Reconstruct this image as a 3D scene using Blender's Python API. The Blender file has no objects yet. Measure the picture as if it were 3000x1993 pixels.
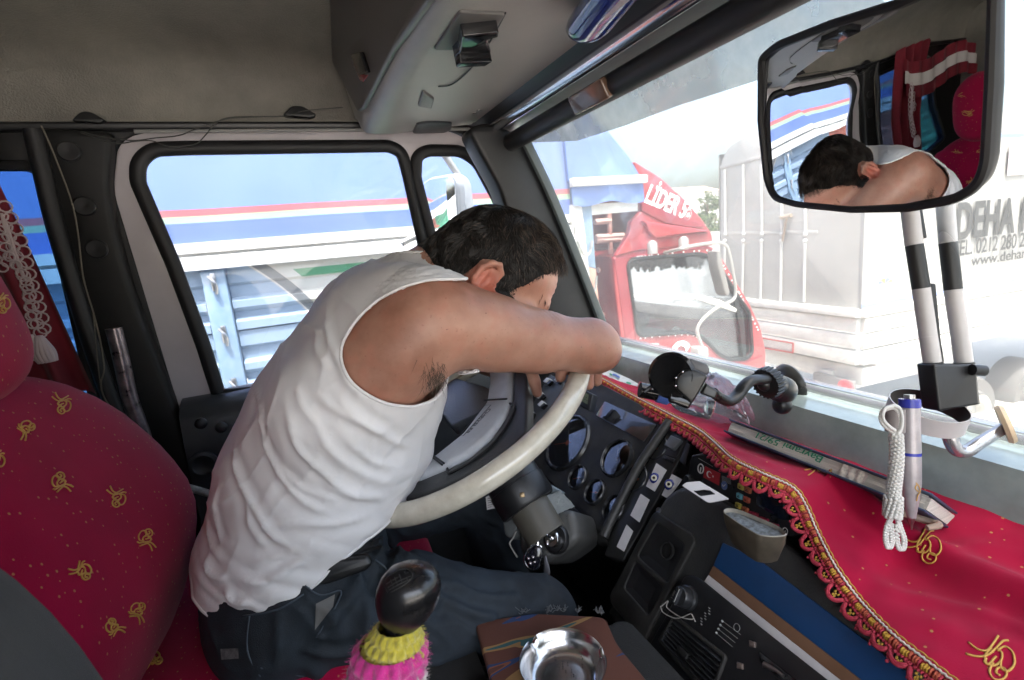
import bpy, bmesh, math, random
import numpy as np
from mathutils import Vector, Matrix, geometry, noise
random.seed(7)
S = bpy.context.scene
COL = S.collection
# ------------------------------------------------ camera, sky, sun, exposure
def rot(head, pitch, roll):
    h, p, r = map(math.radians, (head, pitch, roll))
    d = Vector((math.sin(h)*math.cos(p), math.cos(h)*math.cos(p), -math.sin(p)))
    right = Vector((math.cos(h), -math.sin(h), 0)); up = right.cross(d)
    return (math.cos(r)*right+math.sin(r)*up, -math.sin(r)*right+math.cos(r)*up, d)
FPX = 1492.9
CP = Vector((0, 0, 2.35))
RR, UU, DD = rot(22.06, 10.855, -5.381)
cam = bpy.data.cameras.new("camera"); co = bpy.data.objects.new("camera", cam); COL.objects.link(co)
m = Matrix((RR, UU, -DD)).transposed().to_4x4(); m.translation = CP
co.matrix_world = m
cam.sensor_width = 36; cam.lens = FPX/3000*36; cam.clip_start = .02; cam.clip_end = 2000
cam.dof.use_dof = True; cam.dof.focus_distance = .72; cam.dof.aperture_fstop = 9
S.camera = co
SUN = Vector((-.12, -.52, 1.40)).normalized()
W = bpy.data.worlds.new("World"); S.world = W; W.use_nodes = True
nt = W.node_tree; bg = nt.nodes["Background"]
sk = nt.nodes.new("ShaderNodeTexSky"); sk.sky_type = 'NISHITA'; sk.sun_disc = False
sk.sun_elevation = math.asin(SUN.z); sk.sun_rotation = math.atan2(SUN.x, SUN.y)
sk.air_density = 1.2; sk.dust_density = 7.0; sk.ozone_density = 1.0
nt.links.new(sk.outputs[0], bg.inputs[0]); bg.inputs[1].default_value = .15
sl = bpy.data.lights.new("sun", 'SUN'); so = bpy.data.objects.new("sun", sl); COL.objects.link(so)
sl.energy = 2.0; sl.angle = math.radians(.5); sl.color = (1, .96, .9)
so.rotation_euler = SUN.to_track_quat('Z', 'Y').to_euler()
so.location = (0, 0, 30)
S.view_settings.view_transform = 'Standard'; S.view_settings.look = 'None'
S.view_settings.exposure = 3.1; S.view_settings.gamma = 1
S.render.engine = 'CYCLES'
S.cycles.use_denoising = True; S.cycles.max_bounces = 10; S.cycles.diffuse_bounces = 5
S.cycles.transparent_max_bounces = 16; S.cycles.sample_clamp_indirect = 8
# ------------------------------------------------ pixel (2360-wide photograph) -> place
K = 3000/2360.
def ray(p):
    return (p[0]*K-1500)/FPX*RR-(p[1]*K-996.5)/FPX*UU+DD
def aX(px, py, x): r = ray((px, py)); return CP+r*(x/r.x)
def aY(px, py, y): r = ray((px, py)); return CP+r*(y/r.y)
def aZ(px, py, z): r = ray((px, py)); return CP+r*((z-CP.z)/r.z)
def aD(px, py, d): return CP+ray((px, py))*d
class Pl:
    def __init__(s, o, n, u=None):
        s.o = Vector(o); s.n = Vector(n).normalized()
        if u is None: u = Vector((0, 0, 1)).cross(s.n)
        u = Vector(u); s.u = (u-s.n*u.dot(s.n)).normalized(); s.v = s.n.cross(s.u)
    def hit(s, p):
        r = ray(p); t = (s.o-CP).dot(s.n)/r.dot(s.n); return CP+r*t
    def uv(s, p):
        h = s.hit(p)-s.o; return (h.dot(s.u), h.dot(s.v))
    def at(s, a, b, c=0): return s.o+s.u*a+s.v*b+s.n*c
    def off(s, d): return Pl(s.o+s.n*d, s.n, s.u)
def zr(x0, y0, sc): return lambda *pts: [((x0+a*sc)/K, (y0+b*sc)/K) for a, b in pts]
R1 = zr(0, 0, 1000/2240); R2 = zr(900, 0, 1000/2240); R3 = zr(1900, 0, 1100/2269); R4 = zr(0, 600, 1000/2240)
R5 = zr(1100, 550, 900/2016); R6 = zr(1600, 400, 800/1568); R7 = zr(2300, 500, 700/1372); R8 = zr(0, 1200, 1000/1977)
S1 = zr(900, 1000, 900/1421); S2 = zr(1500, 1050, 800/2091); S3 = zr(1700, 1400, 900/2361); S4 = zr(2200, 1150, 800/1488)
S6 = zr(1850, 1000, 600/2361); S7 = zr(1000, 1600, 800/2361); S8 = zr(2000, 1300, 500/1960)
T1 = zr(2050, 1200, 700/2361); T2 = zr(1800, 480, 450/2205); T3 = zr(1280, 1050, 360/1411); T4 = zr(2500, 560, 500/1960)
T5 = zr(1400, 1400, 350/1829); T6 = zr(0, 500, 350/844); T7 = zr(1550, 1080, 300/2138); T8 = zr(2000, 1330, 400/2163)
# ------------------------------------------------ materials
def _n(t, k, **kw):
    n = t.nodes.new(k)
    for a, b in kw.items(): setattr(n, a, b)
    return n
def M(name, col, rough=.6, metal=0., bump=None, var=None, spec=.5, coat=0., sheen=0., sss=0., trans=0., aniso=None, vscale=None):
    mt = bpy.data.materials.new(name); mt.use_nodes = True; t = mt.node_tree
    b = t.nodes["Principled BSDF"]
    b.inputs["Base Color"].default_value = (*col, 1); b.inputs["Roughness"].default_value = rough
    b.inputs["Metallic"].default_value = metal; b.inputs["Specular IOR Level"].default_value = spec
    b.inputs["Coat Weight"].default_value = coat; b.inputs["Sheen Weight"].default_value = sheen
    if sss:
        b.inputs["Subsurface Weight"].default_value = sss; b.inputs["Subsurface Radius"].default_value = (.012, .005, .003)
        b.inputs["Subsurface Scale"].default_value = 1.
    if trans: b.inputs["Transmission Weight"].default_value = trans
    tc = _n(t, "ShaderNodeTexCoord"); src = tc.outputs["Object"]
    if vscale:
        mp = _n(t, "ShaderNodeMapping"); mp.inputs["Scale"].default_value = vscale
        t.links.new(src, mp.inputs[0]); src = mp.outputs[0]
    if var:
        nz = _n(t, "ShaderNodeTexNoise"); nz.inputs["Scale"].default_value = var[0]; nz.inputs["Detail"].default_value = 6
        nz.inputs["Roughness"].default_value = .65
        rp = _n(t, "ShaderNodeValToRGB"); a = var[1]
        c2 = var[2] if len(var) > 2 else tuple(min(1, c*(1+a)) for c in col)
        c1 = tuple(c*(1-a) for c in col)
        rp.color_ramp.elements[0].position = .32; rp.color_ramp.elements[1].position = .7
        rp.color_ramp.elements[0].color = (*c1, 1); rp.color_ramp.elements[1].color = (*c2, 1)
        t.links.new(src, nz.inputs["Vector"]); t.links.new(nz.outputs["Fac"], rp.inputs[0])
        t.links.new(rp.outputs[0], b.inputs["Base Color"])
        mr = _n(t, "ShaderNodeMapRange"); mr.inputs[3].default_value = max(.02, rough-.1); mr.inputs[4].default_value = min(1, rough+.1)
        t.links.new(nz.outputs["Fac"], mr.inputs[0]); t.links.new(mr.outputs[0], b.inputs["Roughness"])
    if bump:
        nz = _n(t, "ShaderNodeTexNoise"); nz.inputs["Scale"].default_value = bump[0]; nz.inputs["Detail"].default_value = 3
        bp = _n(t, "ShaderNodeBump"); bp.inputs["Strength"].default_value = bump[1]; bp.inputs["Distance"].default_value = bump[2] if len(bump) > 2 else .002
        t.links.new(src, nz.inputs["Vector"]); t.links.new(nz.outputs["Fac"], bp.inputs["Height"]); t.links.new(bp.outputs[0], b.inputs["Normal"])
    return mt
def glass(name, tint=(.95, .97, .97), dust_or_veil=.05, refl=1., dcol=(.8, .8, .78), blotch=0):
    mt = bpy.data.materials.new(name); mt.use_nodes = True; t = mt.node_tree; t.nodes.clear()
    o = _n(t, "ShaderNodeOutputMaterial"); tr = _n(t, "ShaderNodeBsdfTransparent"); tr.inputs[0].default_value = (*tint, 1)
    gl = _n(t, "ShaderNodeBsdfGlossy"); gl.inputs["Roughness"].default_value = .02
    fr = _n(t, "ShaderNodeFresnel"); fr.inputs[0].default_value = 1.45
    mu = _n(t, "ShaderNodeMath", operation='MULTIPLY'); mu.inputs[1].default_value = refl
    mx = _n(t, "ShaderNodeMixShader")
    t.links.new(fr.outputs[0], mu.inputs[0]); t.links.new(mu.outputs[0], mx.inputs[0])
    t.links.new(tr.outputs[0], mx.inputs[1]); t.links.new(gl.outputs[0], mx.inputs[2])
    tl = _n(t, "ShaderNodeBsdfTranslucent"); tl.inputs[0].default_value = (*dcol, 1)
    m2 = _n(t, "ShaderNodeMixShader"); m2.inputs[0].default_value = dust_or_veil
    if blotch:
        tc = _n(t, "ShaderNodeTexCoord"); nz = _n(t, "ShaderNodeTexNoise"); nz.inputs["Scale"].default_value = blotch; nz.inputs["Detail"].default_value = 8
        mr = _n(t, "ShaderNodeMapRange"); mr.inputs[1].default_value = .35; mr.inputs[2].default_value = .75
        mr.inputs[3].default_value = dust_or_veil*.55; mr.inputs[4].default_value = dust_or_veil*1.7
        t.links.new(tc.outputs["Object"], nz.inputs["Vector"]); t.links.new(nz.outputs["Fac"], mr.inputs[0]); t.links.new(mr.outputs[0], m2.inputs[0])
    t.links.new(mx.outputs[0], m2.inputs[1]); t.links.new(tl.outputs[0], m2.inputs[2]); t.links.new(m2.outputs[0], o.inputs[0])
    return mt
# ------------------------------------------------ objects
def tag(o, label=None, cat=None, group=None, kind=None):
    if label: o["label"] = label
    if cat: o["category"] = cat
    if group: o["group"] = group
    if kind: o["kind"] = kind
    return o
def thing(name, loc, label, cat, group=None):
    o = bpy.data.objects.new(name, None); COL.objects.link(o); o.location = Vector(loc); o.empty_display_size = .05
    return tag(o, label, cat, group)
_wm = {}
def own(o, parent):
    if parent is not None:
        o.parent = parent
        w = Matrix.Translation(parent.location) if parent.parent is None else Matrix.Identity(4)
        o.matrix_parent_inverse = w.inverted()
    return o
def link(name, me, mat, parent=None, smooth=True, ang=40):
    if isinstance(me, bmesh.types.BMesh):
        bm = me; me = bpy.data.meshes.new(name); bmesh.ops.recalc_face_normals(bm, faces=bm.faces) if getattr(bm, 'is_valid', 1) else None
        bm.to_mesh(me); bm.free()
    o = bpy.data.objects.new(name, me); COL.objects.link(o)
    mats = mat if isinstance(mat, (list, tuple)) else [mat]
    for k in mats: me.materials.append(k)
    if smooth:
        me.shade_smooth() if hasattr(me, 'shade_smooth') else None
        if ang < 180: sharp(me, ang)
    return own(o, parent)
def sharp(me, ang):
    bm = bmesh.new(); bm.from_mesh(me); c = math.radians(ang)
    for e in bm.edges:
        if len(e.link_faces) == 2 and e.calc_face_angle(0) > c: e.smooth = False
    bm.to_mesh(me); bm.free()
def B(): return bmesh.new()
def box(bm, c, ex, ax=None, bev=0., seg=2, mi=0):
    """box centre c, half sizes ex, axes ax"""
    t = bmesh.new(); bmesh.ops.create_cube(t, size=2)
    for v in t.verts: v.co = Vector((v.co.x*ex[0], v.co.y*ex[1], v.co.z*ex[2]))
    if bev: bmesh.ops.bevel(t, geom=list(t.edges), offset=bev, segments=seg, affect='EDGES', profile=.5)
    a = ax or (Vector((1, 0, 0)), Vector((0, 1, 0)), Vector((0, 0, 1)))
    R = Matrix(a).transposed()
    for v in t.verts: v.co = R @ v.co+Vector(c)
    add(bm, t, mi); return bm
def add(bm, t, mi=0):
    for f in t.faces: f.material_index = mi
    me = bpy.data.meshes.new("tmp"); t.to_mesh(me); t.free(); bm.from_mesh(me); bpy.data.meshes.remove(me)
def frame(d):
    d = Vector(d).normalized(); a = Vector((0, 0, 1)) if abs(d.z) < .9 else Vector((1, 0, 0))
    u = a.cross(d).normalized(); return u, d.cross(u), d
def spline(pts, n=6):
    P = [Vector(p) for p in pts]; out = []
    for i in range(len(P)-1):
        p0 = P[max(0, i-1)]; p1 = P[i]; p2 = P[i+1]; p3 = P[min(len(P)-1, i+2)]
        for k in range(n):
            t = k/n
            out.append(.5*((2*p1)+(p2-p0)*t+(2*p0-5*p1+4*p2-p3)*t*t+(3*p1-p0-3*p2+p3)*t**3))
    out.append(P[-1]); return out
def tube(bm, pts, r, seg=10, caps=True, closed=False, flat=1., mi=0):
    P = [Vector(p) for p in pts]; n = len(P); rs = r if isinstance(r, (list, tuple)) else [r]*n
    if len(rs) != n: rs = list(np.interp(np.linspace(0, 1, n), np.linspace(0, 1, len(rs)), rs))
    rings = []; u = None
    for i in range(n):
        if closed: d = P[(i+1) % n]-P[i-1]
        else: d = P[min(n-1, i+1)]-P[max(0, i-1)]
        d = d.normalized() if d.length > 1e-9 else Vector((0, 0, 1))
        if u is None: u = frame(d)[0]
        u = (u-d*u.dot(d)).normalized(); v = d.cross(u)
        rings.append([bm.verts.new(P[i]+(u*math.cos(2*math.pi*k/seg)+v*math.sin(2*math.pi*k/seg)*flat)*rs[i]) for k in range(seg)])
    for i in range(n if closed else n-1):
        a, b = rings[i], rings[(i+1) % n]
        for k in range(seg):
            bm.faces.new((a[k], a[(k+1) % seg], b[(k+1) % seg], b[k])).material_index = mi
    if caps and not closed:
        for rg in (rings[0][::-1], rings[-1]): bm.faces.new(rg).material_index = mi
    return bm
def lathe(bm, c, d, prof, seg=32, u=None, mi=0, sy=1.):
    """profile [(radius, height along d)]"""
    a, b, d = frame(d)
    if u is not None:
        a = (Vector(u)-d*Vector(u).dot(d)).normalized(); b = d.cross(a)
    c = Vector(c); rings = []
    for r, h in prof:
        if r < 1e-6: rings.append([bm.verts.new(c+d*h)])
        else: rings.append([bm.verts.new(c+d*h+(a*math.cos(2*math.pi*k/seg)+b*math.sin(2*math.pi*k/seg)*sy)*r) for k in range(seg)])
    for i in range(len(rings)-1):
        A, Bq = rings[i], rings[i+1]
        for k in range(seg):
            k2 = (k+1) % seg
            q = [A[k % len(A)], A[k2 % len(A)], Bq[k2 % len(Bq)], Bq[k % len(Bq)]]
            q = list(dict.fromkeys(q))
            if len(q) > 2:
                try: bm.faces.new(q).material_index = mi
                except ValueError: pass
    return bm
def ball(bm, c, r, seg=12, ax=None, mi=0):
    t = bmesh.new(); bmesh.ops.create_uvsphere(t, u_segments=seg, v_segments=max(6, seg*2//3), radius=1)
    rr = r if isinstance(r, (tuple, list)) else (r, r, r)
    a = ax or (Vector((1, 0, 0)), Vector((0, 1, 0)), Vector((0, 0, 1)))
    R = Matrix(a).transposed()
    for v in t.verts: v.co = R @ Vector((v.co.x*rr[0], v.co.y*rr[1], v.co.z*rr[2]))+Vector(c)
    add(bm, t, mi); return bm
def roundp(pts, r, n=5):
    out = []; N = len(pts)
    rs = r if isinstance(r, (list, tuple)) else [r]*N
    for i in range(N):
        p0, p1, p2 = (Vector((*pts[(i+k) % N][:2], 0)) for k in (-1, 0, 1))
        a, b = p0-p1, p2-p1
        rr = min(rs[i], a.length*.48, b.length*.48)
        if rr < 1e-5: out.append((p1.x, p1.y)); continue
        A = p1+a.normalized()*rr; C = p1+b.normalized()*rr
        for k in range(n+1):
            t = k/n; q = A*(1-t)**2+p1*2*t*(1-t)+C*t*t; out.append((q.x, q.y))
    return out
def slab(pl, loops, t, bev=0., bm=None, d=0., mi=0, bseg=2):
    """plate in plane pl: loops of (u,v), first outer then holes; front face at offset d, thickness t behind it"""
    cu = bpy.data.curves.new("c", 'CURVE'); cu.dimensions = '2D'; cu.fill_mode = 'BOTH'
    cu.extrude = max(1e-5, t/2-bev); cu.bevel_depth = bev; cu.bevel_resolution = bseg; cu.offset = -bev
    for L in loops:
        s = cu.splines.new('POLY'); s.points.add(len(L)-1); s.use_cyclic_u = True
        for k, p in enumerate(L): s.points[k].co = (p[0], p[1], 0, 1)
    ob = bpy.data.objects.new("c", cu); me = bpy.data.meshes.new_from_object(ob)
    M4 = Matrix((pl.u, pl.v, pl.n)).transposed().to_4x4(); M4.translation = pl.o+pl.n*(d-t/2)
    me.transform(M4)
    nb = bm or bmesh.new(); q = bmesh.new(); q.from_mesh(me); bmesh.ops.remove_doubles(q, verts=q.verts, dist=1e-6)
    for f in q.faces: f.smooth = True
    add(nb, q, mi); bpy.data.meshes.remove(me); bpy.data.objects.remove(ob); bpy.data.curves.remove(cu)
    return nb
def pslab(pl, pts, t, r=0., bev=0., holes=(), d=0., bm=None, mi=0):
    """same with pixel outlines"""
    L = [roundp([pl.uv(p) for p in pts], r)]+[roundp([pl.uv(p) for p in h], hr) for h, hr in holes]
    return slab(pl, L, t, bev, bm, d, mi)
def prism(bm, prof, axis0, axis1, ext, o=(0, 0, 0), mi=0, caps=True, closed=True):
    """profile (a,b) along axis0/axis1 extruded by vector ext"""
    o = Vector(o); a0, a1, e = Vector(axis0), Vector(axis1), Vector(ext)
    A = [bm.verts.new(o+a0*p[0]+a1*p[1]) for p in prof]; Bv = [bm.verts.new(v.co+e) for v in A]; n = len(A)
    for i in range(n if closed else n-1):
        bm.faces.new((A[i], A[(i+1) % n], Bv[(i+1) % n], Bv[i])).material_index = mi
    if caps and closed:
        bm.faces.new(A[::-1]).material_index = mi; bm.faces.new(Bv).material_index = mi
    return bm
def grid(bm, f, nu, nv, mi=0, uv=False):
    V = [[bm.verts.new(f(i/nu, j/nv)) for j in range(nv+1)] for i in range(nu+1)]
    for i in range(nu):
        for j in range(nv):
            fc = bm.faces.new((V[i][j], V[i+1][j], V[i+1][j+1], V[i][j+1])); fc.material_index = mi
            if uv:
                L = bm.loops.layers.uv.verify()
                for lp, (a, b) in zip(fc.loops, ((i, j), (i+1, j), (i+1, j+1), (i, j+1))): lp[L].uv = (a/nu, b/nv)
    return bm
def text(name, s, mat, parent, o, u, v, h, depth=.001, align='LEFT', width=None, off=0., shear=0., bold=0., fit=None):
    cu = bpy.data.curves.new("t", 'FONT'); cu.body = s; cu.size = 1; cu.extrude = depth/2/h; cu.align_x = align; cu.shear = shear; cu.offset = bold
    ob = bpy.data.objects.new("t", cu); me = bpy.data.meshes.new_from_object(ob)
    bpy.data.objects.remove(ob); bpy.data.curves.remove(cu)
    u = Vector(u).normalized(); v = Vector(v); v = (v-u*v.dot(u)).normalized(); w = u.cross(v)
    ys = [q.co.y for q in me.vertices]; xs = [q.co.x for q in me.vertices]
    sx = h; sy = h
    if fit: sx = fit/(max(xs)-min(xs))
    for q in me.vertices:
        x, y, z = q.co; q.co = Vector(o)+u*(x*sx)+v*(y*sy)+w*(z*h)
    return link(name, me, mat, parent, smooth=False)
def strokes(bm, pl, polys, r, d=.0005, sc=1., o=(0, 0), rot_=0., seg=6, flat=.5):
    """hand drawn lines on a plane as thin raised threads"""
    ca, sa = math.cos(rot_), math.sin(rot_)
    for L in polys:
        P = [pl.at(o[0]+(x*ca-y*sa)*sc, o[1]+(x*sa+y*ca)*sc, d) for x, y in L]
        tube(bm, spline(P, 4) if len(P) > 2 else P, r, seg)
    return bm
X_, Y_, Z_ = Vector((1, 0, 0)), Vector((0, 1, 0)), Vector((0, 0, 1))
# ================================================ materials used in the cab
VINYL = M("vinyl_lining", (.19, .178, .15), .5, bump=(300, .7, .003), var=(5, .25))
GREYPL = M("grey_textured_plastic", (.30, .285, .265), .42, bump=(700, .35, .001), var=(9, .1))
DARKPL = M("dark_textured_plastic", (.022, .023, .026), .42, bump=(900, .35, .0008), var=(14, .35))
BLACK = M("black_plastic", (.012, .012, .013), .38, var=(30, .3))
BLACKG = M("gloss_black_plastic", (.01, .01, .011), .12, var=(20, .2))
RUB = M("black_rubber", (.01, .01, .011), .55)
PILL = M("pillar_trim", (.012, .012, .012), .5, spec=.3, bump=(600, .2, .0008), var=(4, .4))
PAINT = M("door_paint", (.56, .52, .535), .35, var=(6, .08), coat=.3)
CHROME = M("chrome", (.75, .75, .76), .12, 1.)
STEEL = M("worn_steel", (.42, .41, .4), .32, 1., var=(40, .2))
WHITE = M("white_plastic", (.72, .71, .68), .4, var=(12, .06))
WIRE = M("thin_wire", (.05, .05, .045), .5)
GLS = glass("window_glass", (.66, .69, .72), dust_or_veil=.02, refl=.7, blotch=3)
WSG = glass("windscreen_glass", (.70, .72, .72), dust_or_veil=.042, refl=.28, dcol=(.9, .9, .86), blotch=2.5)
# ================================================ cab shell
YD = 1.35
PD = Pl((0, YD, 2.3), (0, -1, 0), (1, 0, 0))
cab = thing("truck_cab", (0, .4, 1.3), "interior of our lorry cab with dark trim, vinyl roof lining and windscreen", "truck cab")
prof = [(-.55, 2.62), (-.54, 2.72), (-.47, 2.80), (-.3, 2.86), (0, 2.872), (.5, 2.875), (.86, 2.87), (1.0, 2.862), (1.10, 2.85), (1.19, 2.835), (1.26, 2.815), (1.305, 2.79), (1.333, 2.755), (1.345, 2.71), (1.352, 2.662)]
pp = spline([(0, a, b) for a, b in prof], 5)
bm = B()
grid(bm, lambda s, t: Vector((-1.25+1.95*s, pp[min(len(pp)-1, int(round(t*(len(pp)-1))))].y, pp[min(len(pp)-1, int(round(t*(len(pp)-1))))].z + .004*noise.noise((s*9, t*7, 3)))), 60, len(pp)-1)
link("headliner", bm, VINYL, cab, ang=180)
bm = B(); box(bm, (-1.24, .4, 2.0), (.02, .97, .9)); link("rear_wall", bm, VINYL, cab)
bm = B(); box(bm, (-.3, .4, 1.28), (1.15, .96, .02)); link("floor", bm, M("floor_mat", (.012, .012, .012), .8), cab)
bm = B(); box(bm, (.80, .4, 1.6), (.02, .96, .36)); link("bulkhead", bm, BLACK, cab)
# passenger side (behind the camera): lower door and pillars, window open to the light
bm = B(); box(bm, (-.2, -.58, 1.60), (1.0, .03, .36)); box(bm, (-.92, -.58, 2.2), (.30, .03, .6)); box(bm, (-.2, -.58, 2.66), (1., .03, .04)); box(bm, (.60, -.57, 2.3), (.05, .03, .35), (Vector((.94, 0, .33)), Y_, Vector((-.33, 0, .94))))
link("passenger_side_wall", bm, PILL, cab)
# side wall with the rear window
out = [(-60, 265), (455, 275), (1000, 283), (1130, 295), (1150, 340), (1290, 620), (1420, 900), (1420, 1250), (-60, 1250)]
bm = B()
rw = [(-700, 385), (70, 383), (100, 400), (128, 520), (215, 900), (245, 1010), (-700, 1010)]
uvr = [PD.uv(p) for p in rw]
sidew = [(-1.24, .37), (.60, .37), (.68, .1), (.75, -.2), (.75, -.95), (-1.24, -.95)]
doorhole = [PD.uv(p) for p in ((255, 420), (270, 318), (420, 292), (1010, 290), (1085, 312), (1140, 395), (1215, 560), (1320, 870), (1330, 1000), (430, 1000))]
slab(PD, [sidew, roundp(uvr, .04), roundp(doorhole, [.05, .06, .01, .02, .06, .05, .01, .02, .01, .01])], .05, .006, bm, d=.0)
box(bm, (-.3, 1.36, 1.55), (.95, .03, .4))
link("side_wall", bm, PILL, cab)
bm = B(); slab(PD, [roundp([PD.uv(p) for p in ((-720, 375), (80, 375), (110, 395), (260, 1015), (-720, 1015))], .03)], .005, 0, bm, d=-.03)
link("rear_side_window", bm, glass("tinted_glass", (.20, .32, .46), dust_or_veil=.008, refl=.8), cab)
bm = B(); L = [PD.at(*q, .004) for q in roundp(uvr, .04)]; tube(bm, L, .011, 8, closed=True); link("window_rubber", bm, RUB, cab)
# door pillar
PB = Pl((0, 1.315, 2.3), (0, -1, 0), (1, 0, 0))
bm = B(); pslab(PB, [(78, 292), (258, 300), (248, 420), (262, 520), (300, 660), (400, 930), (450, 1110), (470, 1300), (340, 1300), (300, 1010), (215, 900), (128, 540), (100, 400)], .05, .02, .012, bm=bm)
pil = link("door_pillar", bm, PILL, cab)
for p in ((160, 350), (196, 476), (224, 574)):
    bm = B(); c = PB.hit(p); lathe(bm, c, (0, -1, 0), [(.0195, 0), (.0195, .005), (.017, .007), (.005, .0065), (.0, .005)], 24); o = link("trim_plug", bm, RUB, pil)
bm = B(); rl = [PB.at(*PB.uv(p), .004) for p in ((78, 300), (100, 395), (135, 540), (215, 800), (300, 1040), (345, 1200))]; tube(bm, spline(rl, 6), .016, 10); link("pillar_welt", bm, RUB, cab)
# roof rail between lining and door
bm = B(); prism(bm, roundp([(0, 0), (.026, .0), (.03, .016), (.0, .024)], .006), Y_*-1, Z_, (2.0, 0, 0), o=(-1.25, 1.362, 2.650)); link("roof_rail", bm, BLACK, cab)
bm = B(); tube(bm, [(-.26, 1.328, 2.646), (.52, 1.328, 2.648)], .004, 8); link("door_seal_edge", bm, M("grey_seal", (.25, .25, .24), .4), cab)
# front pillar
PA = Pl((0, 1.20, 2.3), (0, -1, 0), (1, 0, 0))
bm = B(); pslab(PA, [(1078, 296), (1120, 280), (1180, 300), (1222, 335), (1330, 590), (1400, 780), (1440, 880), (1440, 1000), (1345, 1000), (1310, 860), (1205, 600), (1150, 430), (1105, 350)], .08, .02, .012, bm=bm)
link("front_pillar", bm, M("pillar_plastic", (.014, .0145, .015), .45, bump=(600, .2, .0008), var=(5, .4)), cab)
bm = B(); pe = [PA.at(*PA.uv(p), .01) for p in ((1203, 318), (1262, 440), (1322, 585), (1372, 715), (1400, 790), (1415, 850))]; tube(bm, spline(pe, 5), .0085, 8, flat=1.6); link("pillar_edge", bm, M("pillar_edge_grey", (.09, .11, .11), .35), cab)
# windscreen
GD = Vector((.19, 0, -.54)).normalized()
PW = Pl((.60, .4, 2.59), (-.54, 0, -.19), (0, -1, 0))
bm = B(); slab(PW, [[(-.86, .03), (.95, .03), (.95, -.60), (-.86, -.60)]], .005, 0, bm); ws = link("windscreen", bm, WSG, cab)
bandmat = glass("sun_band_film", (.62, .62, .60), dust_or_veil=.30, refl=.4, dcol=(.62, .62, .58), blotch=14)
bm = B(); PW2 = PW.off(.004); pslab(PW2, [(1205, 330), (1300, 210), (1900, -120), (2100, 60), (1900, 135), (1732, 190), (1560, 245), (1440, 290), (1330, 325), (1250, 328)], .0006, bm=bm); link("tint_band", bm, bandmat, cab)
# lower windscreen surround: glossy inner strip and outer cowl
bm = B(); prism(bm, [(.690, 1.90), (.706, 2.0), (.722, 2.042), (.80, 2.042), (.80, 1.90)], X_, Z_, (0, 1.62, 0), o=(0, -.45, 0)); link("screen_sill", bm, M("screen_sill", (.26, .31, .295), .2, var=(5, .35), coat=.4), cab)
bm = B(); prism(bm, roundp([(.806, 2.054), (.84, 2.052), (.88, 2.03), (.9, 1.9), (.806, 1.9)], .01), X_, Z_, (0, 2.1, 0), o=(0, -.7, 0)); link("outer_cowl", bm, M("cowl_paint", (.11, .10, .13), .22, coat=.6, var=(3, .3)), cab)
bm = B(); tube(bm, [(.803, 1.2, 2.056), (.803, -.5, 2.056)], .0022, 6); link("screen_trim", bm, CHROME, cab)
# header: black frame above the glass
bm = B(); prism(bm, [(.47, 2.655), (.50, 2.63), (.56, 2.625), (.64, 2.66), (.64, 2.74), (.47, 2.74)], X_, Z_, (0, 1.86, 0), o=(0, -.53, 0)); link("windscreen_header", bm, BLACK, cab)
# ================================================ overhead console
oc = thing("overhead_console", (.3, .6, 2.65), "long grey textured storage console under the roof above the windscreen", "overhead console")
cp = [(.150, 2.88), (.158, 2.83), (.178, 2.70), (.185, 2.665), (.192, 2.640), (.204, 2.628), (.225, 2.626), (.26, 2.630), (.36, 2.642), (.47, 2.652), (.50, 2.656), (.50, 2.88)]
bm = B(); prism(bm, [(a, b) for a, b in cp], X_, Z_, (0, -1.75, 0), o=(0, 1.298, 0))
bmesh.ops.bevel(bm, geom=[e for e in bm.edges if abs(e.verts[0].co.y-1.298) < 1e-4 and abs(e.verts[1].co.y-1.298) < 1e-4 and min(e.verts[0].co.z, e.verts[1].co.z) < 2.7], offset=.02, segments=4, affect='EDGES')
link("console_body", bm, GREYPL, oc, ang=50)
PO = Pl((.171, 1.0, 2.75), (-.985, 0, -.17), (0, -1, 0))
DKG = M("dark_grey_plastic", (.115, .108, .104), .42, bump=(700, .3, .001), var=(8, .12))
bm = B(); pslab(PO, [(775, 140), (770, -40), (1010, -60), (1006, 0), (918, 116), (846, 250), (834, 256)], .012, .012, .004, d=.010, bm=bm); ld = link("locker_door", bm, DKG, oc)
bm = B(); pslab(PO, R2((345, 350), (410, 335), (455, 470), (400, 485)), .008, .004, .0015, d=.018, bm=bm); link("latch", bm, BLACKG, ld)
bm = B(); pslab(PO, R2((338, 400), (360, 385), (395, 480), (440, 485), (405, 535), (385, 520)), .006, .003, .001, d=.012, bm=bm); link("latch_button", bm, M("red_button", (.35, .03, .04), .25), ld)
bm = B()
for k in range(11):
    t = k/10; a = PO.uv(R2((185+165*t, 370+360*t))[0])
    for j in range(3): slab(PO, [[(a[0]+dx+j*.011, a[1]+dy-j*.001) for dx, dy in ((0, 0), (.008, -.001), (.008, .004), (0, .005))]], .002, 0, bm, d=.0015)
link("vent_grille", bm, BLACK, oc)
PU = Pl((.30, .9, 2.634), (.115, 0, -.993), (0, -1, 0))
bm = B(); pslab(PU, R2((1000, 65), (1300, 80), (1160, 320), (830, 318)), .012, .006, .002, d=.003, bm=bm); br = link("bracket_plate", bm, M("console_recess", (.10, .095, .09), .5, bump=(700, .3, .001)), oc)
bm = B(); pslab(PU, R2((1000, 140), (1240, 115), (1235, 150), (1160, 165), (1190, 255), (945, 295), (985, 250)), .02, .003, .002, d=.018, bm=bm); link("holder_clip", bm, BLACKG, br)
bm = B(); pslab(PU, R2((975, 262), (1190, 257), (1140, 292), (945, 298)), .02, .003, .002, d=.030, bm=bm); link("holder_lip", bm, BLACKG, br)
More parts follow.
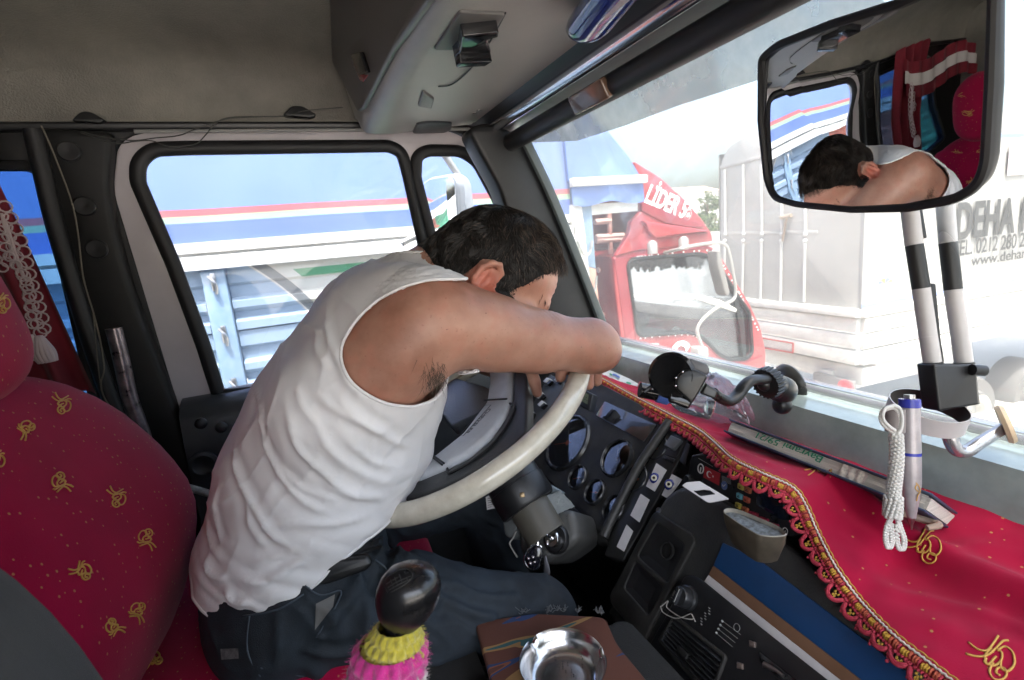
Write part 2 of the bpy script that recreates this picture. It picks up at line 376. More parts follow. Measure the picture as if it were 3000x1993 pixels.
bm = B(); pslab(PU, R2((760, 590), (832, 640), (815, 705), (725, 690)), .008, .008, .003, d=.004, bm=bm); link("console_pocket", bm, DKG, oc)
bm = B(); pslab(PU, R2((690, 870), (720, 805), (800, 795), (950, 800), (945, 845), (900, 865)), .01, .012, .004, d=.004, bm=bm); link("grip_slot", bm, DARKPL, oc)
bm = B(); sm = [PU.at(*PU.uv(p), .001) for p in R2((1300, 80), (1180, 300), (1060, 460), (950, 550), (860, 565))]; tube(bm, spline(sm, 6), .0013, 6); link("panel_seam", bm, BLACK, oc)
for p in R2((1100, 740), (1125, 722), (1125, 820)): bm = B(); lathe(bm, PU.hit(p), PU.n, [(.006, 0), (.006, .003), (.0, .004)], 12); link("screw", bm, STEEL, oc)
# ================================================ roller blind and blue case
rb = thing("roller_blind", (.51, .6, 2.6), "black roller sun blind on a chrome tube above the windscreen", "roller blind")
bm = B(); tube(bm, [(.50, 1.245, 2.628), (.50, -.45, 2.628)], .0135, 24); lathe(bm, (.50, 1.243, 2.628), Y_, [(.0165, -.006), (.0165, .008), (.0, .009)], 20); link("chrome_tube", bm, M("blind_chrome", (.62, .63, .66), .16, 1., var=(3, .2), vscale=(1, .15, 1)), rb)
bm = B(); tube(bm, [(.533, 1.235, 2.588), (.533, -.45, 2.588)], [.021]*2, 24); lathe(bm, (.533, 1.233, 2.588), Y_, [(.0225, -.004), (.0225, .004), (0, .005)], 20); link("blind_roll", bm, M("blind_fabric", (.012, .012, .013), .45, bump=(1500, .4, .0006)), rb)
bm = B(); pts = R2((1850, 620)); c = aX(*pts[0], .512); box(bm, (c.x, c.y, c.z-.004), (.007, .055, .017), (Vector((.9, 0, .43)), Y_, Vector((-.43, 0, .9))), .004, 3); link("pull_handle", bm, M("brown_handle", (.13, .075, .05), .2, coat=.4), rb)
bc = thing("visor_case", aX(1400, 30, .40), "glossy dark blue rounded case with a torn pale sticker under the roof", "visor case")
bm = B(); e0 = aX(1352, 66, .41); lathe(bm, e0, (-.16, -1, .06), [(0, -.012), (.012, -.010), (.026, -.004), (.033, .006), (.035, .02), (.035, .55), (.0, .56)], 32, u=(1, 0, .2), sy=.62); link("case_body", bm, M("blue_gloss", (.010, .02, .16), .1, coat=.8), bc)
bm = B(); cl = [Vector((e0.x-.036*math.cos(a)*1.0, 0, e0.z-.0225*math.sin(a))) for a in np.linspace(-.1, 1.0, 12)]
ed = [.035+.01*noise.noise((k*.7, 0, 0)) for k in range(12)]
for k in range(11):
    q = [bm.verts.new((cl[k].x, e0.y-ed[k], cl[k].z)), bm.verts.new((cl[k+1].x, e0.y-ed[k+1], cl[k+1].z)), bm.verts.new((cl[k+1].x, e0.y-.3, cl[k+1].z)), bm.verts.new((cl[k].x, e0.y-.3, cl[k].z))]; bm.faces.new(q)
link("torn_sticker", bm, M("sticker_grey", (.42, .38, .40), .35, var=(60, .2)), bc)
# ================================================ driver's door
door = thing("driver_door", (.1, 1.36, 1.8), "pale painted driver's door with rounded window, quarter window and dark trim", "door")
dout = [(258, 425), (268, 335), (300, 303), (420, 297), (1010, 293), (1078, 315), (1134, 395), (1212, 562), (1318, 870), (1330, 1000), (430, 1000), (400, 930), (300, 650), (262, 520)]
wh = [(318, 420), (318, 375), (350, 345), (420, 342), (895, 337), (925, 350), (938, 395), (985, 608), (1048, 857), (790, 885), (505, 912), (470, 800), (400, 610)]
qh = [(958, 410), (960, 360), (985, 347), (1062, 348), (1098, 372), (1150, 468), (1196, 600), (1262, 850), (1075, 858), (1010, 610)]
bm = B(); pslab(PD, dout, .04, [.04, .05, .05, .01, .01, .04, .04, .02, .01, .01, .01, .02, .04, .04], .006, holes=[(wh, [.01, .02, .03, .02, .01, .02, .03, .01, .01, .01, .012, .01, .01]), (qh, [.01, .02, .02, .02, .02, .03, .02, .01, .01, .01])], d=-.004, bm=bm); link("door_frame", bm, PAINT, door)
for nm, L, r in (("window_seal", wh, [.01, .02, .03, .02, .01, .02, .03, .01, .01, .01, .012, .01, .01]), ("quarter_seal", qh, [.01, .02, .02, .02, .02, .03, .02, .01, .01, .01])):
    bm = B(); q = [PD.at(*p, .0) for p in roundp([PD.uv(p) for p in L], r)]; tube(bm, q, .0125, 10, closed=True, flat=1.25); link(nm, bm, RUB, door)
    bm = B(); pslab(PD, L, .004, .01, d=-.022, bm=bm); link("window_pane" if nm[0] == 'w' else "quarter_pane", bm, GLS, door)
bm = B(); prism(bm, roundp([(.10, -.8), (.10, -.10), (.085, -.03), (.05, -.005), (-.01, .0), (-.01, -.8)], [.01, .04, .03, .02, .004, .01], 4), Y_*-1, Z_, (1.13, 0, 0), o=(-.285, 1.37, 2.068)); link("door_trim", bm, M("door_trim_plastic", (.035, .038, .042), .36, bump=(500, .3, .0008), var=(6, .3)), door)
PT = Pl((0, 1.268, 2.), (0, -1, 0), (1, 0, 0))
bm = B(); pslab(PT, T3((100, 490), (470, 450), (520, 480), (525, 580), (300, 605), (90, 600)), .03, .006, .004, d=.016, bm=bm); link("door_handle", bm, BLACKG, door)
bm = B()
for p in ((463, 976), (510, 985)): ball(bm, PT.hit(p), (.013, .008, .013), 14)
link("trim_button", bm, DARKPL, door)
bm = B(); ph = PT.hit((470, 1070)); lathe(bm, ph, (0, -1, 0), [(.030, 0), (.030, .006), (.022, .008), (.014, .002), (.0, .0)], 24); link("window_crank_boss", bm, DARKPL, door)
bm = B(); tube(bm, spline([PT.at(*PT.uv(p), .02) for p in ((425, 1113), (438, 1116), (480, 1128), (520, 1142))], 5), .008, 12); link("door_pull_rod", bm, M("scuffed_grey_rod", (.3, .31, .31), .35, var=(60, .5)), door)
# ================================================ grab handle, wires, hooks
gh = thing("grab_handle", aY(262, 755, 1.27), "worn grey metal grab tube on the dark pillar behind the driver's door", "grab handle")
bm = B(); tube(bm, spline([aY(*p, 1.265) for p in ((262, 757), (280, 830), (300, 920), (330, 1005), (345, 1080))], 5), .0145, 16); link("tube", bm, M("scuffed_steel", (.20, .17, .18), .3, .7, var=(50, .5)), gh)
wb = B()
for L in (((186, 302), (215, 311), (260, 319), (310, 324), (360, 318), (410, 313), (445, 300), (480, 287), (520, 275), (560, 271), (655, 268)),
          ((186, 306), (240, 325), (275, 331), (310, 326), (350, 325), (390, 338), (430, 336), (455, 330), (475, 310), (500, 282), (540, 270), (655, 268), (700, 256), (790, 248))):
    tube(wb, spline([aY(*p, 1.312) for p in L], 5), .0012, 6)
tag(link("cable", wb, WIRE), "two thin dark cables drooping across the top of the driver's window frame", "cable")
wb = B()
tube(wb, spline([aY(*p, 1.288) for p in ((95, 290), (105, 310), (130, 370), (165, 465), (180, 540), (192, 640), (215, 720), (232, 790), (240, 850), (233, 885), (245, 925), (290, 985), (325, 1060))], 5), .0014, 6)
tube(wb, spline([aY(*p, 1.288) for p in ((215, 720), (222, 800), (228, 860), (234, 900))], 5), .0012, 6)
tag(link("cord", wb, M("pale_cord", (.16, .14, .11), .7)), "thin pale cord hanging down the dark pillar beside the red curtain", "cord")
for p, lb in (((205, 268), "dark plastic coat hook on the roof edge above the rear pillar"), ((688, 255), "dark plastic coat hook on the roof edge near the overhead console")):
    bm = B(); c = aY(*p, 1.335); pslab(Pl((0, 1.335, 2.6), (0, -1, 0), (1, 0, 0)), [(p[0]-38, p[1]+14), (p[0]-15, p[1]-8), (p[0]+8, p[1]-8), (p[0]+42, p[1]+12), (p[0]+30, p[1]+20)], .02, .008, .003, d=.012, bm=bm)
    tag(link("coat_hook", bm, BLACK), lb, "coat hook", "coat hooks on the roof edge")
# ================================================ outside: ground, lorries, trees, house
GND = M("dusty_concrete", (.42, .40, .36), .85, var=(.8, .12), bump=(6, .3, .01))
bm = B(); grid(bm, lambda s, t: Vector((-400+800*s, -400+800*t, 0)), 8, 8); tag(link("ground", bm, GND), kind="structure")
Y0 = 3.0
PTR = Pl((0, Y0, 2.3), (0, -1, 0), (1, 0, 0))
def pattern(name, fn):
    mt = bpy.data.materials.new(name); mt.use_nodes = True; t = mt.node_tree; b = t.nodes["Principled BSDF"]; b.inputs["Roughness"].default_value = .55
    tc = _n(t, "ShaderNodeTexCoord"); sp = _n(t, "ShaderNodeSeparateXYZ"); t.links.new(tc.outputs["Object"], sp.inputs[0])
    def mth(op, a, c=None):
        q = _n(t, "ShaderNodeMath", operation=op)
        for i, v in enumerate((a, c)):
            if v is None: continue
            if isinstance(v, (int, float)): q.inputs[i].default_value = v
            else: t.links.new(v, q.inputs[i])
        return q.outputs[0]
    def mix(f, a, c):
        q = _n(t, "ShaderNodeMix", data_type='RGBA'); t.links.new(f, q.inputs[0])
        for i, v in ((6, a), (7, c)):
            if isinstance(v, tuple): q.inputs[i].default_value = (*v, 1)
            else: t.links.new(v, q.inputs[i])
        return q.outputs[2]
    nz = _n(t, "ShaderNodeTexNoise"); nz.inputs["Scale"].default_value = 3; nz.inputs["Detail"].default_value = 6; t.links.new(tc.outputs["Object"], nz.inputs["Vector"])
    col = fn(mth, mix, sp.outputs, nz.outputs["Fac"]); t.links.new(col, b.inputs["Base Color"]); return mt
BLUE = (.11, .18, .40)
tx1 = PTR.uv((1312, 440))[0]
def tarp_col(mth, mix, xyz, nz):
    x, z = xyz[0], xyz[2]
    zr_ = 2.653; zg = 2.620; zb = 2.588
    c = mix(mth('GREATER_THAN', z, zr_), (.07, .12, .40), (.13, .20, .44))
    st = mth('MULTIPLY', mth('LESS_THAN', z, zr_), mth('GREATER_THAN', z, zg)); st = mth('MULTIPLY', st, mth('LESS_THAN', x, tx1)); c = mix(st, c, (.45, .09, .09))
    st = mth('MULTIPLY', mth('LESS_THAN', z, zg), mth('GREATER_THAN', z, zb)); st = mth('MULTIPLY', st, mth('LESS_THAN', x, tx1)); c = mix(st, c, (.28, .40, .24))
    return mix(mth('MULTIPLY', nz, .25), c, (.25, .28, .36))
def board_col(mth, mix, xyz, nz):
    x, z = xyz[0], xyz[2]
    def dist(cx, cz): return mth('SQRT', mth('ADD', mth('POWER', mth('SUBTRACT', x, cx), 2), mth('POWER', mth('SUBTRACT', z, cz), 2)))
    d = dist(-1.05, 1.35)
    c = mix(mth('GREATER_THAN', d, 1.33), (.20, .28, .38), (.42, .42, .39))
    g1 = mth('MULTIPLY', mth('GREATER_THAN', d, 1.42), mth('MULTIPLY', mth('LESS_THAN', z, 2.315), mth('GREATER_THAN', z, 2.27))); c = mix(g1, c, (.03, .20, .09))
    g2 = mth('MULTIPLY', mth('GREATER_THAN', d, 1.37), mth('LESS_THAN', z, 2.095)); c = mix(g2, c, (.05, .22, .11))
    a = mth('MULTIPLY', mth('GREATER_THAN', d, 1.30), mth('LESS_THAN', d, 1.37)); c = mix(a, c, (.45, .43, .39))
    a = mth('MULTIPLY', mth('GREATER_THAN', d, 1.31), mth('LESS_THAN', d, 1.36)); c = mix(a, c, (.10, .11, .12))
    d2 = dist(-2.35, 1.0)
    c = mix(mth('LESS_THAN', x, -1.15), c, (.38, .09, .05)); c = mix(mth('LESS_THAN', d2, .9), c, (.5, .5, .46)); c = mix(mth('LESS_THAN', x, -2.3), c, (.03, .25, .13))
    return mix(mth('MULTIPLY', nz, .2), c, (.28, .26, .22))
TARP = pattern("tarpaulin", tarp_col); BOARD = pattern("painted_boards", board_col)
BLUET = M("blue_flap", BLUE, .55, var=(4, .2), bump=(9, .4, .02))
LB = M("light_blue_steel", (.15, .25, .38), .5, var=(12, .2, (.22, .29, .36)))
WH = M("white_steel", (.55, .54, .51), .45, var=(8, .12))
tr = thing("cargo_trailer", (-1.0, 4.2, 0), "lorry body with striped blue tarpaulin above painted corrugated steel sideboards", "lorry body")
xa = -6.5; xe = PTR.uv((1345, 600))[0]
bm = B(); grid(bm, lambda s, t: Vector((xa+(tx1-xa)*s, Y0+.015*math.sin(s*60)*(1-t)+.012*noise.noise((s*40, t*4, 0)), 2.49+2.0*t)), 160, 12)
link("tarpaulin", bm, TARP, tr, ang=180)
bm = B(); grid(bm, lambda s, t: Vector((xa+(tx1-xa)*s, Y0+2.4*t, 4.45+.15*math.sin(math.pi*t))), 4, 8); grid(bm, lambda s, t: Vector((tx1+.02, Y0+2.4*t, 1.4+3.0*s)), 2, 2); link("tarpaulin_roof", bm, BLUET, tr)
zt = 2.49
bm = B(); prism(bm, [(0, zt), (.05, zt), (.05, zt-.05), (.02, zt-.055), (.02, zt-.065), (.06, zt-.07), (.06, zt-.135), (0, zt-.135)], Y_*-1, Z_, (tx1-xa, 0, 0), o=(xa, Y0+.02, 0)); link("top_rail", bm, WH, tr)
zb0 = zt-.135; bp = []
H = .335
for k in range(3):
    z0 = zb0-k*H
    bp += [(.0, z0), (.0, z0-.08), (-.022, z0-.095), (-.022, z0-.155), (.012, z0-.175), (.012, z0-.21), (-.022, z0-.235), (-.022, z0-.265), (.012, z0-.285), (.012, z0-H+.008), (-.02, z0-H+.006), (-.02, z0-H+.001)]
bp += [(.0, zb0-3*H), (-.05, zb0-3*H), (-.05, zb0)]
xp0 = PTR.uv((520, 780))[0]
bm = B(); prism(bm, bp, Y_*-1, Z_, (xe-.05-xp0-.06, 0, 0), o=(xp0+.06, Y0+.03, 0)); link("sideboard", bm, BOARD, tr, ang=20)
bm = B(); prism(bm, bp, Y_*-1, Z_, (xp0-.06-xa, 0, 0), o=(xa, Y0+.03, 0)); link("sideboard", bm, BOARD, tr, ang=20)
bm = B(); box(bm, (xp0, Y0+.03, 1.75), (.055, .04, .6), bev=.01); link("stake_post", bm, LB, tr)
for zz in (2.29, 2.02, 1.74): bm = B(); box(bm, (xp0+.0, Y0-.02, zz), (.012, .012, .045), bev=.004); tube(bm, spline([(xp0-.02, Y0-.03, zz+.03), (xp0+.01, Y0-.045, zz-.01), (xp0+.005, Y0-.03, zz-.06)], 4), .007, 8); link("latch", bm, STEEL, tr)
bm = B(); box(bm, ((xa+xe)/2, Y0+.1, 1.26), ((xe-xa)/2, .06, .06)); box(bm, ((xa+xe)/2, Y0+1.2, 1.2), ((xe-xa)/2, .3, .1)); link("chassis_rail", bm, LB, tr)
bm = B(); grid(bm, lambda s, t: Vector((xa+(xe-xa)*s, Y0+2.4, 1.3+1.2*t)), 2, 2); link("far_sideboard", bm, BOARD, tr)
for wx in (-3.2, -1.9):
    bm = B(); lathe(bm, (wx, Y0+.1, .5), (0, -1, 0), [(0, -.02), (.18, -.02), (.25, .02), (.27, .03), (.3, -.02), (.47, .0), (.5, -.06), (.5, -.3), (.3, -.3)], 32); link("wheel", bm, RUB, tr)
# ladder, posts, flap
PT2 = Pl((0, Y0-.04, 2.3), (0, -1, 0), (1, 0, 0))
bm = B(); pslab(PT2, R6((105, -330), (380, 0), (470, 110), (545, 235), (130, 262), (105, 0)), .03, .01, .004, bm=bm); link("front_tarpaulin", bm, BLUET, tr)
bm = B(); a, c = PT2.hit(R6((130, 270))[0]), PT2.hit(R6((556, 248))[0]); box(bm, (a+c)/2+Vector((0, -.03, 0)), ((c.x-a.x)/2, .025, .026), bev=.006); link("tarpaulin_bar", bm, WH, tr)
bm = B(); q = [PT2.uv(p) for p in R6((135, 290), (545, 262), (541, 372), (140, 398))]
def flap(s, t):
    u0 = q[0][0]+(q[1][0]-q[0][0])*s; v0 = q[0][1]+(q[1][1]-q[0][1])*s; v1 = q[3][1]+(q[2][1]-q[3][1])*s-.012*math.sin(s*9)
    return PT2.at(u0, v0+(v1-v0)*t, .02+.012*math.sin(s*14+t)*t)
grid(bm, flap, 40, 8); link("tarpaulin_flap", bm, BLUET, tr, ang=180)
bm = B(); pslab(PT2, R6((275, 385), (541, 370), (541, 425), (275, 450)), .02, d=-.03, bm=bm); link("bulkhead_beam", bm, WH, tr)
bm = B(); pslab(PT2, R6((148, 392), (205, 390), (330, 1500), (200, 1500)), .05, .0, .006, d=.0, bm=bm); link("corner_post", bm, WH, tr)
bm = B(); pslab(PT2, R6((207, 390), (270, 388), (295, 760), (220, 740)), .04, .0, .004, d=-.02, bm=bm); link("corner_panel", bm, LB, tr)
bm = B(); pslab(PT2, R6((218, 740), (296, 762), (360, 1500), (250, 1500)), .04, .0, .004, d=-.021, bm=bm); link("lower_corner_panel", bm, M("faded_orange_steel", (.46, .25, .19), .5, var=(9, .2)), tr)
for L in (((165, 600), (185, 650), (205, 680), (235, 670), (250, 600)), ((200, 860), (215, 905), (245, 910), (268, 870), (275, 800))): bm = B(); tube(bm, spline([PT2.at(*PT2.uv(p), .03) for p in R6(*L)], 5), .009, 8); link("lashing_hook", bm, STEEL, tr)
PINK = M("faded_red_steel", (.50, .16, .13), .45, var=(9, .25, (.6, .4, .36)))
bm = B()
P3 = Pl((0, Y0+.25, 2.3), (0, -1, 0), (1, 0, 0))
tube(bm, [P3.hit(p) for p in R6((362, 425), (375, 800), (400, 1200))], .018, 8)
ld_ = link("ladder", bm, PINK, tr)
for a, c in (((280, 492), (370, 485)), ((285, 580), (445, 570)), ((285, 600), (460, 590)), ((296, 768), (378, 758)), ((312, 1025), (398, 1015)), ((420, 1035), (510, 1030))):
    bm = B(); tube(bm, [P3.hit(p) for p in R6(a, c)], .021, 8); link("rung", bm, M("rung_paint", (.62, .42, .38), .45) if 'rungp' not in globals() else rungp, ld_); rungp = bpy.data.materials["rung_paint"]
# ------------------------------------------------ red lorry cab
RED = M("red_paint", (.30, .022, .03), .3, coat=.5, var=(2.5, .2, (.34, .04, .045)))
REDD = M("red_paint_shaded", (.22, .018, .03), .4, coat=.3, var=(3, .2))  # darker copy of the red: shade of sunken parts put into the colour
PR = Pl((0, 3.05, 2.3), (0, -1, 0), (1, 0, 0))
rc = thing("red_lorry", aY(1600, 800, 4.0)*1.0, "red lorry cab with white lettering on its roof deflector and mirror arms", "lorry")
rc.location.z = 0
cabo = R6((388, 690), (520, 655), (800, 625), (940, 628), (990, 660), (1060, 780), (1170, 960), (1235, 1100), (1262, 1240), (1258, 1380), (1230, 1700), (480, 1700), (450, 1300), (400, 900))
wino = R6((465, 735), (500, 705), (880, 675), (940, 690), (990, 745), (1090, 905), (1165, 1010), (1182, 1240), (1150, 1277), (1050, 1280), (990, 1250), (905, 1160), (830, 1122), (540, 1143), (518, 1110), (490, 920))
wr = [.05, .05, .04, .05, .05, .02, .03, .06, .06, .04, .02, .06, .06, .04, .04, .01]
bm = B(); pslab(PR, cabo, .06, .03, .012, holes=[(wino, wr)], bm=bm)
uvc = [PR.uv(p) for p in cabo]
P5 = Pl((0, 5.1, 2.3), (0, -1, 0), (1, 0, 0))
slab(P5, [roundp(uvc, .03), roundp([PR.uv(p) for p in wino], wr)], .06, .012, bm)
prism(bm, [(a, b+2.3) for a, b in roundp(uvc, .03)], X_, Z_, (0, 1.99, 0), o=(0, 3.1, 0), caps=False) if 0 else None
cpts = [(a, b+2.3) for a, b in uvc]
back = [cpts[i] for i in (11, 12, 13, 0, 1, 2, 3)]
prism(bm, back, X_, Z_, (0, 1.99, 0), o=(0, 3.1, 0), closed=False); prism(bm, [cpts[i] for i in (7, 8, 9, 10)], X_, Z_, (0, 1.99, 0), o=(0, 3.1, 0), closed=False)
link("cab_body", bm, RED, rc)
bm = B(); Lw = [PR.at(*p, .004) for p in roundp([PR.uv(p) for p in wino], wr)]; tube(bm, Lw, .016, 8, closed=True); link("window_rubber", bm, RUB, rc)
bm = B(); pslab(PR, wino, .004, .03, d=-.02, bm=bm); link("door_window", bm, GLS, rc)
bm = B(); pslab(PR, R6((498, 905), (700, 915), (870, 905), (1000, 940), (1095, 990), (1090, 1010), (860, 935), (700, 935), (500, 925)), .02, .005, .003, d=.002, bm=bm); link("window_divider", bm, WH, rc)
bm = B(); pslab(PR, R6((1085, 905), (1105, 950), (1140, 1100), (1150, 1262), (1130, 1270), (1112, 1100), (1080, 950)), .02, .005, .003, d=.002, bm=bm); link("quarter_divider", bm, RUB, rc)
# inside of the red cab: seats, dashboard, papers, fringe
IN = M("cab_inside", (.20, .18, .17), .7, var=(7, .5)); PAP = M("old_papers", (.45, .40, .32), .8, var=(25, .3))
cx = PR.uv(R6((700, 1000))[0])[0]
bm = B(); box(bm, (cx-.15, 4.0, 1.45), (.3, .8, .12), bev=.05); box(bm, (cx-.42, 3.6, 1.75), (.07, .25, .32), bev=.05); box(bm, (cx-.42, 4.5, 1.75), (.07, .25, .32), bev=.05); link("seat", bm, IN, rc)
bm = B(); box(bm, (cx+.72, 4.1, 1.45), (.22, .9, .13), bev=.05); link("dashboard", bm, M("dusty_dash", (.16, .14, .12), .7, var=(9, .4)), rc)
bm = B()
for k in range(7): box(bm, (cx+.02+.05*random.random(), 3.5+.06*k, 1.60+.012*k), (.17, .12, .006), (Vector((math.cos(k*.3), math.sin(k*.3), 0)), Vector((-math.sin(k*.3), math.cos(k*.3), 0)), Z_))
link("papers", bm, PAP, rc)
bm = B()
for k in range(46):
    t = k/45; p = PR.at(*PR.uv(R6((520+440*t, 708-20*t))[0]), -.10); l = .05+.05*random.random(); tube(bm, [p, p+Vector((0, .01, -l))], [.016, .012], 5)
link("fringe", bm, M("window_fringe", (.14, .10, .08), .8, var=(30, .4)), rc)
# deflector
df = B(); dfo = R6((497, 143), (650, 238), (800, 372), (893, 485), (945, 560), (953, 628), (800, 628), (520, 656), (392, 690), (468, 560), (480, 490), (545, 430))
uvd = [PR.uv(p) for p in dfo]
PDf = PR.off(.015)
slab(PDf, [roundp(uvd, .02)], .05, .01, df)
prism(df, [(uvd[i][0], uvd[i][1]+2.3) for i in (0, 1, 2, 3, 4, 5)], X_, Z_, (0, 1.9, 0), o=(0, 3.08, 0), closed=False)
link("roof_deflector", df, RED, rc)
bm = B(); pslab(PDf, T2((380, 545), (1290, 880), (1265, 922), (1050, 915), (720, 855), (380, 680)), .03, .01, .006, d=.012, bm=bm); link("deflector_recess_shade", bm, REDD, rc)  # raised plate; its darker red paints in the shade of the recess
bm = B(); pslab(PDf, T2((372, 820), (950, 905), (1340, 965), (1330, 985), (560, 1075), (465, 985)), .04, .01, .012, d=.03, bm=bm); link("deflector_ridge", bm, RED, rc)
WLET = M("white_lettering", (.85, .84, .82), .5)
o = PDf.hit(T2((385, 470))[0]); e = PDf.hit(T2((1130, 790))[0])
text("lettering", "L\u0130DER 56", WLET, rc, o+Vector((.01, -.012, -.035)), e-o, Z_, .185, .004, shear=.25, bold=.02, fit=(e-o).length*.87)
o = PR.hit(R6((640, 1262))[0]); e = PR.hit(R6((1000, 1400))[0])
text("door_lettering", "Sa", WLET, rc, o+Vector((0, -.012, 0))-Vector((0, 0, .08)), e-o, Z_, .36, .004, shear=.3, bold=.012)
bm = B()
for L, n in ((((520, 690), (620, 680), (940, 655), (985, 690), (1090, 870), (1150, 980), (1215, 1110)), 44), (((540, 1160), (690, 1145), (830, 1140), (890, 1170)), 12)):
    P = spline([PR.at(*PR.uv(p), .003) for p in R6(*L)], 12)
    for k in range(n): ball(bm, P[int(k*(len(P)-1)/(n-1))], .0065, 6)
link("stud_trim", bm, WLET, rc)
GAL = M("grey_tube_steel", (.36, .35, .33), .4, .4)
PM = PR.off(.22)
bm = B(); tube(bm, spline([PR.at(*PR.uv(R6((670, 668))[0]), .02)]+[PM.hit(p) for p in R6((770, 645), (860, 625), (960, 612), (1028, 622), (1052, 680), (1072, 780), (1088, 880), (1072, 940), (980, 985), (900, 1050), (868, 1110), (880, 1165), (900, 1215))], 6), .012, 8); link("mirror_arm", bm, GAL, rc)
bm = B(); pslab(PM, R6((985, 655), (1005, 660), (1062, 900), (1045, 920), (1030, 900), (990, 740)), .10, .015, .01, d=-.005, bm=bm); link("wing_mirror", bm, M("mirror_back", (.19, .18, .17), .5), rc)
bm = B(); pslab(PM, R6((858, 1210), (915, 1205), (920, 1270), (862, 1272)), .09, .02, .012, d=.03, bm=bm); link("ramp_mirror", bm, M("mirror_grey", (.34, .33, .31), .5), rc)
for p in ((675, 630), (858, 605)):
    bm = B(); c = PM.hit(R6(p)[0])+Vector((0, .12, 0)); lathe(bm, c-Z_*.05, Z_, [(0, 0), (.035, 0), (.035, .07), (.02, .09), (.0, .092)], 14); link("marker_lamp", bm, GAL, rc)
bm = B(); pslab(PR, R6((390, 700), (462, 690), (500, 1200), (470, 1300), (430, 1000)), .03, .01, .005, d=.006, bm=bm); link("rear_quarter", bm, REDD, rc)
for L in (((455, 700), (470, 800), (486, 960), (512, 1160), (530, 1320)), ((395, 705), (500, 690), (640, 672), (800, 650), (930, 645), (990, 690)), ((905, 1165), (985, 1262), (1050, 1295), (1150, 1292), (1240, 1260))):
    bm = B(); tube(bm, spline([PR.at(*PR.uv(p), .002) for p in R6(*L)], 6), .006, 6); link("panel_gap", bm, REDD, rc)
bm = B(); pslab(PR, R6((560, 1190), (640, 1185), (640, 1205), (560, 1212)), .02, .006, .004, d=.02, bm=bm); link("door_handle", bm, GAL, rc)
bm = B(); box(bm, (cx, 4.1, .95), (.8, .9, .18)); link("chassis", bm, BLACK, rc)
bm = B(); lathe(bm, (cx+.25, 3.1, .5), (0, -1, 0), [(0, -.04), (.2, -.04), (.27, .0), (.47, .02), (.5, -.04), (.5, -.3), (.2, -.3)], 32); link("wheel", bm, RUB, rc)
# ------------------------------------------------ white removals lorry
O = aX(1985, 720, 4.75); uR = Vector((.078, .997, 0)); wS = Vector((.997, -.078, 0))
PRr = Pl(O, -wS, -uR*-1); PRr = Pl(O, -wS, uR*-1); PSs = Pl(O, -uR, wS)
wt = thing("white_lorry", (O.x+2, O.y, 0), "white box lorry with grey lettering on its side seen from behind", "lorry")
WB = M("white_box_panels", (.35, .342, .318), .5, var=(2, .07)); WS_ = M("white_side_shaded", (.28, .276, .265), .5, var=(2, .06))  # side wall is the same white darkened, its shade put into the colour
rear = [(1985, 714), (1985, 268), (1760, 299), (1702, 322), (1672, 345), (1660, 385), (1661, 706)]
uvq = [PRr.uv(p) for p in rear]
bm = B(); slab(PRr, [roundp(uvq, [.0, .03, .02, .1, .1, .06, 0])], .05, .008, bm)
wd = uvq[0][0]-uvq[-1][0]; top = uvq[1][1]; bot = uvq[0][1]
prism(bm, [(0, bot), (0, top), (-wd*.75, top*.97), (-wd, top*.85), (-wd, bot)], -uR, Z_, wS*6.5, o=O+wS*.05) if 0 else None
link("rear_wall", bm, WB, wt)
bm = B(); slab(PSs, [[(0, bot), (6.5, bot), (6.5, top), (0, top)]], .04, 0, bm); link("side_wall", bm, WS_, wt)
bm = B(); a0 = O+Z_*top; q = [bm.verts.new(v) for v in (a0, a0+wS*6.5, a0+wS*6.5+uR*abs(wd), a0+uR*abs(wd))]; bm.faces.new(q)
a0 = O+uR*abs(wd); q = [bm.verts.new(v) for v in (a0+Z_*bot, a0+wS*6.5+Z_*bot, a0+wS*6.5+Z_*top, a0+Z_*top)]; bm.faces.new(q); link("box_shell", bm, WB, wt)
BAR = M("aluminium_bar", (.5, .5, .48), .45)
for xx in (1030, 1135, 1240, 1355, 1490):
    bm = B(); t1 = PRr.hit(R6((xx, 190 if xx < 1100 else 160))[0]); m1 = PRr.hit(R6((xx+4, 560))[0]); m2 = PRr.hit(R6((xx+1, 600))[0]); t2 = PRr.hit(R6((xx-5, 950))[0]); n = -wS*.012
    tube(bm, [t1+n, m1+n], .014, 8); ball(bm, m1+n, .024, 8); ball(bm, m2+n, .024, 8); tube(bm, [m2+n, t2+n], .014, 8); link("door_bar", bm, BAR, wt)
bm = B(); pslab(PRr, R6((1000, 170), (1200, 118), (1700, -20), (1700, 0), (1200, 138), (1005, 188)), .02, 0, .004, d=.014, bm=bm); pslab(PRr, R6((1000, 548), (1560, 540), (1560, 560), (1000, 568)), .02, 0, .004, d=.006, bm=bm); link("rear_moulding", bm, WB, wt)
bm = B(); L = [PRr.hit(p)-wS*.03 for p in R6((1360, 465), (1420, 452))]; tube(bm, L, .02, 8); tube(bm, [PRr.hit(p)-wS*.03 for p in R6((1395, 460), (1370, 600))], .012, 8); link("door_handle", bm, M("rusty_handle", (.35, .27, .2), .5, .4), wt)
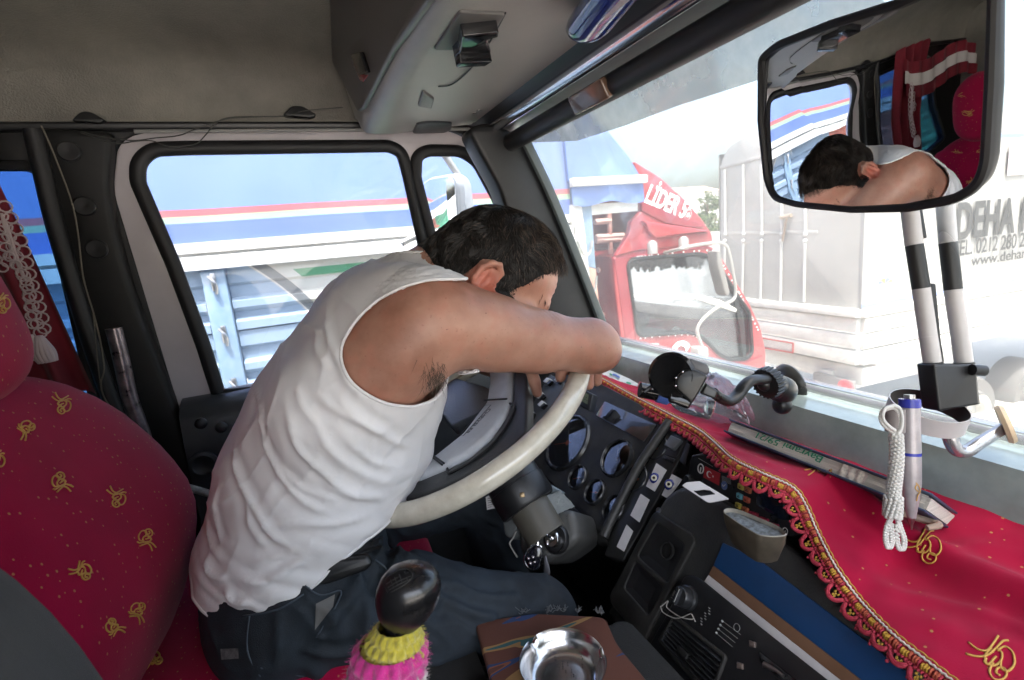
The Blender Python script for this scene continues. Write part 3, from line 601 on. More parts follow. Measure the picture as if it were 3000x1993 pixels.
# lower flatbed sides
b2 = PRr.uv(R6((1180, 965))[0])[1]
H2 = bot-.06
bm = B()
a0 = O-wS*.07-uR*.03
box(bm, O+uR*(abs(wd)/2)-wS*.04+Z_*(bot-.03), (abs(wd)/2+.03, .06, .035), (uR, wS, Z_), .01); box(bm, O+wS*3.2-uR*.03+Z_*(bot-.03), (3.25, .05, .035), (wS, uR, Z_), .01)
link("bed_rail", bm, WH, wt)
bm = B()
for k in range(3):
    zc = bot-.07-.08-k*.155
    box(bm, O+uR*(abs(wd)/2)-wS*.02+Z_*zc, (abs(wd)/2, .03, .07), (uR, wS, Z_), .012); box(bm, O+wS*3.2-uR*.01+Z_*zc, (3.2, .03, .07), (wS, uR, Z_), .012)
link("drop_side", bm, WH, wt)
bm = B(); pslab(PRr, R6((1255, 1150), (1445, 1180), (1443, 1242), (1258, 1212)), .008, 0, holes=[(R6((1262, 1157), (1438, 1186), (1436, 1234), (1265, 1206)), 0)], d=.06, bm=bm); link("red_outline_sign", bm, M("sign_red", (.5, .1, .1), .5), wt)
bm = B(); box(bm, O+uR*(abs(wd)/2)+wS*.15+Z_*(-.66+bot), (abs(wd)/2, .1, .09), (uR, wS, Z_), .01); box(bm, O+uR*.35+wS*1.0+Z_*(-.75), (.06, 1.0, .12), (uR, wS, Z_)); link("rear_bumper", bm, WH, wt)
bm = B(); c = PRr.hit((1925, 893)); box(bm, c-wS*.02, (.22, .03, .12), (uR, wS, Z_), .015); lb_ = link("lamp_cluster", bm, M("lamp_housing", (.16, .15, .15), .5), wt)
for px, col in ((1890, (.6, .5, .47)), (1958, (.6, .05, .06))):
    bm = B(); lathe(bm, PRr.hit((px, 893))-wS*.05, -wS, [(.082, 0), (.082, .01), (.07, .02), (0, .028)], 20); link("tail_lamp", bm, M("lamp_lens", col, .2, coat=.5), lb_)
wq = PSs.hit((2268, 958))+uR*.12
for k in (0, 1.1):
    bm = B(); lathe(bm, wq+wS*k, -uR, [(0, -.05), (.13, -.05), (.16, .04), (.23, .05), (.26, 0), (.38, .01), (.41, -.05), (.41, -.3), (.2, -.3)], 32); link("wheel", bm, [M("dusty_tyre", (.10, .095, .09), .8)], wt)
    bm = B(); lathe(bm, wq+wS*k-uR*.005, -uR, [(.0, -.02), (.1, -.02), (.14, .05), (.22, .06)], 32); link("hub", bm, GAL, wt)
bm = B(); box(bm, O+wS*3.8+uR*.02-Z_*.95, (.5, .03, .25), (wS, uR, Z_), .02); link("side_guard", bm, M("side_tank", (.4, .42, .45), .4), wt)
GREYL = M("grey_lettering", (.035, .035, .035), .5)
def side_text(nm, s, p0, p1, h, **kw):
    a = PSs.hit(p0); c = PSs.hit(p1); text(nm, s, GREYL, wt, a-uR*.024, wS, Z_, h, .002, fit=(c-a).length, **kw)
h1 = (PSs.hit(T4((1340, 130))[0])-PSs.hit(T4((1340, 530))[0])).length
side_text("company_lettering", "DEHA N", T4((1135, 550))[0], T4((2040, 380))[0], h1*1.4, bold=.03)
side_text("telephone_lettering", "TEL. 0212 280 23", T4((1100, 755))[0], T4((1975, 660))[0], h1*.62, bold=.012)
side_text("web_lettering", "www.deham", T4((1320, 858))[0], T4((1985, 790))[0], h1*.42, bold=.01)
bm = B(); slab(PSs, [[(0.0, PSs.uv(T4((110, 1325))[0])[1]-.012), (6.5, PSs.uv(T4((110, 1325))[0])[1]-.012), (6.5, PSs.uv(T4((110, 1325))[0])[1]+.018), (0, PSs.uv(T4((110, 1325))[0])[1]+.018)]], .004, 0, bm, d=.003)
zt2 = PSs.uv((2300, 313))[1]; slab(PSs, [[(0, zt2-.015), (6.5, zt2-.015), (6.5, zt2+.015), (0, zt2+.015)]], .004, 0, bm, d=.003); link("blue_stripe", bm, M("stripe_blue", (.16, .22, .48), .5), wt)
bm = B(); c = PSs.uv(T4((360, 1100))[0]); slab(PSs, [[(c[0]+.155*math.cos(a), c[1]+.115*math.sin(a)) for a in np.linspace(0, 2*math.pi, 40)[:-1]]], .003, 0, bm, d=.003); st_ = link("round_sticker", bm, M("sticker_white", (.75, .74, .72), .5), wt)
for k, col in enumerate(((.12, .15, .35), (.6, .22, .08), (.12, .15, .35), (.6, .3, .12))):
    bm = B(); a0, a1 = math.pi*(.98-k*.24), math.pi*(.98-(k+1)*.24)
    slab(PSs, [[(c[0]+r_*.1*math.cos(a), c[1]+.03+r_*.055*math.sin(a)) for a in np.linspace(a0, a1, 6) for r_ in (1,)]+[(c[0]+.02*math.cos(a1), c[1]+.03), (c[0]+.02*math.cos(a0), c[1]+.03)]], .002, 0, bm, d=.005); link("emblem_segment", bm, M("emblem_colour", col, .5), st_)
bm = B(); slab(PSs, [[(c[0]+x, c[1]+y) for x, y in ((-.0, .6), (.16, .62), (.16, .5), (.0, .48))]], .003, 0, bm, d=.003) if 0 else box(bm, PSs.hit((2345, 370))-uR*.022, (.18, .002, .14), (wS, uR, Z_)); link("faded_emblem", bm, M("faded_mauve", (.44, .38, .40), .5), wt)
# ------------------------------------------------ far house and trees
fh = thing("far_house", aX(1575, 470, 48), "pale distant block of flats with tiled roof behind the lorries", "house"); fh.location.z = 0
c = aX(1578, 440, 48); w2 = 3.2
bm = B(); box(bm, (48, c.y, 3.2), (3, 2.7, 3.2)); link("wall", bm, M("pale_render", (.70, .68, .64), .8), fh)
bm = B(); prism(bm, [(-3.0, 6.35), (3.0, 6.35), (0, 7.2)], Y_, Z_, (6.6, 0, 0), o=(44.7, c.y, 0)); link("roof", bm, M("faded_tiles", (.5, .34, .27), .8), fh)
for z in (1.6, 3.4, 5.2):
    for dy in (-1.8, -.6, .6, 1.8):
        bm = B(); box(bm, (44.98, c.y+dy, z), (.03, .32, .45)); link("window", bm, M("dim_window", (.22, .22, .22), .2) if "dim_window" not in bpy.data.materials else bpy.data.materials["dim_window"], fh)
FOL = [M("foliage_%s" % k, cc, .7) for k, cc in (("deep", (.055, .085, .03)), ("mid", (.085, .12, .04)), ("light", (.12, .15, .06)))]
BRK = M("bark", (.12, .09, .06), .9)
def tree(name, x, y, h, cr, label, seed, dens=2600):
    random.seed(seed); t = thing(name, (x, y, 0), label, "tree", "trees beyond the lorries")
    bm = B(); tube(bm, spline([(x, y, 0), (x+.1, y, h*.3), (x-.05, y+.1, h*.6), (x, y, h*.85)], 4), [h*.035, h*.012], 8)
    for k in range(7):
        a = k*2.4; z0 = h*(.3+.07*k); tube(bm, spline([(x, y, z0), (x+cr*.4*math.cos(a), y+cr*.4*math.sin(a), z0+h*.1), (x+cr*.75*math.cos(a), y+cr*.75*math.sin(a), z0+h*.17)], 4), [h*.012, h*.004], 6)
    link("trunk", bm, BRK, t)
    bm = B(); cl = [(Vector((x+cr*random.uniform(-.75, .75), y+cr*random.uniform(-.75, .75), h*random.uniform(.32, .92))), cr*random.uniform(.22, .42)) for _ in range(22)]
    for k in range(dens):
        cc, r = random.choice(cl); d = Vector((random.gauss(0, 1), random.gauss(0, 1), random.gauss(0, 1))).normalized()*r*random.random()**.4
        p = cc+d; s = cr*.07*random.uniform(.6, 1.4); n = Vector((random.gauss(0, 1), random.gauss(0, 1), random.gauss(0, 1)+.6)).normalized(); u, v, _ = frame(n)
        f = bm.faces.new([bm.verts.new(p+u*s*a+v*s*b) for a, b in ((-1, 0), (0, -.5), (1, 0), (0, .5))]); f.material_index = random.choices((0, 1, 2), (3, 5, 4))[0]
    link("crown", bm, FOL, t, smooth=False)
for px, X0, h, cr, lb, sd in ((1632, 40, 5.6, 1.5, "tall rounded green tree between the house and the white lorry", 3), (1612, 33, 3.1, 1.3, "low pale green bush in front of the tall distant tree", 5), (1650, 36, 3.4, 1.2, "small bushy tree touching the white lorry's left edge", 8), (1538, 60, 6.6, 1.5, "small far tree beyond the house on its left", 9)):
    c = aX(px, 480, X0); tree("bush" if "bush in" in lb else "tree", c.x, c.y, h, cr, lb, sd)
gw = thing("boundary_wall", (30, aX(1620, 520, 30).y, 0), "low white boundary wall below the distant trees", "wall")
bm = B(); box(bm, (30, aX(1620, 520, 30).y+2, .85), (.1, 8, .85)); link("panel", bm, WH, gw)
# ------------------------------------------------ our lorry's own wing mirror and the striped pole outside
wm = thing("wing_mirror", aY(1050, 480, 1.62), "grey wing mirror on a tube arm outside the quarter window", "wing mirror")
PMi = Pl((0, 1.62, 2.3), (0, -1, 0), (1, 0, 0))
fx = lambda *pts: R2(*pts)
mv = Vector((-.88, -.45, -.05)).normalized()
mo = PMi.hit(R2((885, 1330))[0]); PMm = Pl(mo, mv)
bm = B(); pslab(PMi, R2((940, 1140), (1010, 1150), (1060, 1200), (1085, 1400), (1070, 1450), (1000, 1480), (990, 1450)), .08, .02, .012, d=.03, bm=bm); pslab(PMm, R2((740, 1205), (800, 1165), (945, 1140), (985, 1200), (995, 1470), (960, 1495), (790, 1540), (750, 1400)), .03, .015, .008, d=-.006, bm=bm); link("housing", bm, M("mirror_housing", (.34, .36, .38), .5), wm)
bm = B(); pslab(PMm, R2((748, 1222), (800, 1180), (935, 1158), (968, 1210), (982, 1455), (950, 1480), (800, 1510), (768, 1390)), .004, .012, .001, d=.001, bm=bm); link("mirror_glass", bm, M("mirror", (.86, .88, .9), .015, 1.), wm)
bm = B(); tube(bm, [PMi.hit(p) for p in R2((860, 960), (930, 1060), (990, 1150))], .011, 10); tube(bm, spline([PMi.hit(p) for p in R2((1000, 1490), (950, 1500), (820, 1530), (700, 1560), (620, 1600))], 5), .010, 10); link("arm", bm, GAL, wm)
sp_ = thing("striped_pole", aD(2110, 900, .60), "pair of black and white striped tubes with ring holder below the mirror", "pole")
DB = .60; q_ = DB/1.22
PS3 = Pl(aD(2130, 760, DB), -DD)
BW = [M("pole_white", (.50, .48, .47), .4, var=(14, .1)), M("pole_black", (.02, .02, .019), .45)]
for L in ([(2072, 300), (2080, 486), (2090, 565), (2106, 665), (2122, 775), (2132, 835), (2142, 930)], [(2150, 300), (2162, 484), (2168, 560), (2180, 668), (2196, 775), (2204, 835), (2214, 930)]):
    P = [PS3.hit((p[0]+17, p[1])) for p in L]; bm = B()
    for k, mi in enumerate((0, 0, 1, 0, 0, 1)): tube(bm, [P[k], P[k+1]], .0185*q_ if k < 5 else .021*q_, 20, mi=mi)
    link("striped_tube", bm, BW, sp_)
bm = B(); pslab(PS3, T4((655, 215), (750, 215), (805, 555), (760, 545), (715, 420)), .006, .002, .001, d=.006, bm=bm); link("clamp_strap", bm, BLACK, sp_); bm = B(); pslab(PS3, T4((840, 1065), (900, 1070), (960, 1700), (1000, 1960), (900, 1960), (860, 1700)), .006, .002, .001, d=.006, bm=bm); link("clamp_strap", bm, BLACK, sp_)
bm = B(); pslab(PS3, [(2127, 838), (2225, 838), (2232, 930), (2140, 945)], .026, .003, .003, d=.015, bm=bm); tube(bm, [PS3.at(*PS3.uv((2205, 850)), .02), PS3.at(*PS3.uv((2232, 852)), .02)], .0065, 10); link("collar", bm, BLACK, sp_)
rcn = PS3.hit((2135, 935)); ax3 = frame(UU)
pr = [( .098, -.02), (.098, .018), (.094, .018), (.094, -.02), (.098, -.02)]
axr = (UU*.92-DD*.40).normalized()
bm = B(); lathe(bm, rcn+UU*-.008, axr, [(.079*q_, -.021*q_), (.079*q_, .021*q_), (.0765*q_, .021*q_)], 48); lathe(bm, rcn+UU*-.008, axr, [(.0765*q_, .021*q_), (.0765*q_, -.021*q_), (.079*q_, -.021*q_)], 48, mi=1); link("ring_holder", bm, [BW[0], M("ring_inside", (.05, .042, .035), .5)], sp_)
bm = B(); tube(bm, spline([PS3.hit(p) for p in ((2190, 985), (2192, 1015), (2205, 1038), (2228, 1040), (2262, 1018), (2312, 988))], 6), [.0085, .008, .0074, .007, .0065], 14); link("hook_rod", bm, M("rod_steel", (.45, .45, .47), .25, .8), sp_)
bm = B(); pc = PS3.hit((2318, 978)); lathe(bm, pc, (RR*.75+UU*.3-DD*.6), [(0, -.004), (.021, -.004), (.023, 0), (.021, .004), (.006, .005), (0, .005)], 32); link("wooden_disc", bm, M("pale_wood", (.55, .43, .28), .5, var=(30, .2)), sp_)
# ================================================ dashboard
DASH = M("dash_plastic", (.021, .021, .020), .5, spec=.3, bump=(520, .45, .0008), var=(17, .35, (.042, .040, .036)))
DASH2 = M("dash_console", (.030, .031, .032), .38, spec=.4, bump=(380, .55, .0012), var=(13, .3, (.052, .051, .048)))
SMOOTHD = M("smooth_dark", (.018, .018, .0175), .36, spec=.3, var=(16, .3))
LAB = M("paper_label", (.62, .60, .60), .6, var=(40, .08), bump=(80, .2, .001))
da = thing("dashboard", (.6, .5, 1.7), "dark grey lorry dashboard with round gauges, switches, pockets and heater panel", "dashboard")
P1 = Pl((.45, .8, 1.81), (-.75, 0, .66), (0, -1, 0))
bm = B()
prism(bm, [(.445, 1.805), (.61, 1.99), (.70, 1.985), (.74, 1.98), (.74, 1.5), (.52, 1.5), (.47, 1.74)], X_, Z_, (0, -.75, 0), o=(0, 1.30, 0))
prism(bm, [(.50, 1.86), (.515, 1.915), (.56, 1.925), (.60, 1.930), (.745, 1.97), (.745, 1.5), (.50, 1.5)], X_, Z_, (0, -1.1, 0), o=(0, .60, 0))
link("dash_body", bm, SMOOTHD, da)
bm = B(); pslab(P1, [(1130, 960), (1230, 830), (1400, 893), (1570, 983), (1405, 1252), (1225, 1064)], .02, .012, .003, d=.006, bm=bm); cl = link("instrument_panel", bm, DASH, da)
bm = B(); pslab(P1, S2((120, 780), (760, 1395), (735, 1440), (640, 1420), (90, 850)), .03, .006, .006, d=.004, bm=bm); link("lower_dash_roll", bm, DASH, da)
PF = P1.off(.0065)
bm = B(); pslab(PF, S2((715, 330), (1110, 512), (1012, 645), (645, 440)), .003, .002, .0008, d=.002, bm=bm); link("warning_light_strip", bm, M("dark_display", (.02, .02, .022), .06, coat=.5), cl)
GFACE = M("gauge_face", (.014, .014, .015), .5); GGL = glass("gauge_glass", (.97, .97, .97), dust_or_veil=.03, refl=2.6); NEED = M("orange_needle", (.75, .16, .06), .4); NYEL = M("pale_needle", (.6, .45, .25), .4); MARK = M("gauge_marks", (.42, .42, .40), .5); BEZ = M("bezel_black", (.02, .021, .024), .22)  # grey veil on the gauge glass stands in for pale sky reflections
def gauge(c, ext, needle, nang, nm=24, nums=None, face=None):
    cc = PF.uv(S2(c)[0]); r = np.mean([math.hypot(PF.uv(p)[0]-cc[0], PF.uv(p)[1]-cc[1]) for p in S2(*ext)])
    ctr = PF.at(*cc)
    bm = B(); lathe(bm, ctr, PF.n, [(r*.84, -.006), (r*.85, .004), (r*.9, .0075), (r*.96, .006), (r, .0)], 48); g = link("gauge", bm, BEZ, da)
    bm = B(); lathe(bm, ctr, PF.n, [(r*.86, -.0035), (0, -.0035)], 40); link("dial_face", bm, face or GFACE, g)
    bm = B()
    for k in range(nm):
        a = math.radians(225-270*k/(nm-1)); w = .0005 if k % 3 else .0009; l = .1 if k % 3 else .17
        p0, p1 = (ctr+PF.n*-.003+(PF.u*math.cos(a)+PF.v*math.sin(a))*r*q for q in (.80-l, .80)); tube(bm, [p0, p1], w, 4)
    link("dial_marks", bm, MARK, g)
    if nums:
        for k, sx in enumerate(nums):
            a = math.radians(225-270*k/(len(nums)-1)); text("numeral", sx, MARK, g, ctr+PF.n*-.003+(PF.u*math.cos(a)+PF.v*math.sin(a))*r*.52-PF.v*r*.06, PF.u, PF.v, r*.2, .0004, align='CENTER')
    bm = B(); a = nang; tube(bm, [ctr+PF.n*-.001-(PF.u*math.cos(a)+PF.v*math.sin(a))*r*.15, ctr+PF.n*-.001+(PF.u*math.cos(a)+PF.v*math.sin(a))*r*.66], [.0014, .0006], 6); lathe(bm, ctr+PF.n*-.003, PF.n, [(r*.1, 0), (r*.09, .003), (0, .0035)], 16); link("needle", bm, needle, g)
    bm = B(); lathe(bm, ctr, PF.n, [(r*.88, .002), (r*.5, .0035), (0, .004)], 40); link("gauge_glass", bm, GGL, g)
gauge((425, 645), ((500, 435), (345, 855), (250, 740), (600, 560)), NEED, 3.6, 31, ["20", "40", "60", "80", "100", "120"])
gauge((805, 765), ((862, 625), (742, 905), (676, 800), (930, 720)), NYEL, 2.2, 25, ["5", "10", "15", "20", "25"])
gauge((1120, 690), ((1150, 588), (1042, 690)), NEED, 3.8, 13)
gauge((508, 915), ((546, 828), (470, 1003), (432, 950), (584, 880)), NEED, 3.7, 9)
gauge((640, 1027), ((682, 932), (598, 1122), (556, 1060), (722, 985)), NEED, 3.5, 13)
gauge((785, 1157), ((832, 1055), (740, 1262), (697, 1190)), NYEL, 1.4, 13)
gauge((962, 925), ((1002, 822), (870, 950)), NEED, 3.8, 13)
bm = B(); L = [P1.at(*P1.uv(p), .016) for p in S2((1250, 505), (1130, 680), (1010, 860), (900, 1070), (800, 1270), (748, 1390))]; tube(bm, spline(L, 6), .0085, 14); link("panel_rib", bm, DASH2, da)
bm = B(); pslab(P1, S2((1262, 530), (1395, 600), (1390, 660), (1170, 1050), (980, 1400), (880, 1570), (735, 1530), (790, 1370), (920, 1100), (1040, 860)), .03, .006, .003, d=.012, bm=bm); sp2 = link("switch_column", bm, SMOOTHD, da)
PSW = P1.off(.012)
for L in (((1250, 578), (1340, 620), (1255, 770), (1165, 740)),):
    bm = B(); pslab(PSW, S2(*L), .004, .003, .001, d=.001, bm=bm); sw = link("rocker_switch", bm, BLACK, sp2)
    bm = B(); pslab(PSW, S2((1235, 600), (1318, 640), (1250, 715), (1180, 682)), .012, .003, .002, d=.008, bm=bm); link("rocker", bm, M("grey_rocker", (.09, .095, .1), .3), sw)
for L in (((1340, 650), (1375, 665), (1330, 830), (1285, 790)), ((1165, 740), (1255, 775), (1235, 805), (1150, 765))):
    bm = B(); pslab(PSW, S2(*L), .004, .003, .001, d=.002, bm=bm); link("blank_switch", bm, BLACK, sp2)
for L in (((1110, 805), (1188, 858), (1095, 1022), (1030, 982)), ((1228, 888), (1305, 930), (1200, 1080), (1150, 1050)), ((990, 1040), (1056, 1085), (978, 1258), (910, 1205)), ((882, 1275), (930, 1325), (860, 1482), (805, 1445))):
    bm = B(); pslab(PSW, S2(*L), .0012, .001, d=.0016, bm=bm); link("paper_label", bm, LAB, sp2)
EB = [M("bead_blue", (.02, .03, .20), .08, coat=.6), M("bead_white", (.75, .72, .62), .1), M("bead_dark", (.015, .012, .012), .08)]
for p, lb in (((1098, 922), "round blue evil eye bead on the paper label nearer the gauges"), ((1212, 972), "round blue evil eye bead half beside the white card")):
    bm = B(); c = PSW.hit(S2(p)[0]); n = (PSW.n*.8-DD*.5).normalized()
    ball(bm, c+PSW.n*.002, (.0098, .0098, .0045), 16, frame(n)); lathe(bm, c+PSW.n*.002+n*.0036, n, [(.0055, 0), (.0052, .001), (0, .0013)], 20, mi=1); lathe(bm, c+PSW.n*.002+n*.0047, n, [(.0026, 0), (.0024, .0006), (0, .0008)], 16, mi=2)
    tag(link("evil_eye_bead", bm, EB), lb, "bead", "evil eye beads on the dashboard")
# left switch wing seen through the steering wheel
bm = B(); PLW = P1.off(.03); pslab(PLW, T7((430, 110), (480, 140), (745, 300), (640, 520), (440, 850), (200, 1180), (0, 1370), (-350, 1500), (-300, 1200), (0, 850), (250, 430)), .02, .004, .003, d=.0, bm=bm); lw = link("switch_wing", bm, M("switch_wing_grey", (.075, .08, .085), .4, bump=(500, .2, .0006)), da)
WK = M("white_switch_tip", (.72, .72, .74), .35)
for a in (((430, 230), (500, 250), (410, 345), (355, 315)), ((620, 235), (670, 265), (630, 310), (580, 290)), ((310, 515), (340, 560), (250, 665), (205, 640)), ((330, 705), (375, 740), (280, 830), (235, 795)), ((90, 895), (130, 925), (10, 1160), (-50, 1130))):
    bm = B(); pslab(PLW, T7(*a), .012, .001, .0015, d=.012, bm=bm); sw = link("toggle_switch", bm, WK, lw)
    bm = B(); pslab(PLW, T7(*[(x+28, y+38) for x, y in a]), .012, .001, .001, d=.009, bm=bm); link("switch_base", bm, BLACKG, sw)
# ------------------------------------------------ centre console
P2 = Pl((.44, .5, 1.82), (-.857, 0, .514), (0, -1, 0))
bm = B(); pslab(P2, S3((640, 130), (800, 40), (1100, 170), (1330, 330), (2600, 1300), (2600, 1900), (700, 1900), (470, 1500), (185, 1045), (230, 960)), .05, [.02, .02, .02, .01, 0, 0, 0, .01, .03, .02], .012, d=0, bm=bm); co_ = link("centre_console", bm, DASH2, da)
prt = B(); prism(prt, [(.40, 1.84), (.43, 1.905), (.47, 1.945), (.56, 1.955), (.56, 1.6), (.30, 1.6)], X_, Z_, (0, -1.2, 0), o=(0, P2.hit(S3((760, 300))[0]).y-.05, 0)) if 0 else None
bm = B(); pslab(P2, S3((600, 262), (882, 440), (900, 500), (862, 575), (512, 1250), (470, 1262), (248, 975), (243, 900), (570, 285)), .008, [.004, .008, .008, .004, .006, .004, .01, .008, .006], .003, d=.006, holes=[(S3((605, 345), (818, 525), (690, 815), (458, 610)), .006), (S3((440, 650), (655, 850), (540, 1062), (355, 850)), .006)], bm=bm); pkf = link("pocket_frame", bm, DASH, co_)
for L, dp in ((((605, 345), (818, 525), (690, 815), (458, 610)), .045), (((440, 650), (655, 850), (540, 1062), (355, 850)), .04)):
    bm = B(); q = [P2.uv(p) for p in S3(*L)]; ic = (sum(a for a, b in q)/4, sum(b for a, b in q)/4)
    F = [bm.verts.new(P2.at(a, b, .0035)) for a, b in q]; Bk = [bm.verts.new(P2.at(ic[0]+(a-ic[0])*.6, ic[1]+(b-ic[1])*.6, .0012)) for a, b in q]
    for k in range(4): bm.faces.new((F[k], F[(k+1) % 4], Bk[(k+1) % 4], Bk[k]))
    bm.faces.new(Bk); link("pocket", bm, BLACK, pkf, smooth=False)
bm = B(); c = P2.at(*P2.uv(S3((686, 566))[0]), .004); lathe(bm, c, P2.n, [(.0115, 0), (.0135, 0), (.0135, .004), (.0115, .004), (.0115, .0)], 32); lathe(bm, c, P2.n, [(.0112, .001), (0, .001)], 24, mi=1); link("lighter_socket", bm, [SMOOTHD, BLACKG], pkf)
bm = B(); c = P2.at(*P2.uv(S3((604, 252))[0]), .0); lathe(bm, c, P2.n, [(.005, 0), (.0048, .002), (.002, .0015), (0, .001)], 14); link("console_screw", bm, STEEL, co_)
bm = B(); pslab(P2, S3((815, 760), (880, 750), (960, 800), (2600, 2080), (2600, 2300), (900, 2300), (545, 1290), (700, 1020)), .006, .008, .002, d=.005, bm=bm); hv = link("heater_panel", bm, M("heater_panel_black", (.014, .014, .015), .35, var=(18, .3)), co_)
PH = P2.off(.005)
bm = B(); c = PH.hit(S3((830, 925))[0]); lathe(bm, c, P2.n, [(.017, 0), (.017, .004), (.0145, .006), (.0135, .017), (.012, .019), (0, .019)], 32); kb = link("heater_knob", bm, M("knob_black", (.02, .021, .023), .3), hv)
bm = B(); PK = Pl(c+P2.n*.0193, P2.n, P2.u); slab(PK, [[(-.0035, -.012), (.0035, -.012), (.0035, .012), (-.0035, .012)]], .006, .001, bm, d=.006); link("knob_grip", bm, M("knob_grip", (.03, .032, .036), .25), kb)
bm = B()
for k in range(4): tube(bm, [PK.at(-.010+.0016*k, -.006, .0004), PK.at(-.0095+.0016*k, .002, .0004)], .0003, 4)
tube(bm, [PK.at(-.011, -.009, .0004), PK.at(-.0055, -.0085, .0004)], .0003, 4); tube(bm, [PK.at(.002, -.009, .0064), PK.at(.002, .010, .0064)], .0004, 4); link("knob_marks", bm, MARK, kb)
bm = B(); w_ = S3((640, 990), (690, 950), (680, 1000), (780, 1070), (880, 1090), (870, 1050), (900, 1110), (760, 1085), (660, 1040)); tube(bm, spline([PH.at(*PH.uv(p), .004) for p in w_[:7]], 6), .0008, 5); tube(bm, spline([PH.at(*PH.uv(p), .006) for p in (w_[0], w_[8], w_[7], w_[5])], 6), .0007, 5); link("twine", bm, M("grey_twine", (.35, .33, .30), .8), hv)
bm = B()
for k in range(4):
    a, c = S3((1095-15*k*1.0, 1100+32*k), (1235-20*k, 1205+32*k)); tube(bm, [PH.at(*PH.uv(a), .001), PH.at(*PH.uv(c), .001)], .0003, 4); ball(bm, PH.at(*PH.uv(S3((1095-15*k, 1103+30*k))[0]), .001), .0016, 8)
for k in range(3):
    for j in range(3): a = S3((925+30*k, 1080-40*k+22*j))[0]; q = PH.uv(a); slab(PH, [[(q[0], q[1]), (q[0]+.003, q[1]), (q[0]+.003, q[1]+.0012), (q[0], q[1]+.0012)]], .0004, 0, bm, d=.0006)
c = PH.uv(S3((1207, 1152))[0]); tube(bm, [PH.at(c[0]+.0045*math.cos(a), c[1]+.0045*math.sin(a), .001) for a in np.linspace(0, 6.283, 20)[:-1]], .0003, 4, closed=True)
link("heater_marks", bm, M("heater_print", (.28, .28, .27), .5), hv)
bm = B(); pslab(PH, S3((720, 1045), (1140, 1370), (1010, 1720), (600, 1260)), .012, .006, .002, d=.004, holes=[(S3((730, 1085), (1105, 1385), (1000, 1640), (640, 1255)), .004)], bm=bm); vn = link("air_vent", bm, DASH, hv)
for k in range(7):
    t = (k+.5)/7; a = S3((730-90*t, 1085+170*t), (1105-105*t, 1385+255*t)); bm = B(); p0, p1 = (PH.at(*PH.uv(q), .001) for q in a); d = (p1-p0).normalized(); box(bm, (p0+p1)/2, ((p1-p0).length/2, .0045, .0007), (d, (P2.n*.8+d.cross(P2.n)*.5).normalized(), d.cross((P2.n*.8+d.cross(P2.n)*.5).normalized()))); link("vent_slat", bm, BLACK, vn)
bm = B(); c = PH.at(*PH.uv(S3((810, 1345))[0]), .004); box(bm, c, (.009, .004, .004), (P2.u, P2.v, P2.n), .001); link("vent_tab", bm, SMOOTHD, vn)
for p in ((1330, 1275), (1235, 1440)):
    bm = B(); pslab(PH, [(q[0], q[1]) for q in S3((p[0]-20, p[1]-25), (p[0]+25, p[1]-10), (p[0]+25, p[1]+35), (p[0]-20, p[1]+25))], .004, .001, .001, d=.004, bm=bm); link("push_switch", bm, M("brown_switch", (.10, .075, .065), .4), hv)
bm = B(); pslab(PH, S3((1380, 1330), (1560, 1470), (1680, 1570), (1600, 1600), (1400, 1430)), .004, .002, .001, d=.003, bm=bm); link("slider_slot", bm, BLACKG, hv)
bm = B(); tube(bm, spline([PH.at(*PH.uv(p), .007) for p in S3((1440, 1440), (1490, 1465), (1540, 1490), (1590, 1530))], 5), [.0035, .003, .002, .002], 8); link("slider_lever", bm, STEEL, hv)
for nm, L, col in (("white_stripe", ((1000, 752), (2700, 2100), (2600, 2120), (968, 802)), (.52, .50, .50)), ("brown_stripe", ((1038, 680), (2700, 1960), (2700, 2100), (1001, 751)), (.16, .082, .045)), ("blue_stripe", ((1112, 505), (1395, 640), (2361, 1372), (2700, 1640), (2700, 1959), (1039, 679)), (.006, .045, .14))):
    bm = B(); pslab(P2, S3(*L), .004, .0, .0006, d=.0045, bm=bm); link(nm, bm, M(nm, col, .42, var=(20, .12), bump=(300, .15, .0006)), co_)
# shelf recess above the blue stripe, dash top
# ------------------------------------------------ taximeter, flag, card, box, clock
PX = Pl((.53, .5, 1.93), (-.975, 0, .22), (0, -1, 0))
tm = thing("taximeter", PX.hit(T8((800, 600))[0]), "black taximeter with coloured keys and a small red flag tucked under the cloth", "taximeter")
bm = B(); pslab(PX, T8((130, 20), (430, -30), (1860, 720), (1830, 1310), (1700, 1330), (850, 830), (560, 700), (70, 350)), .05, .004, .003, bm=bm); link("case", bm, M("taximeter_case", (.016, .016, .018), .3, var=(30, .2)), tm)
bm = B(); pslab(PX, T8((255, 70), (640, 190), (780, 350), (760, 700), (560, 640), (140, 330)), .002, .002, .0005, d=.002, bm=bm) if 0 else tube(bm, [PX.at(*PX.uv(p), .0006) for p in T8((255, 70), (480, 200))], .0004, 4); link("seam_line", bm, MARK, tm)
bm = B(); pslab(PX, T8((362, 195), (602, 310), (578, 500), (335, 370)), .001, 0, d=.0012, bm=bm); fl = link("flag_print", bm, M("flag_red", (.42, .025, .035), .45), tm)
MW = M("print_white", (.55, .54, .52), .5)
bm = B(); c = PX.uv(T8((430, 325))[0]); R_ = .0052
A = [(c[0]+R_*math.cos(a), c[1]+R_*math.sin(a)) for a in np.linspace(math.radians(35), math.radians(325), 24)]; Bq = [(c[0]+R_*.25+R_*.8*math.cos(a), c[1]+R_*.8*math.sin(a)) for a in np.linspace(math.radians(318), math.radians(42), 24)]
slab(PX, [A+Bq], .0006, 0, bm, d=.0018)
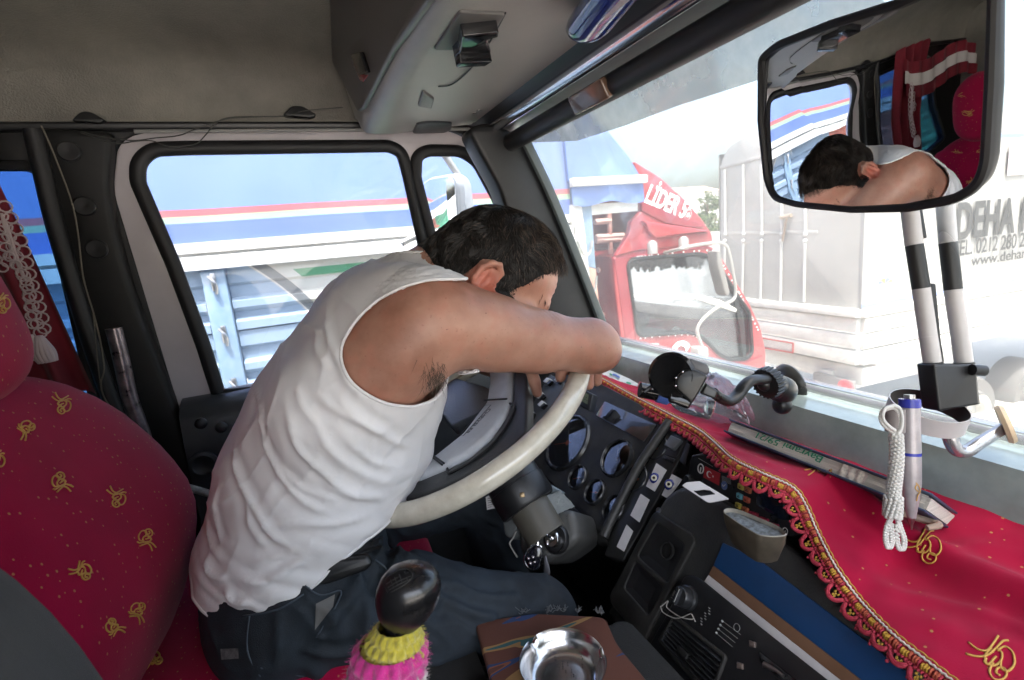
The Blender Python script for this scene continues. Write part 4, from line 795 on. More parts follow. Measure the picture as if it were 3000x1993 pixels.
st = [(c[0]+R_*1.55+R_*(.36 if k % 2 == 0 else .15)*math.cos(k*math.pi/5+math.pi), c[1]+R_*(.36 if k % 2 == 0 else .15)*math.sin(k*math.pi/5+math.pi)) for k in range(10)]; slab(PX, [st], .0006, 0, bm, d=.0018); link("crescent_and_star", bm, MW, fl)
bm = B(); c = PX.uv(T8((293, 235))[0]); tube(bm, [PX.at(c[0]+.0058*math.cos(a), c[1]+.0072*math.sin(a), .001) for a in np.linspace(0, 6.283, 28)[:-1]], .0010, 6, closed=True); tube(bm, [PX.at(c[0], c[1]-.0066, .001), PX.at(c[0], c[1]+.002, .001)], .001, 6)
c2 = PX.uv(T8((1640, 1225))[0]); tube(bm, [PX.at(c2[0]+.0036*math.cos(a), c2[1]+.0045*math.sin(a), .002) for a in np.linspace(0, 6.283, 24)[:-1]], .0006, 6, closed=True); tube(bm, [PX.at(c2[0], c2[1]-.004, .002), PX.at(c2[0], c2[1]+.001, .002)], .0006, 6); link("emblem", bm, MW, tm)
bm = B(); c = PX.uv(T8((665, 500))[0]); slab(PX, [[(c[0]+.0056*math.cos(a), c[1]+.0066*math.sin(a)) for a in np.linspace(0, 6.283, 28)[:-1]]], .0008, 0, bm, d=.0012); sd = link("round_seal", bm, M("seal_blue", (.12, .18, .38), .4), tm)
bm = B(); tube(bm, [PX.at(c[0]+x, c[1]+y, .0018) for x, y in ((-.0024, .0004), (-.0006, -.002), (.0026, .0026))], .0006, 5); link("tick_mark", bm, MW, sd)
bm = B()
for k in range(6): a = T8((625, 350+16*k), (770, 402+16*k)); tube(bm, [PX.at(*PX.uv(q), .0006) for q in a], .00025, 4)
link("small_print", bm, MARK, tm)
for (x, y), col in (((945, 520), (.50, .40, .08)), ((1055, 575), (.45, .13, .06)), ((925, 670), (.16, .42, .50)), ((1035, 725), (.48, .10, .06)), ((905, 820), (.50, .40, .08)), ((1015, 885), (.48, .13, .06)), ((1145, 960), (.30, .02, .05)), ((1310, 1050), (.30, .02, .05)), ((1470, 1140), (.30, .02, .05))):
    w = 46 if x < 1100 else 70; bm = B(); pslab(PX, T8((x-w, y-75+10), (x+w, y-30+10), (x+w-8, y+75-10), (x-w-4, y+30-10)), .004, .0018, .0008, d=.004, bm=bm); key = link("key", bm, M("key_colour", col, .4), tm)
    q = PX.uv(T8((x-20, y+2))[0])
    if x < 1100: bm = B(); slab(PX, [[(q[0]-.001, q[1]-.0008), (q[0]+.003, q[1]-.0008), (q[0]+.003, q[1]+.0004), (q[0]-.001, q[1]+.0004)]], .0003, 0, bm, d=.0043); slab(PX, [[(q[0]-.0005, q[1]+.0012), (q[0]+.0025, q[1]+.0012), (q[0]+.0025, q[1]+.002), (q[0]-.0005, q[1]+.002)]], .0003, 0, bm, d=.0043); link("key_print", bm, BLACK, key)
bm = B(); pslab(PX, T8((1190, 560), (1420, 640), (1700, 830), (1700, 1050), (1560, 1040), (1170, 810)), .003, .003, .001, d=.0022, bm=bm); link("screen", bm, M("dark_blue_screen", (.006, .009, .022), .08, coat=.5), tm)
bm = B(); c = PX.at(*PX.uv(T8((130, 400))[0]), 0); lathe(bm, c, PX.n, [(.007, 0), (.007, .008), (.006, .01), (0, .01)], 18); link("knob", bm, BLACK, tm)
bm = B(); pA, pB_, pC, pD_ = (PX.at(*PX.uv(p), 0) for p in T8((60, 460), (270, 430), (735, 712), (440, 770)))
PC = Pl(aX(*T8((300, 600))[0], .462), (-.30, -.12, .94)); L = [PC.uv(p) for p in T8((-10, 500), (60, 450), (270, 432), (735, 710), (430, 770), (380, 755))]
slab(PC, [roundp(L, .002), roundp([PC.uv(p) for p in T8((160, 580), (320, 560), (430, 570), (525, 640), (440, 650), (280, 672))], .002)], .0012, 0, bm); tag(link("torn_card", bm, M("white_card", (.66, .64, .63), .5)), "white card with a torn dark hole lying against the taximeter", "card")
bm = B(); slab(PC, [[PC.uv(p) for p in T8((150, 570), (330, 550), (440, 560), (540, 640), (440, 660), (270, 680))]], .003, 0, bm, d=-.004); link("card_backing", bm, BLACK, co_)
zb_ = aX(*S8((800, 960))[0], .435).z; cb = [aZ(*p, zb_) for p in S8((455, 790), (480, 745), (600, 748), (720, 790), (1120, 960), (1200, 1040), (1180, 1062), (1050, 1078), (870, 1058), (640, 920))]
bx = thing("packet_box", sum(cb, Vector())/len(cb)-Z_*.045, "scuffed brown open box with pale rim below the taximeter", "box")
bm = B(); loop = roundp([(v.x, v.y) for v in cb], .006, 4); cx0 = sum(a for a, b in loop)/len(loop); cy0 = sum(b for a, b in loop)/len(loop)
def ringz(z, sc): return [bm.verts.new((cx0+(a-cx0)*sc, cy0+(b-cy0)*sc, z)) for a, b in loop]
rg = [ringz(zb_-.040, .60), ringz(zb_-.036, .74), ringz(zb_-.012, .96), ringz(zb_, 1.), ringz(zb_+.001, .97), ringz(zb_-.004, .94)]
for i in range(len(rg)-1):
    for k in range(len(loop)): f = bm.faces.new((rg[i][k], rg[i][(k+1) % len(loop)], rg[i+1][(k+1) % len(loop)], rg[i+1][k])); f.material_index = 1 if i >= 3 else 0
bm.faces.new(rg[0][::-1]); f = bm.faces.new(rg[-1]); f.material_index = 2
link("box_shell", bm, [M("scuffed_card", (.075, .060, .042), .6, var=(30, .4)), M("pale_rim", (.27, .25, .21), .6, var=(50, .2)), M("contents_papers", (.16, .14, .12), .7, var=(160, .7, (.2, .23, .24)))], bx)
bm = B(); PCk = Pl(aX(*T7((1180, 650))[0], .545), (-.80, -.25, .5), (0.25, -.8, 0)); pslab(PCk, T7((1110, 420), (1330, 530), (1260, 890), (1010, 760)), .02, .003, .003, bm=bm); dk = tag(link("digital_clock", bm, M("clock_case", (.02, .023, .028), .35)), "small dark digital clock with green screen stuck beside the gauges", "clock")
bm = B(); pslab(PCk, T7((1120, 480), (1245, 545), (1220, 750), (1075, 670)), .002, .001, d=.0008, bm=bm); sc_ = link("screen", bm, M("lcd_green", (.12, .15, .09), .3), dk)
bm = B()
for q in ((1150, 580), (1190, 610), (1160, 650), (1200, 680)):
    a = PCk.uv(T7(q)[0]); slab(PCk, [[(a[0], a[1]), (a[0]+.003, a[1]), (a[0]+.003, a[1]+.0012), (a[0], a[1]+.0012)]], .0004, 0, bm, d=.0013)
link("digits", bm, BLACK, sc_)
# ================================================ fabrics
def dotted(name, base, dot, sc, th, rough=.75, sheen=.08):
    mt = M(name, base, rough, spec=.12, sheen=sheen, bump=(900, .35, .0008)); t = mt.node_tree; b = t.nodes["Principled BSDF"]
    tc = _n(t, "ShaderNodeTexCoord"); mp = _n(t, "ShaderNodeMapping"); mp.inputs["Scale"].default_value = (sc, sc, sc*.75); mp.inputs["Rotation"].default_value = (.4, .3, .5)
    vo = _n(t, "ShaderNodeTexVoronoi"); vo.inputs["Randomness"].default_value = .35; vo.inputs["Scale"].default_value = 1
    lt = _n(t, "ShaderNodeMath", operation='LESS_THAN'); lt.inputs[1].default_value = th
    nz = _n(t, "ShaderNodeTexNoise"); nz.inputs["Scale"].default_value = 14; nz.inputs["Detail"].default_value = 5
    mx = _n(t, "ShaderNodeMix", data_type='RGBA'); mx.inputs[6].default_value = (*[c*.72 for c in base], 1); mx.inputs[7].default_value = (*[min(1, c*1.25) for c in base], 1)
    m2 = _n(t, "ShaderNodeMix", data_type='RGBA'); m2.inputs[7].default_value = (*dot, 1)
    t.links.new(tc.outputs["Object"], mp.inputs[0]); t.links.new(mp.outputs[0], vo.inputs["Vector"]); t.links.new(vo.outputs["Distance"], lt.inputs[0]); t.links.new(tc.outputs["Object"], nz.inputs["Vector"])
    t.links.new(nz.outputs["Fac"], mx.inputs[0]); t.links.new(mx.outputs[2], m2.inputs[6]); t.links.new(lt.outputs[0], m2.inputs[0]); t.links.new(m2.outputs[2], b.inputs["Base Color"]); return mt
REDV = dotted("red_velvet_cloth", (.33, .002, .032), (.42, .20, .07), 72, .10)
SEATV = dotted("red_seat_fabric", (.30, .001, .036), (.38, .17, .07), 108, .125)
GOLD = M("gold_thread", (.52, .30, .06), .6, bump=(600, .4, .0006))
MOTIF = [[(-.55, .75), (-.35, .45), (-.12, .32), (.1, .42), (.38, .62)], [(-.75, .45), (-.45, .25), (-.15, .18), (.15, .28), (.45, .42), (.62, .38)],
         [(.05, .35), (-.2, .2), (-.25, -.05), (-.05, -.2), (.2, -.12), (.3, .1), (.18, .3)], [(.2, .2), (.45, .25), (.62, .0), (.55, -.35), (.3, -.5), (.12, -.35), (.2, -.1)],
         [(-.05, -.1), (-.25, -.3), (-.22, -.55), (0, -.68), (.2, -.6), (.22, -.4), (.05, -.3), (-.08, -.42), (.02, -.55)], [(-.2, .1), (-.3, .0), (-.2, -.1), (0, .0), (.1, .05)]]
from mathutils.bvhtree import BVHTree
def motif_on(bm, tree_, ctr, size, ang, r=.0011, mi=1):
    ca, sa = math.cos(ang), math.sin(ang)
    for L in MOTIF:
        P = []
        for x, y in spline([(a, b, 0) for a, b in L], 4) and [(q.x, q.y) for q in spline([(a, b, 0) for a, b in L], 4)]:
            px = ctr[0]+(x*ca-y*sa)*size; py = ctr[1]-(x*sa+y*ca)*size
            d = ray((px, py)).normalized(); h = tree_.ray_cast(CP, d)
            if h[0] is not None: P.append(h[0]+h[1]*(-.0002 if h[1].dot(d) > 0 else .0002)*3)
        if len(P) > 2: tube(bm, P, r, 5, mi=mi)
# ------------------------------------------------ dashboard cloth with crocheted edge
tr_px = [(1290, 822), (1380, 868), (1460, 912), (1550, 958), (1610, 990), (1650, 1022), (1690, 1058), (1760, 1092), (1825, 1122), (1855, 1160), (1885, 1225), (1930, 1310), (1985, 1385), (2060, 1462), (2140, 1525), (2230, 1595), (2330, 1670), (2450, 1760)]
tr_z = [2.004, 2.004, 2.004, 2.005, 2.008, 2.016, 2.024, 2.024, 2.016, 2.0, 1.975, 1.955, 1.938, 1.936, 1.936, 1.936, 1.936, 1.936]
TP = spline([aZ(*p, z) for p, z in zip(tr_px, tr_z)], 10)
dc = thing("dash_cloth", (.62, .5, 1.98), "crimson velvet dashboard cloth with gold motifs and a crocheted edge", "cloth")
xb = .705
def clothf(s, t):
    i = s*(len(TP)-1); k = min(len(TP)-2, int(i)); e = TP[k].lerp(TP[k+1], i-k)
    yb = e.y+(.06 if e.y > .5 else .10)*t*0
    b = Vector((xb, e.y+.04*t, 1.988)); p = e.lerp(b, t)
    w = math.sin(math.pi*min(1, t*1.05))
    near = max(0, min(1, (.75-e.y)/.3))
    p.z += near*w*(.005*math.sin(9*e.y*3+t*7)+.008*noise.noise((e.x*9, e.y*9, t*3))-.004)+(.020*near*math.exp(-((t-.55-.25*(.3-e.y))/.09)**2) if e.y < .42 else 0)
    p.z += .0022*noise.noise((p.x*38, p.y*38, 2))+.0035*(max(0, 1-abs(noise.noise((p.x*11, p.y*7, 9)))*5))*w
    return p
bm = B(); grid(bm, clothf, 240, 50); bm.normal_update(); cbv = BVHTree.FromBMesh(bm)
for c, s, a in (((2290, 1520), 75, .35), ((2130, 1262), 60, .5), ((1890, 1075), 40, 1.2)): motif_on(bm, cbv, c, s, a, .0009)
cl_ = link("cloth", bm, [REDV, GOLD], dc, ang=180)
CR = [M("crochet_red", (.42, .028, .055), .7, bump=(1500, .6, .0008), var=(300, .3)), M("crochet_yellow", (.58, .33, .04), .65, bump=(1500, .5, .0008)), M("cord_white", (.68, .64, .56), .7), M("crochet_gold", (.48, .30, .04), .6), M("crochet_orange", (.50, .10, .05), .7, bump=(1500, .6, .0008))]
arc = [0.]
for k in range(1, len(TP)): arc.append(arc[-1]+(TP[k]-TP[k-1]).length)
def TPa(s):
    s = max(0, min(arc[-1]-1e-6, s)); k = int(np.searchsorted(arc, s, side='right'))-1; k = min(k, len(TP)-2); f = (s-arc[k])/max(1e-9, arc[k+1]-arc[k]); return TP[k].lerp(TP[k+1], f), (TP[min(len(TP)-1, k+2)]-TP[max(0, k-1)]).normalized()
bm = B(); s = 0.; per = .0195; n = int(arc[-1]/per)
wcord, gcord, rcord = [], [], []
def fr(s):
    p, t = TPa(s); side = t.cross(Z_); side.z = 0; side.normalize()
    if side.x > 0 and abs(side.x) > abs(side.y) or (side.y > 0 and abs(side.y) >= abs(side.x)): side = -side
    tocam = (CP-p).normalized(); dn = (side*.62-Z_*.78); dn = (dn-t*dn.dot(t)).normalized()*1.10; nn = t.cross(dn.normalized()).normalized()
    if nn.dot(tocam) < 0: nn = -nn
    return p, t, dn, nn
for k in range(n*8+1):
    p, t, dn, nn = fr(k*per/8); wcord.append(p+nn*(.0015+.0004*math.sin(k*math.pi))+dn*(.0005*(-1)**k)); gcord.append(p-dn*(.0022+.0010*abs(math.sin(k*math.pi/4)))+nn*.0012)
    rcord.append(p+dn*(.0255+.0016*abs(math.sin(k*math.pi/8)))-nn*.001)
tube(bm, wcord, .0012, 6, mi=2); tube(bm, gcord, .0008, 5, mi=3)
grid(bm, lambda a, b: (lambda q: q[0]+q[2]*(b*.0115)+q[3]*(.0002+.0006*math.sin(b*3.1)))(fr(a*n*per)), n*4, 3, mi=0)
random.seed(4)
for k in range(n):
    for (a, b, l, w, mi) in ((.1, .002, .0062, .0013, 4), (.22, .002, .006, .0013, 4), (.34, .002, .0062, .0012, 0), (.52, .003, .0052, .0012, 1), (.64, .003, .0055, .0012, 1), (.76, .003, .0052, .0012, 1), (.9, .002, .006, .0013, 4)):
        p, t, dn, nn = fr((k+a)*per); j = random.uniform(-.0006, .0006); tube(bm, [p+dn*(b+j)+nn*.0012, p+dn*(b+l/2)+nn*.0026, p+dn*(b+l+j)+nn*.001], w, 5, mi=mi)
    for a in (0., .5):
        for q in range(5):
            p, t, dn, nn = fr((k+.06+q*.05)*per) if a == 0 else fr((k+.30+q*.17)*per); b = .0105+(.0028*q if a == 0 else 0)
            ball(bm, p+dn*(b+random.uniform(-.0006, .0006))+nn*.001, (.0022, .0017, .0017), 6, mi=0)
    P = []; jq = random.uniform(.72, 1.2)
    for q in np.linspace(0, 1, 9): p, t, dn, nn = fr((k+.12+.86*q)*per); P.append(p+dn*(.0125+.0085*jq*math.sin(math.pi*q)**.55)+nn*(.0006+.001*math.sin(math.pi*q)))
    tube(bm, P, .0024, 6, mi=0); P2_ = [x+(fr((k+.5)*per)[2])*-.0016+nn*.0009 for x in P[1:-1]]; tube(bm, P2_, .0013, 5, mi=0)
    p, t, dn, nn = fr((k+.58)*per)
    for da_, db_ in ((-.0022, .0140), (.0022, .0140), (-.001, .0178), (.0014, .0182), (.0, .0158)): ball(bm, p+t*da_+dn*db_+nn*.0008, (.0012, .0012, .0018), 6, (t, nn, dn.normalized()), mi=3)
link("crochet_trim", bm, CR, dc, ang=180)
# ------------------------------------------------ book
b0, b1 = aZ(1672, 994, 2.018), aZ(2126, 1176, 2.012)
ln = (b1-b0).length; ub = (b1-b0).normalized(); nb = (CP-(b0+b1)/2); nb = (nb-ub*nb.dot(ub)).normalized(); nb = (Matrix.Rotation(math.radians(-7), 3, ub) @ nb).normalized()
tb = ub.cross(nb).normalized(); tb = tb if tb.z > 0 else -tb
PBk = Pl(b0, nb, ub)
bk = thing("book", (b0+b1)/2, "thick worn book lying flat with green handwriting on its page edges", "book")
PAGE = M("page_edges", (.62, .57, .49), .8, var=(3, .3, (.76, .72, .64)), vscale=(6, 6, 700), bump=(3, .5, .002))
COVB = M("book_cover_blue", (.035, .055, .10), .4, var=(40, .35))
hl = (PBk.hit(T1((310, 75))[0])-PBk.hit(T1((250, 210))[0])).length; hr = (PBk.hit(T1((2270, 890))[0])-PBk.hit(T1((2190, 1005))[0])).length
hh = .5*(hl+hr); hh = max(.02, min(.04, hh))
bm = B()
nn_ = 60
def pgf(s, t): return b0+ub*(ln*(.005+.99*s))+tb*(.002+(hh-.004)*t)-nb*(.004+.0012*noise.noise((s*9, t*30, 1))+.002*math.sin(t*math.pi)*-1)
grid(bm, pgf, nn_, 10); link("pages", bm, PAGE, bk, ang=180)
bm = B(); box(bm, b0+ub*ln/2-nb*.034+tb*hh, (ln/2+.003, .036, .0014), (ub, nb, tb), .001); box(bm, b0+ub*ln/2-nb*.034, (ln/2+.003, .036, .0014), (ub, nb, tb), .001); link("cover", bm, COVB, bk)
bm = B(); box(bm, b0+ub*ln/2-nb*.04+tb*hh/2, (ln/2, .033, hh/2-.003), (ub, nb, tb)); link("page_block", bm, PAGE, bk)
bm = B(); PBf = Pl(b0-nb*.001, nb, ub)
lace = M("head_band", (.52, .48, .42), .7, var=(200, .4)); q = [PBf.uv(p) for p in T1((1410, 560), (1680, 640), (1640, 760), (1350, 640))]
grid(bm, lambda s, t: PBf.at(q[0][0]+(q[1][0]-q[0][0])*s, .002+(hh-.004)*t, .001+.0012*math.sin(s*20)*math.sin(t*3)), 20, 6); link("ribbon_lace", bm, lace, bk, ang=180)
GRN = M("green_ink", (.01, .20, .10), .6)
tmat_o = PBf.at(ln*.57, hh*.82, .003)
text("handwriting", "Bayrami 59/21", GRN, bk, tmat_o, -ub, -tb, hh*.66, .0006, shear=.1, fit=ln*.37)
# ------------------------------------------------ leaflets, bottle, bag behind the cloth edge
zt_ = 1.995
def flat(name, pts, z, th, mat, label, cat, tilt=None):
    n = Vector(tilt or (-.25, -.1, .95)); pl = Pl(aZ(*pts[0], z), n); bm = B(); slab(pl, [roundp([pl.uv(p) for p in pts], .002)], th, 0, bm); return tag(link(name, bm, mat), label, cat), pl
lf, plf = flat("snack_packet", T7((1480, 95), (1650, 25), (1760, 60), (2100, 215), (2300, 330), (2200, 420), (1700, 200)), 2.0, .006, M("printed_plastic", (.58, .66, .70), .25, var=(22, .25, (.75, .78, .78))), "white and blue printed plastic packet behind the crocheted edge beside the elbow", "packet")
PRM = [M("print_blue", (.05, .12, .45), .4), M("print_green", (.03, .28, .14), .4)]
for x, y, col, w in ((1760, 130, 0, 90), (1700, 120, 1, 40), (1850, 170, 0, 60), (2050, 300, 1, 90)): bm = B(); pslab(plf, T7((x, y), (x+w, y+30), (x+w-15, y+60), (x-20, y+25)), .0006, .001, d=.0042, bm=bm); link("packet_print", bm, PRM[col], lf)
bb = thing("water_bottle", aZ(1545, 935, 1.99), "small clear water bottle with blue cap lying behind the phone holder", "bottle")
c0 = aD(*S6((300, 590))[0], .80); ax = (aD(*S6((520, 650))[0], .80)-c0).normalized()
bm = B(); lathe(bm, c0, ax, [(0, 0), (.0150, 0), (.0155, .002), (.0155, .018), (.0135, .019)], 28); link("cap", bm, M("blue_cap", (.10, .18, .55), .3), bb)
bm = B(); lathe(bm, c0, ax, [(.0125, .018), (.0125, .026), (.016, .03), (.020, .042), (.021, .06), (.021, .085), (0, .088)], 28); link("bottle_body", bm, glass("clear_plastic", (.90, .93, .96), dust_or_veil=.04, refl=1.6), bb)
bm = B(); bc0 = aZ(1640, 965, 2.0)
def bagf(s, t):
    th = 2*math.pi*s; ph = math.pi*.5*t; r = .088*math.cos(ph)*(1+.16*noise.noise((math.cos(th)*2, math.sin(th)*2, t*3)))
    z = .052*math.sin(ph)+.014*abs(noise.noise((math.cos(th)*5, math.sin(th)*5, t*5)))
    return Vector((.665+r*.42*math.cos(th), bc0.y+.006+r*.95*math.sin(th), 2.006+z*1.25+.004*abs(noise.noise((th*5, t*14, 2)))))
grid(bm, bagf, 90, 30); tag(link("plastic_bag", bm, glass("crinkled_film", (.90, .90, .94), dust_or_veil=.22, refl=3., dcol=(.8, .8, .85)), ang=35), "crumpled clear plastic bag on the dashboard behind the phone holder", "bag")
flat("red_wrapper", S6((90, 460), (240, 510), (200, 545), (70, 520)), 2.005, .004, M("dark_red_foil", (.22, .02, .03), .4), "small dark red wrapper beside the blue bottle cap", "wrapper")
bm = B(); a_, c_ = aD(*S6((95, 560))[0], .80), aD(*S6((290, 600))[0], .80); tube(bm, [a_, c_], .012, 16); tag(link("torch", bm, BLACKG), "short black cylinder lying beside the blue bottle cap", "torch")
# ------------------------------------------------ phone holder on the windscreen
ph_ = thing("phone_holder", (.70, .57, 2.06), "black phone holder with ribbed joint on a suction cup arm", "phone holder")
cupc = PW.at(*PW.uv(S6((1830, 490))[0]), .006); cn = (PW.n*.75-RR*.62).normalized()
HB = M("holder_black", (.017, .017, .017), .3, var=(30, .25))
bm = B(); lathe(bm, cupc, cn, [(.0, -.006), (.0385, -.006), (.0395, -.003), (.037, .002), (.028, .009), (.017, .014), (.012, .022), (0, .024)], 40); link("suction_cup", bm, HB, ph_)
jc = aD(*S6((1590, 470))[0], .755); cc2 = cupc+cn*.02
bm = B(); tube(bm, spline([cupc+cn*.012, aD(*S6((1745, 560))[0], .79), aD(*S6((1660, 520))[0], .77), jc], 6), [.019, .021, .020, .016], 20); tube(bm, [aD(*S6((1735, 640))[0], .785), aD(*S6((1740, 740))[0], .785)], [.012, .014], 14); ball(bm, aD(*S6((1735, 735))[0], .785), .0145, 14); link("clamp_body", bm, HB, ph_)
jd = (RR*.86+UU*.28+DD*.42).normalized()
bm = B(); a, b_, d_ = frame(jd); lathe(bm, jc-jd*.004, jd, [(0, -.009), (.012, -.009), (.0215, -.006), (.0215, .008), (.012, .012), (0, .012)], 36)
for k in range(22):
    an = k*2*math.pi/22; e = jc+(a*math.cos(an)+b_*math.sin(an))*.0215; tube(bm, [e-jd*.011, e-jd*.002, e+jd*.006], [.0017, .0026, .0017], 6)
link("ribbed_joint", bm, HB, ph_)
bm = B(); AP = [aD(*p, d) for p, d in zip(S6((1560, 430), (1500, 440), (1380, 455), (1290, 530), (1220, 630), (1120, 690), (1020, 650), (940, 590)), (.745, .742, .735, .73, .725, .72, .715, .71))]; tube(bm, spline(AP, 6), .0098, 14, flat=.75); ball(bm, jc-jd*.010, .011, 14); link("arm", bm, HB, ph_)
PHd = Pl(aD(*S6((700, 500))[0], .70), (-DD*.96+RR*-.25))
bm = B(); pslab(PHd, S6((860, 480), (1000, 575), (965, 670), (790, 600)), .022, .002, .003, d=.004, bm=bm); link("arm_socket", bm, HB, ph_)
bm = B(); pslab(PHd, S6((500, 480), (530, 390), (620, 320), (720, 320), (860, 385), (868, 420), (745, 640), (690, 720), (590, 620), (520, 560)), .022, [.006, .012, .01, .008, .004, .004, .004, .003, .004, .01], .003, d=.006, bm=bm); link("cradle", bm, HB, ph_)
bm = B(); pslab(PHd, S6((625, 270), (690, 200), (880, 265), (915, 340), (880, 400), (640, 320)), .035, .003, .003, d=-.006, bm=bm); link("jaw", bm, M("jaw_grey", (.10, .10, .105), .35, bump=(1200, .4, .0006)), ph_)
bm = B(); pslab(PHd, S6((445, 580), (600, 640), (720, 690), (660, 790), (420, 700)), .03, .003, .003, d=-.002, bm=bm); link("lower_jaw", bm, BLACKG, ph_)
bm = B(); dcn = PHd.at(*PHd.uv(S6((470, 400))[0]), -.008); lathe(bm, dcn, (PHd.n-RR*.35), [(0, -.012), (.022, -.012), (.0325, -.004), (.033, .002), (.029, .006), (.012, .004), (0, .004)], 40); link("rear_disc", bm, BLACKG, ph_)
bm = B()
for p in ((588, 350), (508, 510), (510, 418)): ball(bm, PHd.at(*PHd.uv(S6(p)[0]), .006), .0018, 8)
link("rivet", bm, CHROME, ph_)
bm = B(); tube(bm, spline([aD(*S6(p)[0], .74) for p in ((340, 440), (260, 500), (170, 570), (150, 590))], 5), .0028, 8); link("lead", bm, BLACK, ph_)
# ------------------------------------------------ pen and bead cord
pn = thing("pen", aZ(2100, 1221, 1.965), "silver ball pen with blue bands standing point down in front of the windscreen", "pen")
D0 = ((aZ(2100, 1221, 1.995)-CP).dot(DD)); tip = aD(2101, 1221, D0); topp = aD(2096, 912, D0); pa = (topp-tip); plen = pa.length; pa.normalize(); up_ = plen/309
SIL = M("pen_silver", (.40, .37, .38), .35, .35, var=(60, .15)); PB_ = M("pen_blue", (.03, .04, .35), .25)
bm = B(); r = .0103*.95
lathe(bm, tip, pa, [(.0008, 0), (.0015, 12*up_), (.0042, 28*up_)], 20, mi=2); lathe(bm, tip, pa, [(.0042, 28*up_), (r*.8, 75*up_), (r, 110*up_), (r*1.02, 172*up_)], 24); lathe(bm, tip, pa, [(r*1.04, 172*up_), (r*1.04, 179*up_)], 24, mi=1); lathe(bm, tip, pa, [(r*1.02, 179*up_), (r, 282*up_)], 24); lathe(bm, tip, pa, [(r, 282*up_), (r*1.06, 283*up_), (r*1.06, 301*up_), (r*.5, 302*up_)], 24, mi=1); lathe(bm, tip, pa, [(r*.55, 302*up_), (r*.55, 311*up_), (0, 312*up_)], 18, mi=2)
link("barrel", bm, [SIL, PB_, STEEL], pn)
bm = B(); a, b_, d_ = frame(pa); cp_ = tip+pa*90*up_-DD*r*1.0
strokes(bm, Pl(tip+pa*85*up_-DD*(r*.98), -DD), [[(-.002, -.006), (0, .0), (.003, .004), (.002, .010), (-.001, .014)], [(.001, .004), (-.002, .008), (.0, .012)]], .0006, d=0); link("gold_print", bm, GOLD, pn)
bc_ = thing("bead_cord", aD(2060, 940, D0-.01), "white bead cord with two loop ends hanging beside the pen", "bead cord")
BEAD = M("bead_cream", (.62, .61, .57), .3)
bm = B()
L1 = spline([aD(*p, D0-.012) for p in S4((790, 230), (795, 330), (790, 430), (780, 520), (775, 610), (770, 680))], 14)
for i in range(len(L1)-1):
    for q in range(4):
        an = i*.55+q*math.pi/2; tng = (L1[i+1]-L1[i]).normalized(); a, b_, d_ = frame(tng); w = .0052 if i < 50 else .0075; ball(bm, L1[i]+(a*math.cos(an)+b_*math.sin(an))*w, .0024, 6)
link("cord", bm, BEAD, bc_, ang=180)
for L in (((760, 85), (720, 100), (712, 150), (740, 190), (775, 215)), ((765, 80), (800, 95), (815, 140), (812, 200), (795, 230)), ((760, 690), (740, 740), (735, 800), (748, 845), (765, 830), (768, 780), (762, 720)), ((800, 690), (815, 740), (835, 800), (830, 850), (808, 850), (795, 800), (795, 720))):
    bm = B(); P = spline([aD(*p, D0-.014) for p in S4(*L)], 8)
    for i, p in enumerate(P):
        ball(bm, p+RR*.0012*(-1)**i, .0021, 6)
        if L[0][1] < 100: ball(bm, p-DD*.002+UU*.002, .0021, 6)
    link("bead_loop", bm, BEAD, bc_, ang=180)
bm = B(); tube(bm, [aD(*p, D0-.006) for p in S4((785, 90), (785, 215))], .0095, 14); link("cord_sleeve", bm, M("sleeve", (.22, .19, .18), .5), bc_)
bm = B(); q0 = aZ(*S4((960, 700))[0], 1.99); tube(bm, spline([q0+Vector((-.012, .02, .004)), q0, q0+Vector((.0, -.012, .001)), q0+Vector((-.015, -.008, 0))], 5), [.004, .0045, .004, .003], 8); tag(link("bent_butt", bm, M("butt", (.30, .22, .17), .7)), "small bent brown stub lying on the red cloth by the pen tip", "stub")
# ================================================ steering wheel and column
SWc = Vector((.236, .832, 2.054)); SWn = Vector((-.431, .022, .902)).normalized()
PSW_ = Pl(SWc, SWn, (0, -1, 0)); sw_ = thing("steering_wheel", SWc, "lorry steering wheel with a pearly cream rim cover and grey padded spokes", "steering wheel")
PEARL = M("pearl_cream", (.60, .555, .45), .2, coat=.7, var=(34, .10, (.72, .68, .58)), bump=(50, .15, .003))
bm = B(); RW = .222; L = [PSW_.at(RW*math.cos(a), RW*math.sin(a)) for a in np.linspace(0, 2*math.pi, 97)[:-1]]; tube(bm, L, .0172, 20, closed=True); link("rim_cover", bm, PEARL, sw_, ang=180)
bm = B(); L = [PSW_.at((RW-.0165)*math.cos(a), (RW-.0165)*math.sin(a), .003) for a in np.linspace(0, 2*math.pi, 97)[:-1]]; tube(bm, L, .0024, 6, closed=True); link("rim_seam", bm, M("seam_brown", (.30, .22, .16), .6), sw_)
SPK = M("spoke_dark", (.06, .064, .068), .4, bump=(420, .8, .0012), var=(10, .2)); PAD = M("spoke_pad", (.58, .60, .64), .38, bump=(600, .5, .0008), var=(20, .15))
dkp = T3((905, 100), (1045, 90), (1058, 500), (1050, 880), (800, 1140), (600, 1270), (150, 1490), (-100, 1590), (-420, 1640), (-420, 1480), (-200, 1440), (140, 1300), (400, 1170), (640, 960), (800, 720), (880, 540))
lgp = T3((672, 60), (905, 100), (868, 552), (790, 760), (640, 960), (400, 1160), (140, 1305), (-100, 1410), (-420, 1480), (-420, 1330), (-200, 1285), (20, 1180), (330, 930), (600, 570))
uvd2 = [PSW_.uv(p) for p in dkp]; uvl2 = [PSW_.uv(p) for p in lgp]
bm = B(); slab(PSW_, [roundp(uvd2, .006)], .026, .006, bm, d=.006); link("spoke", bm, SPK, sw_)
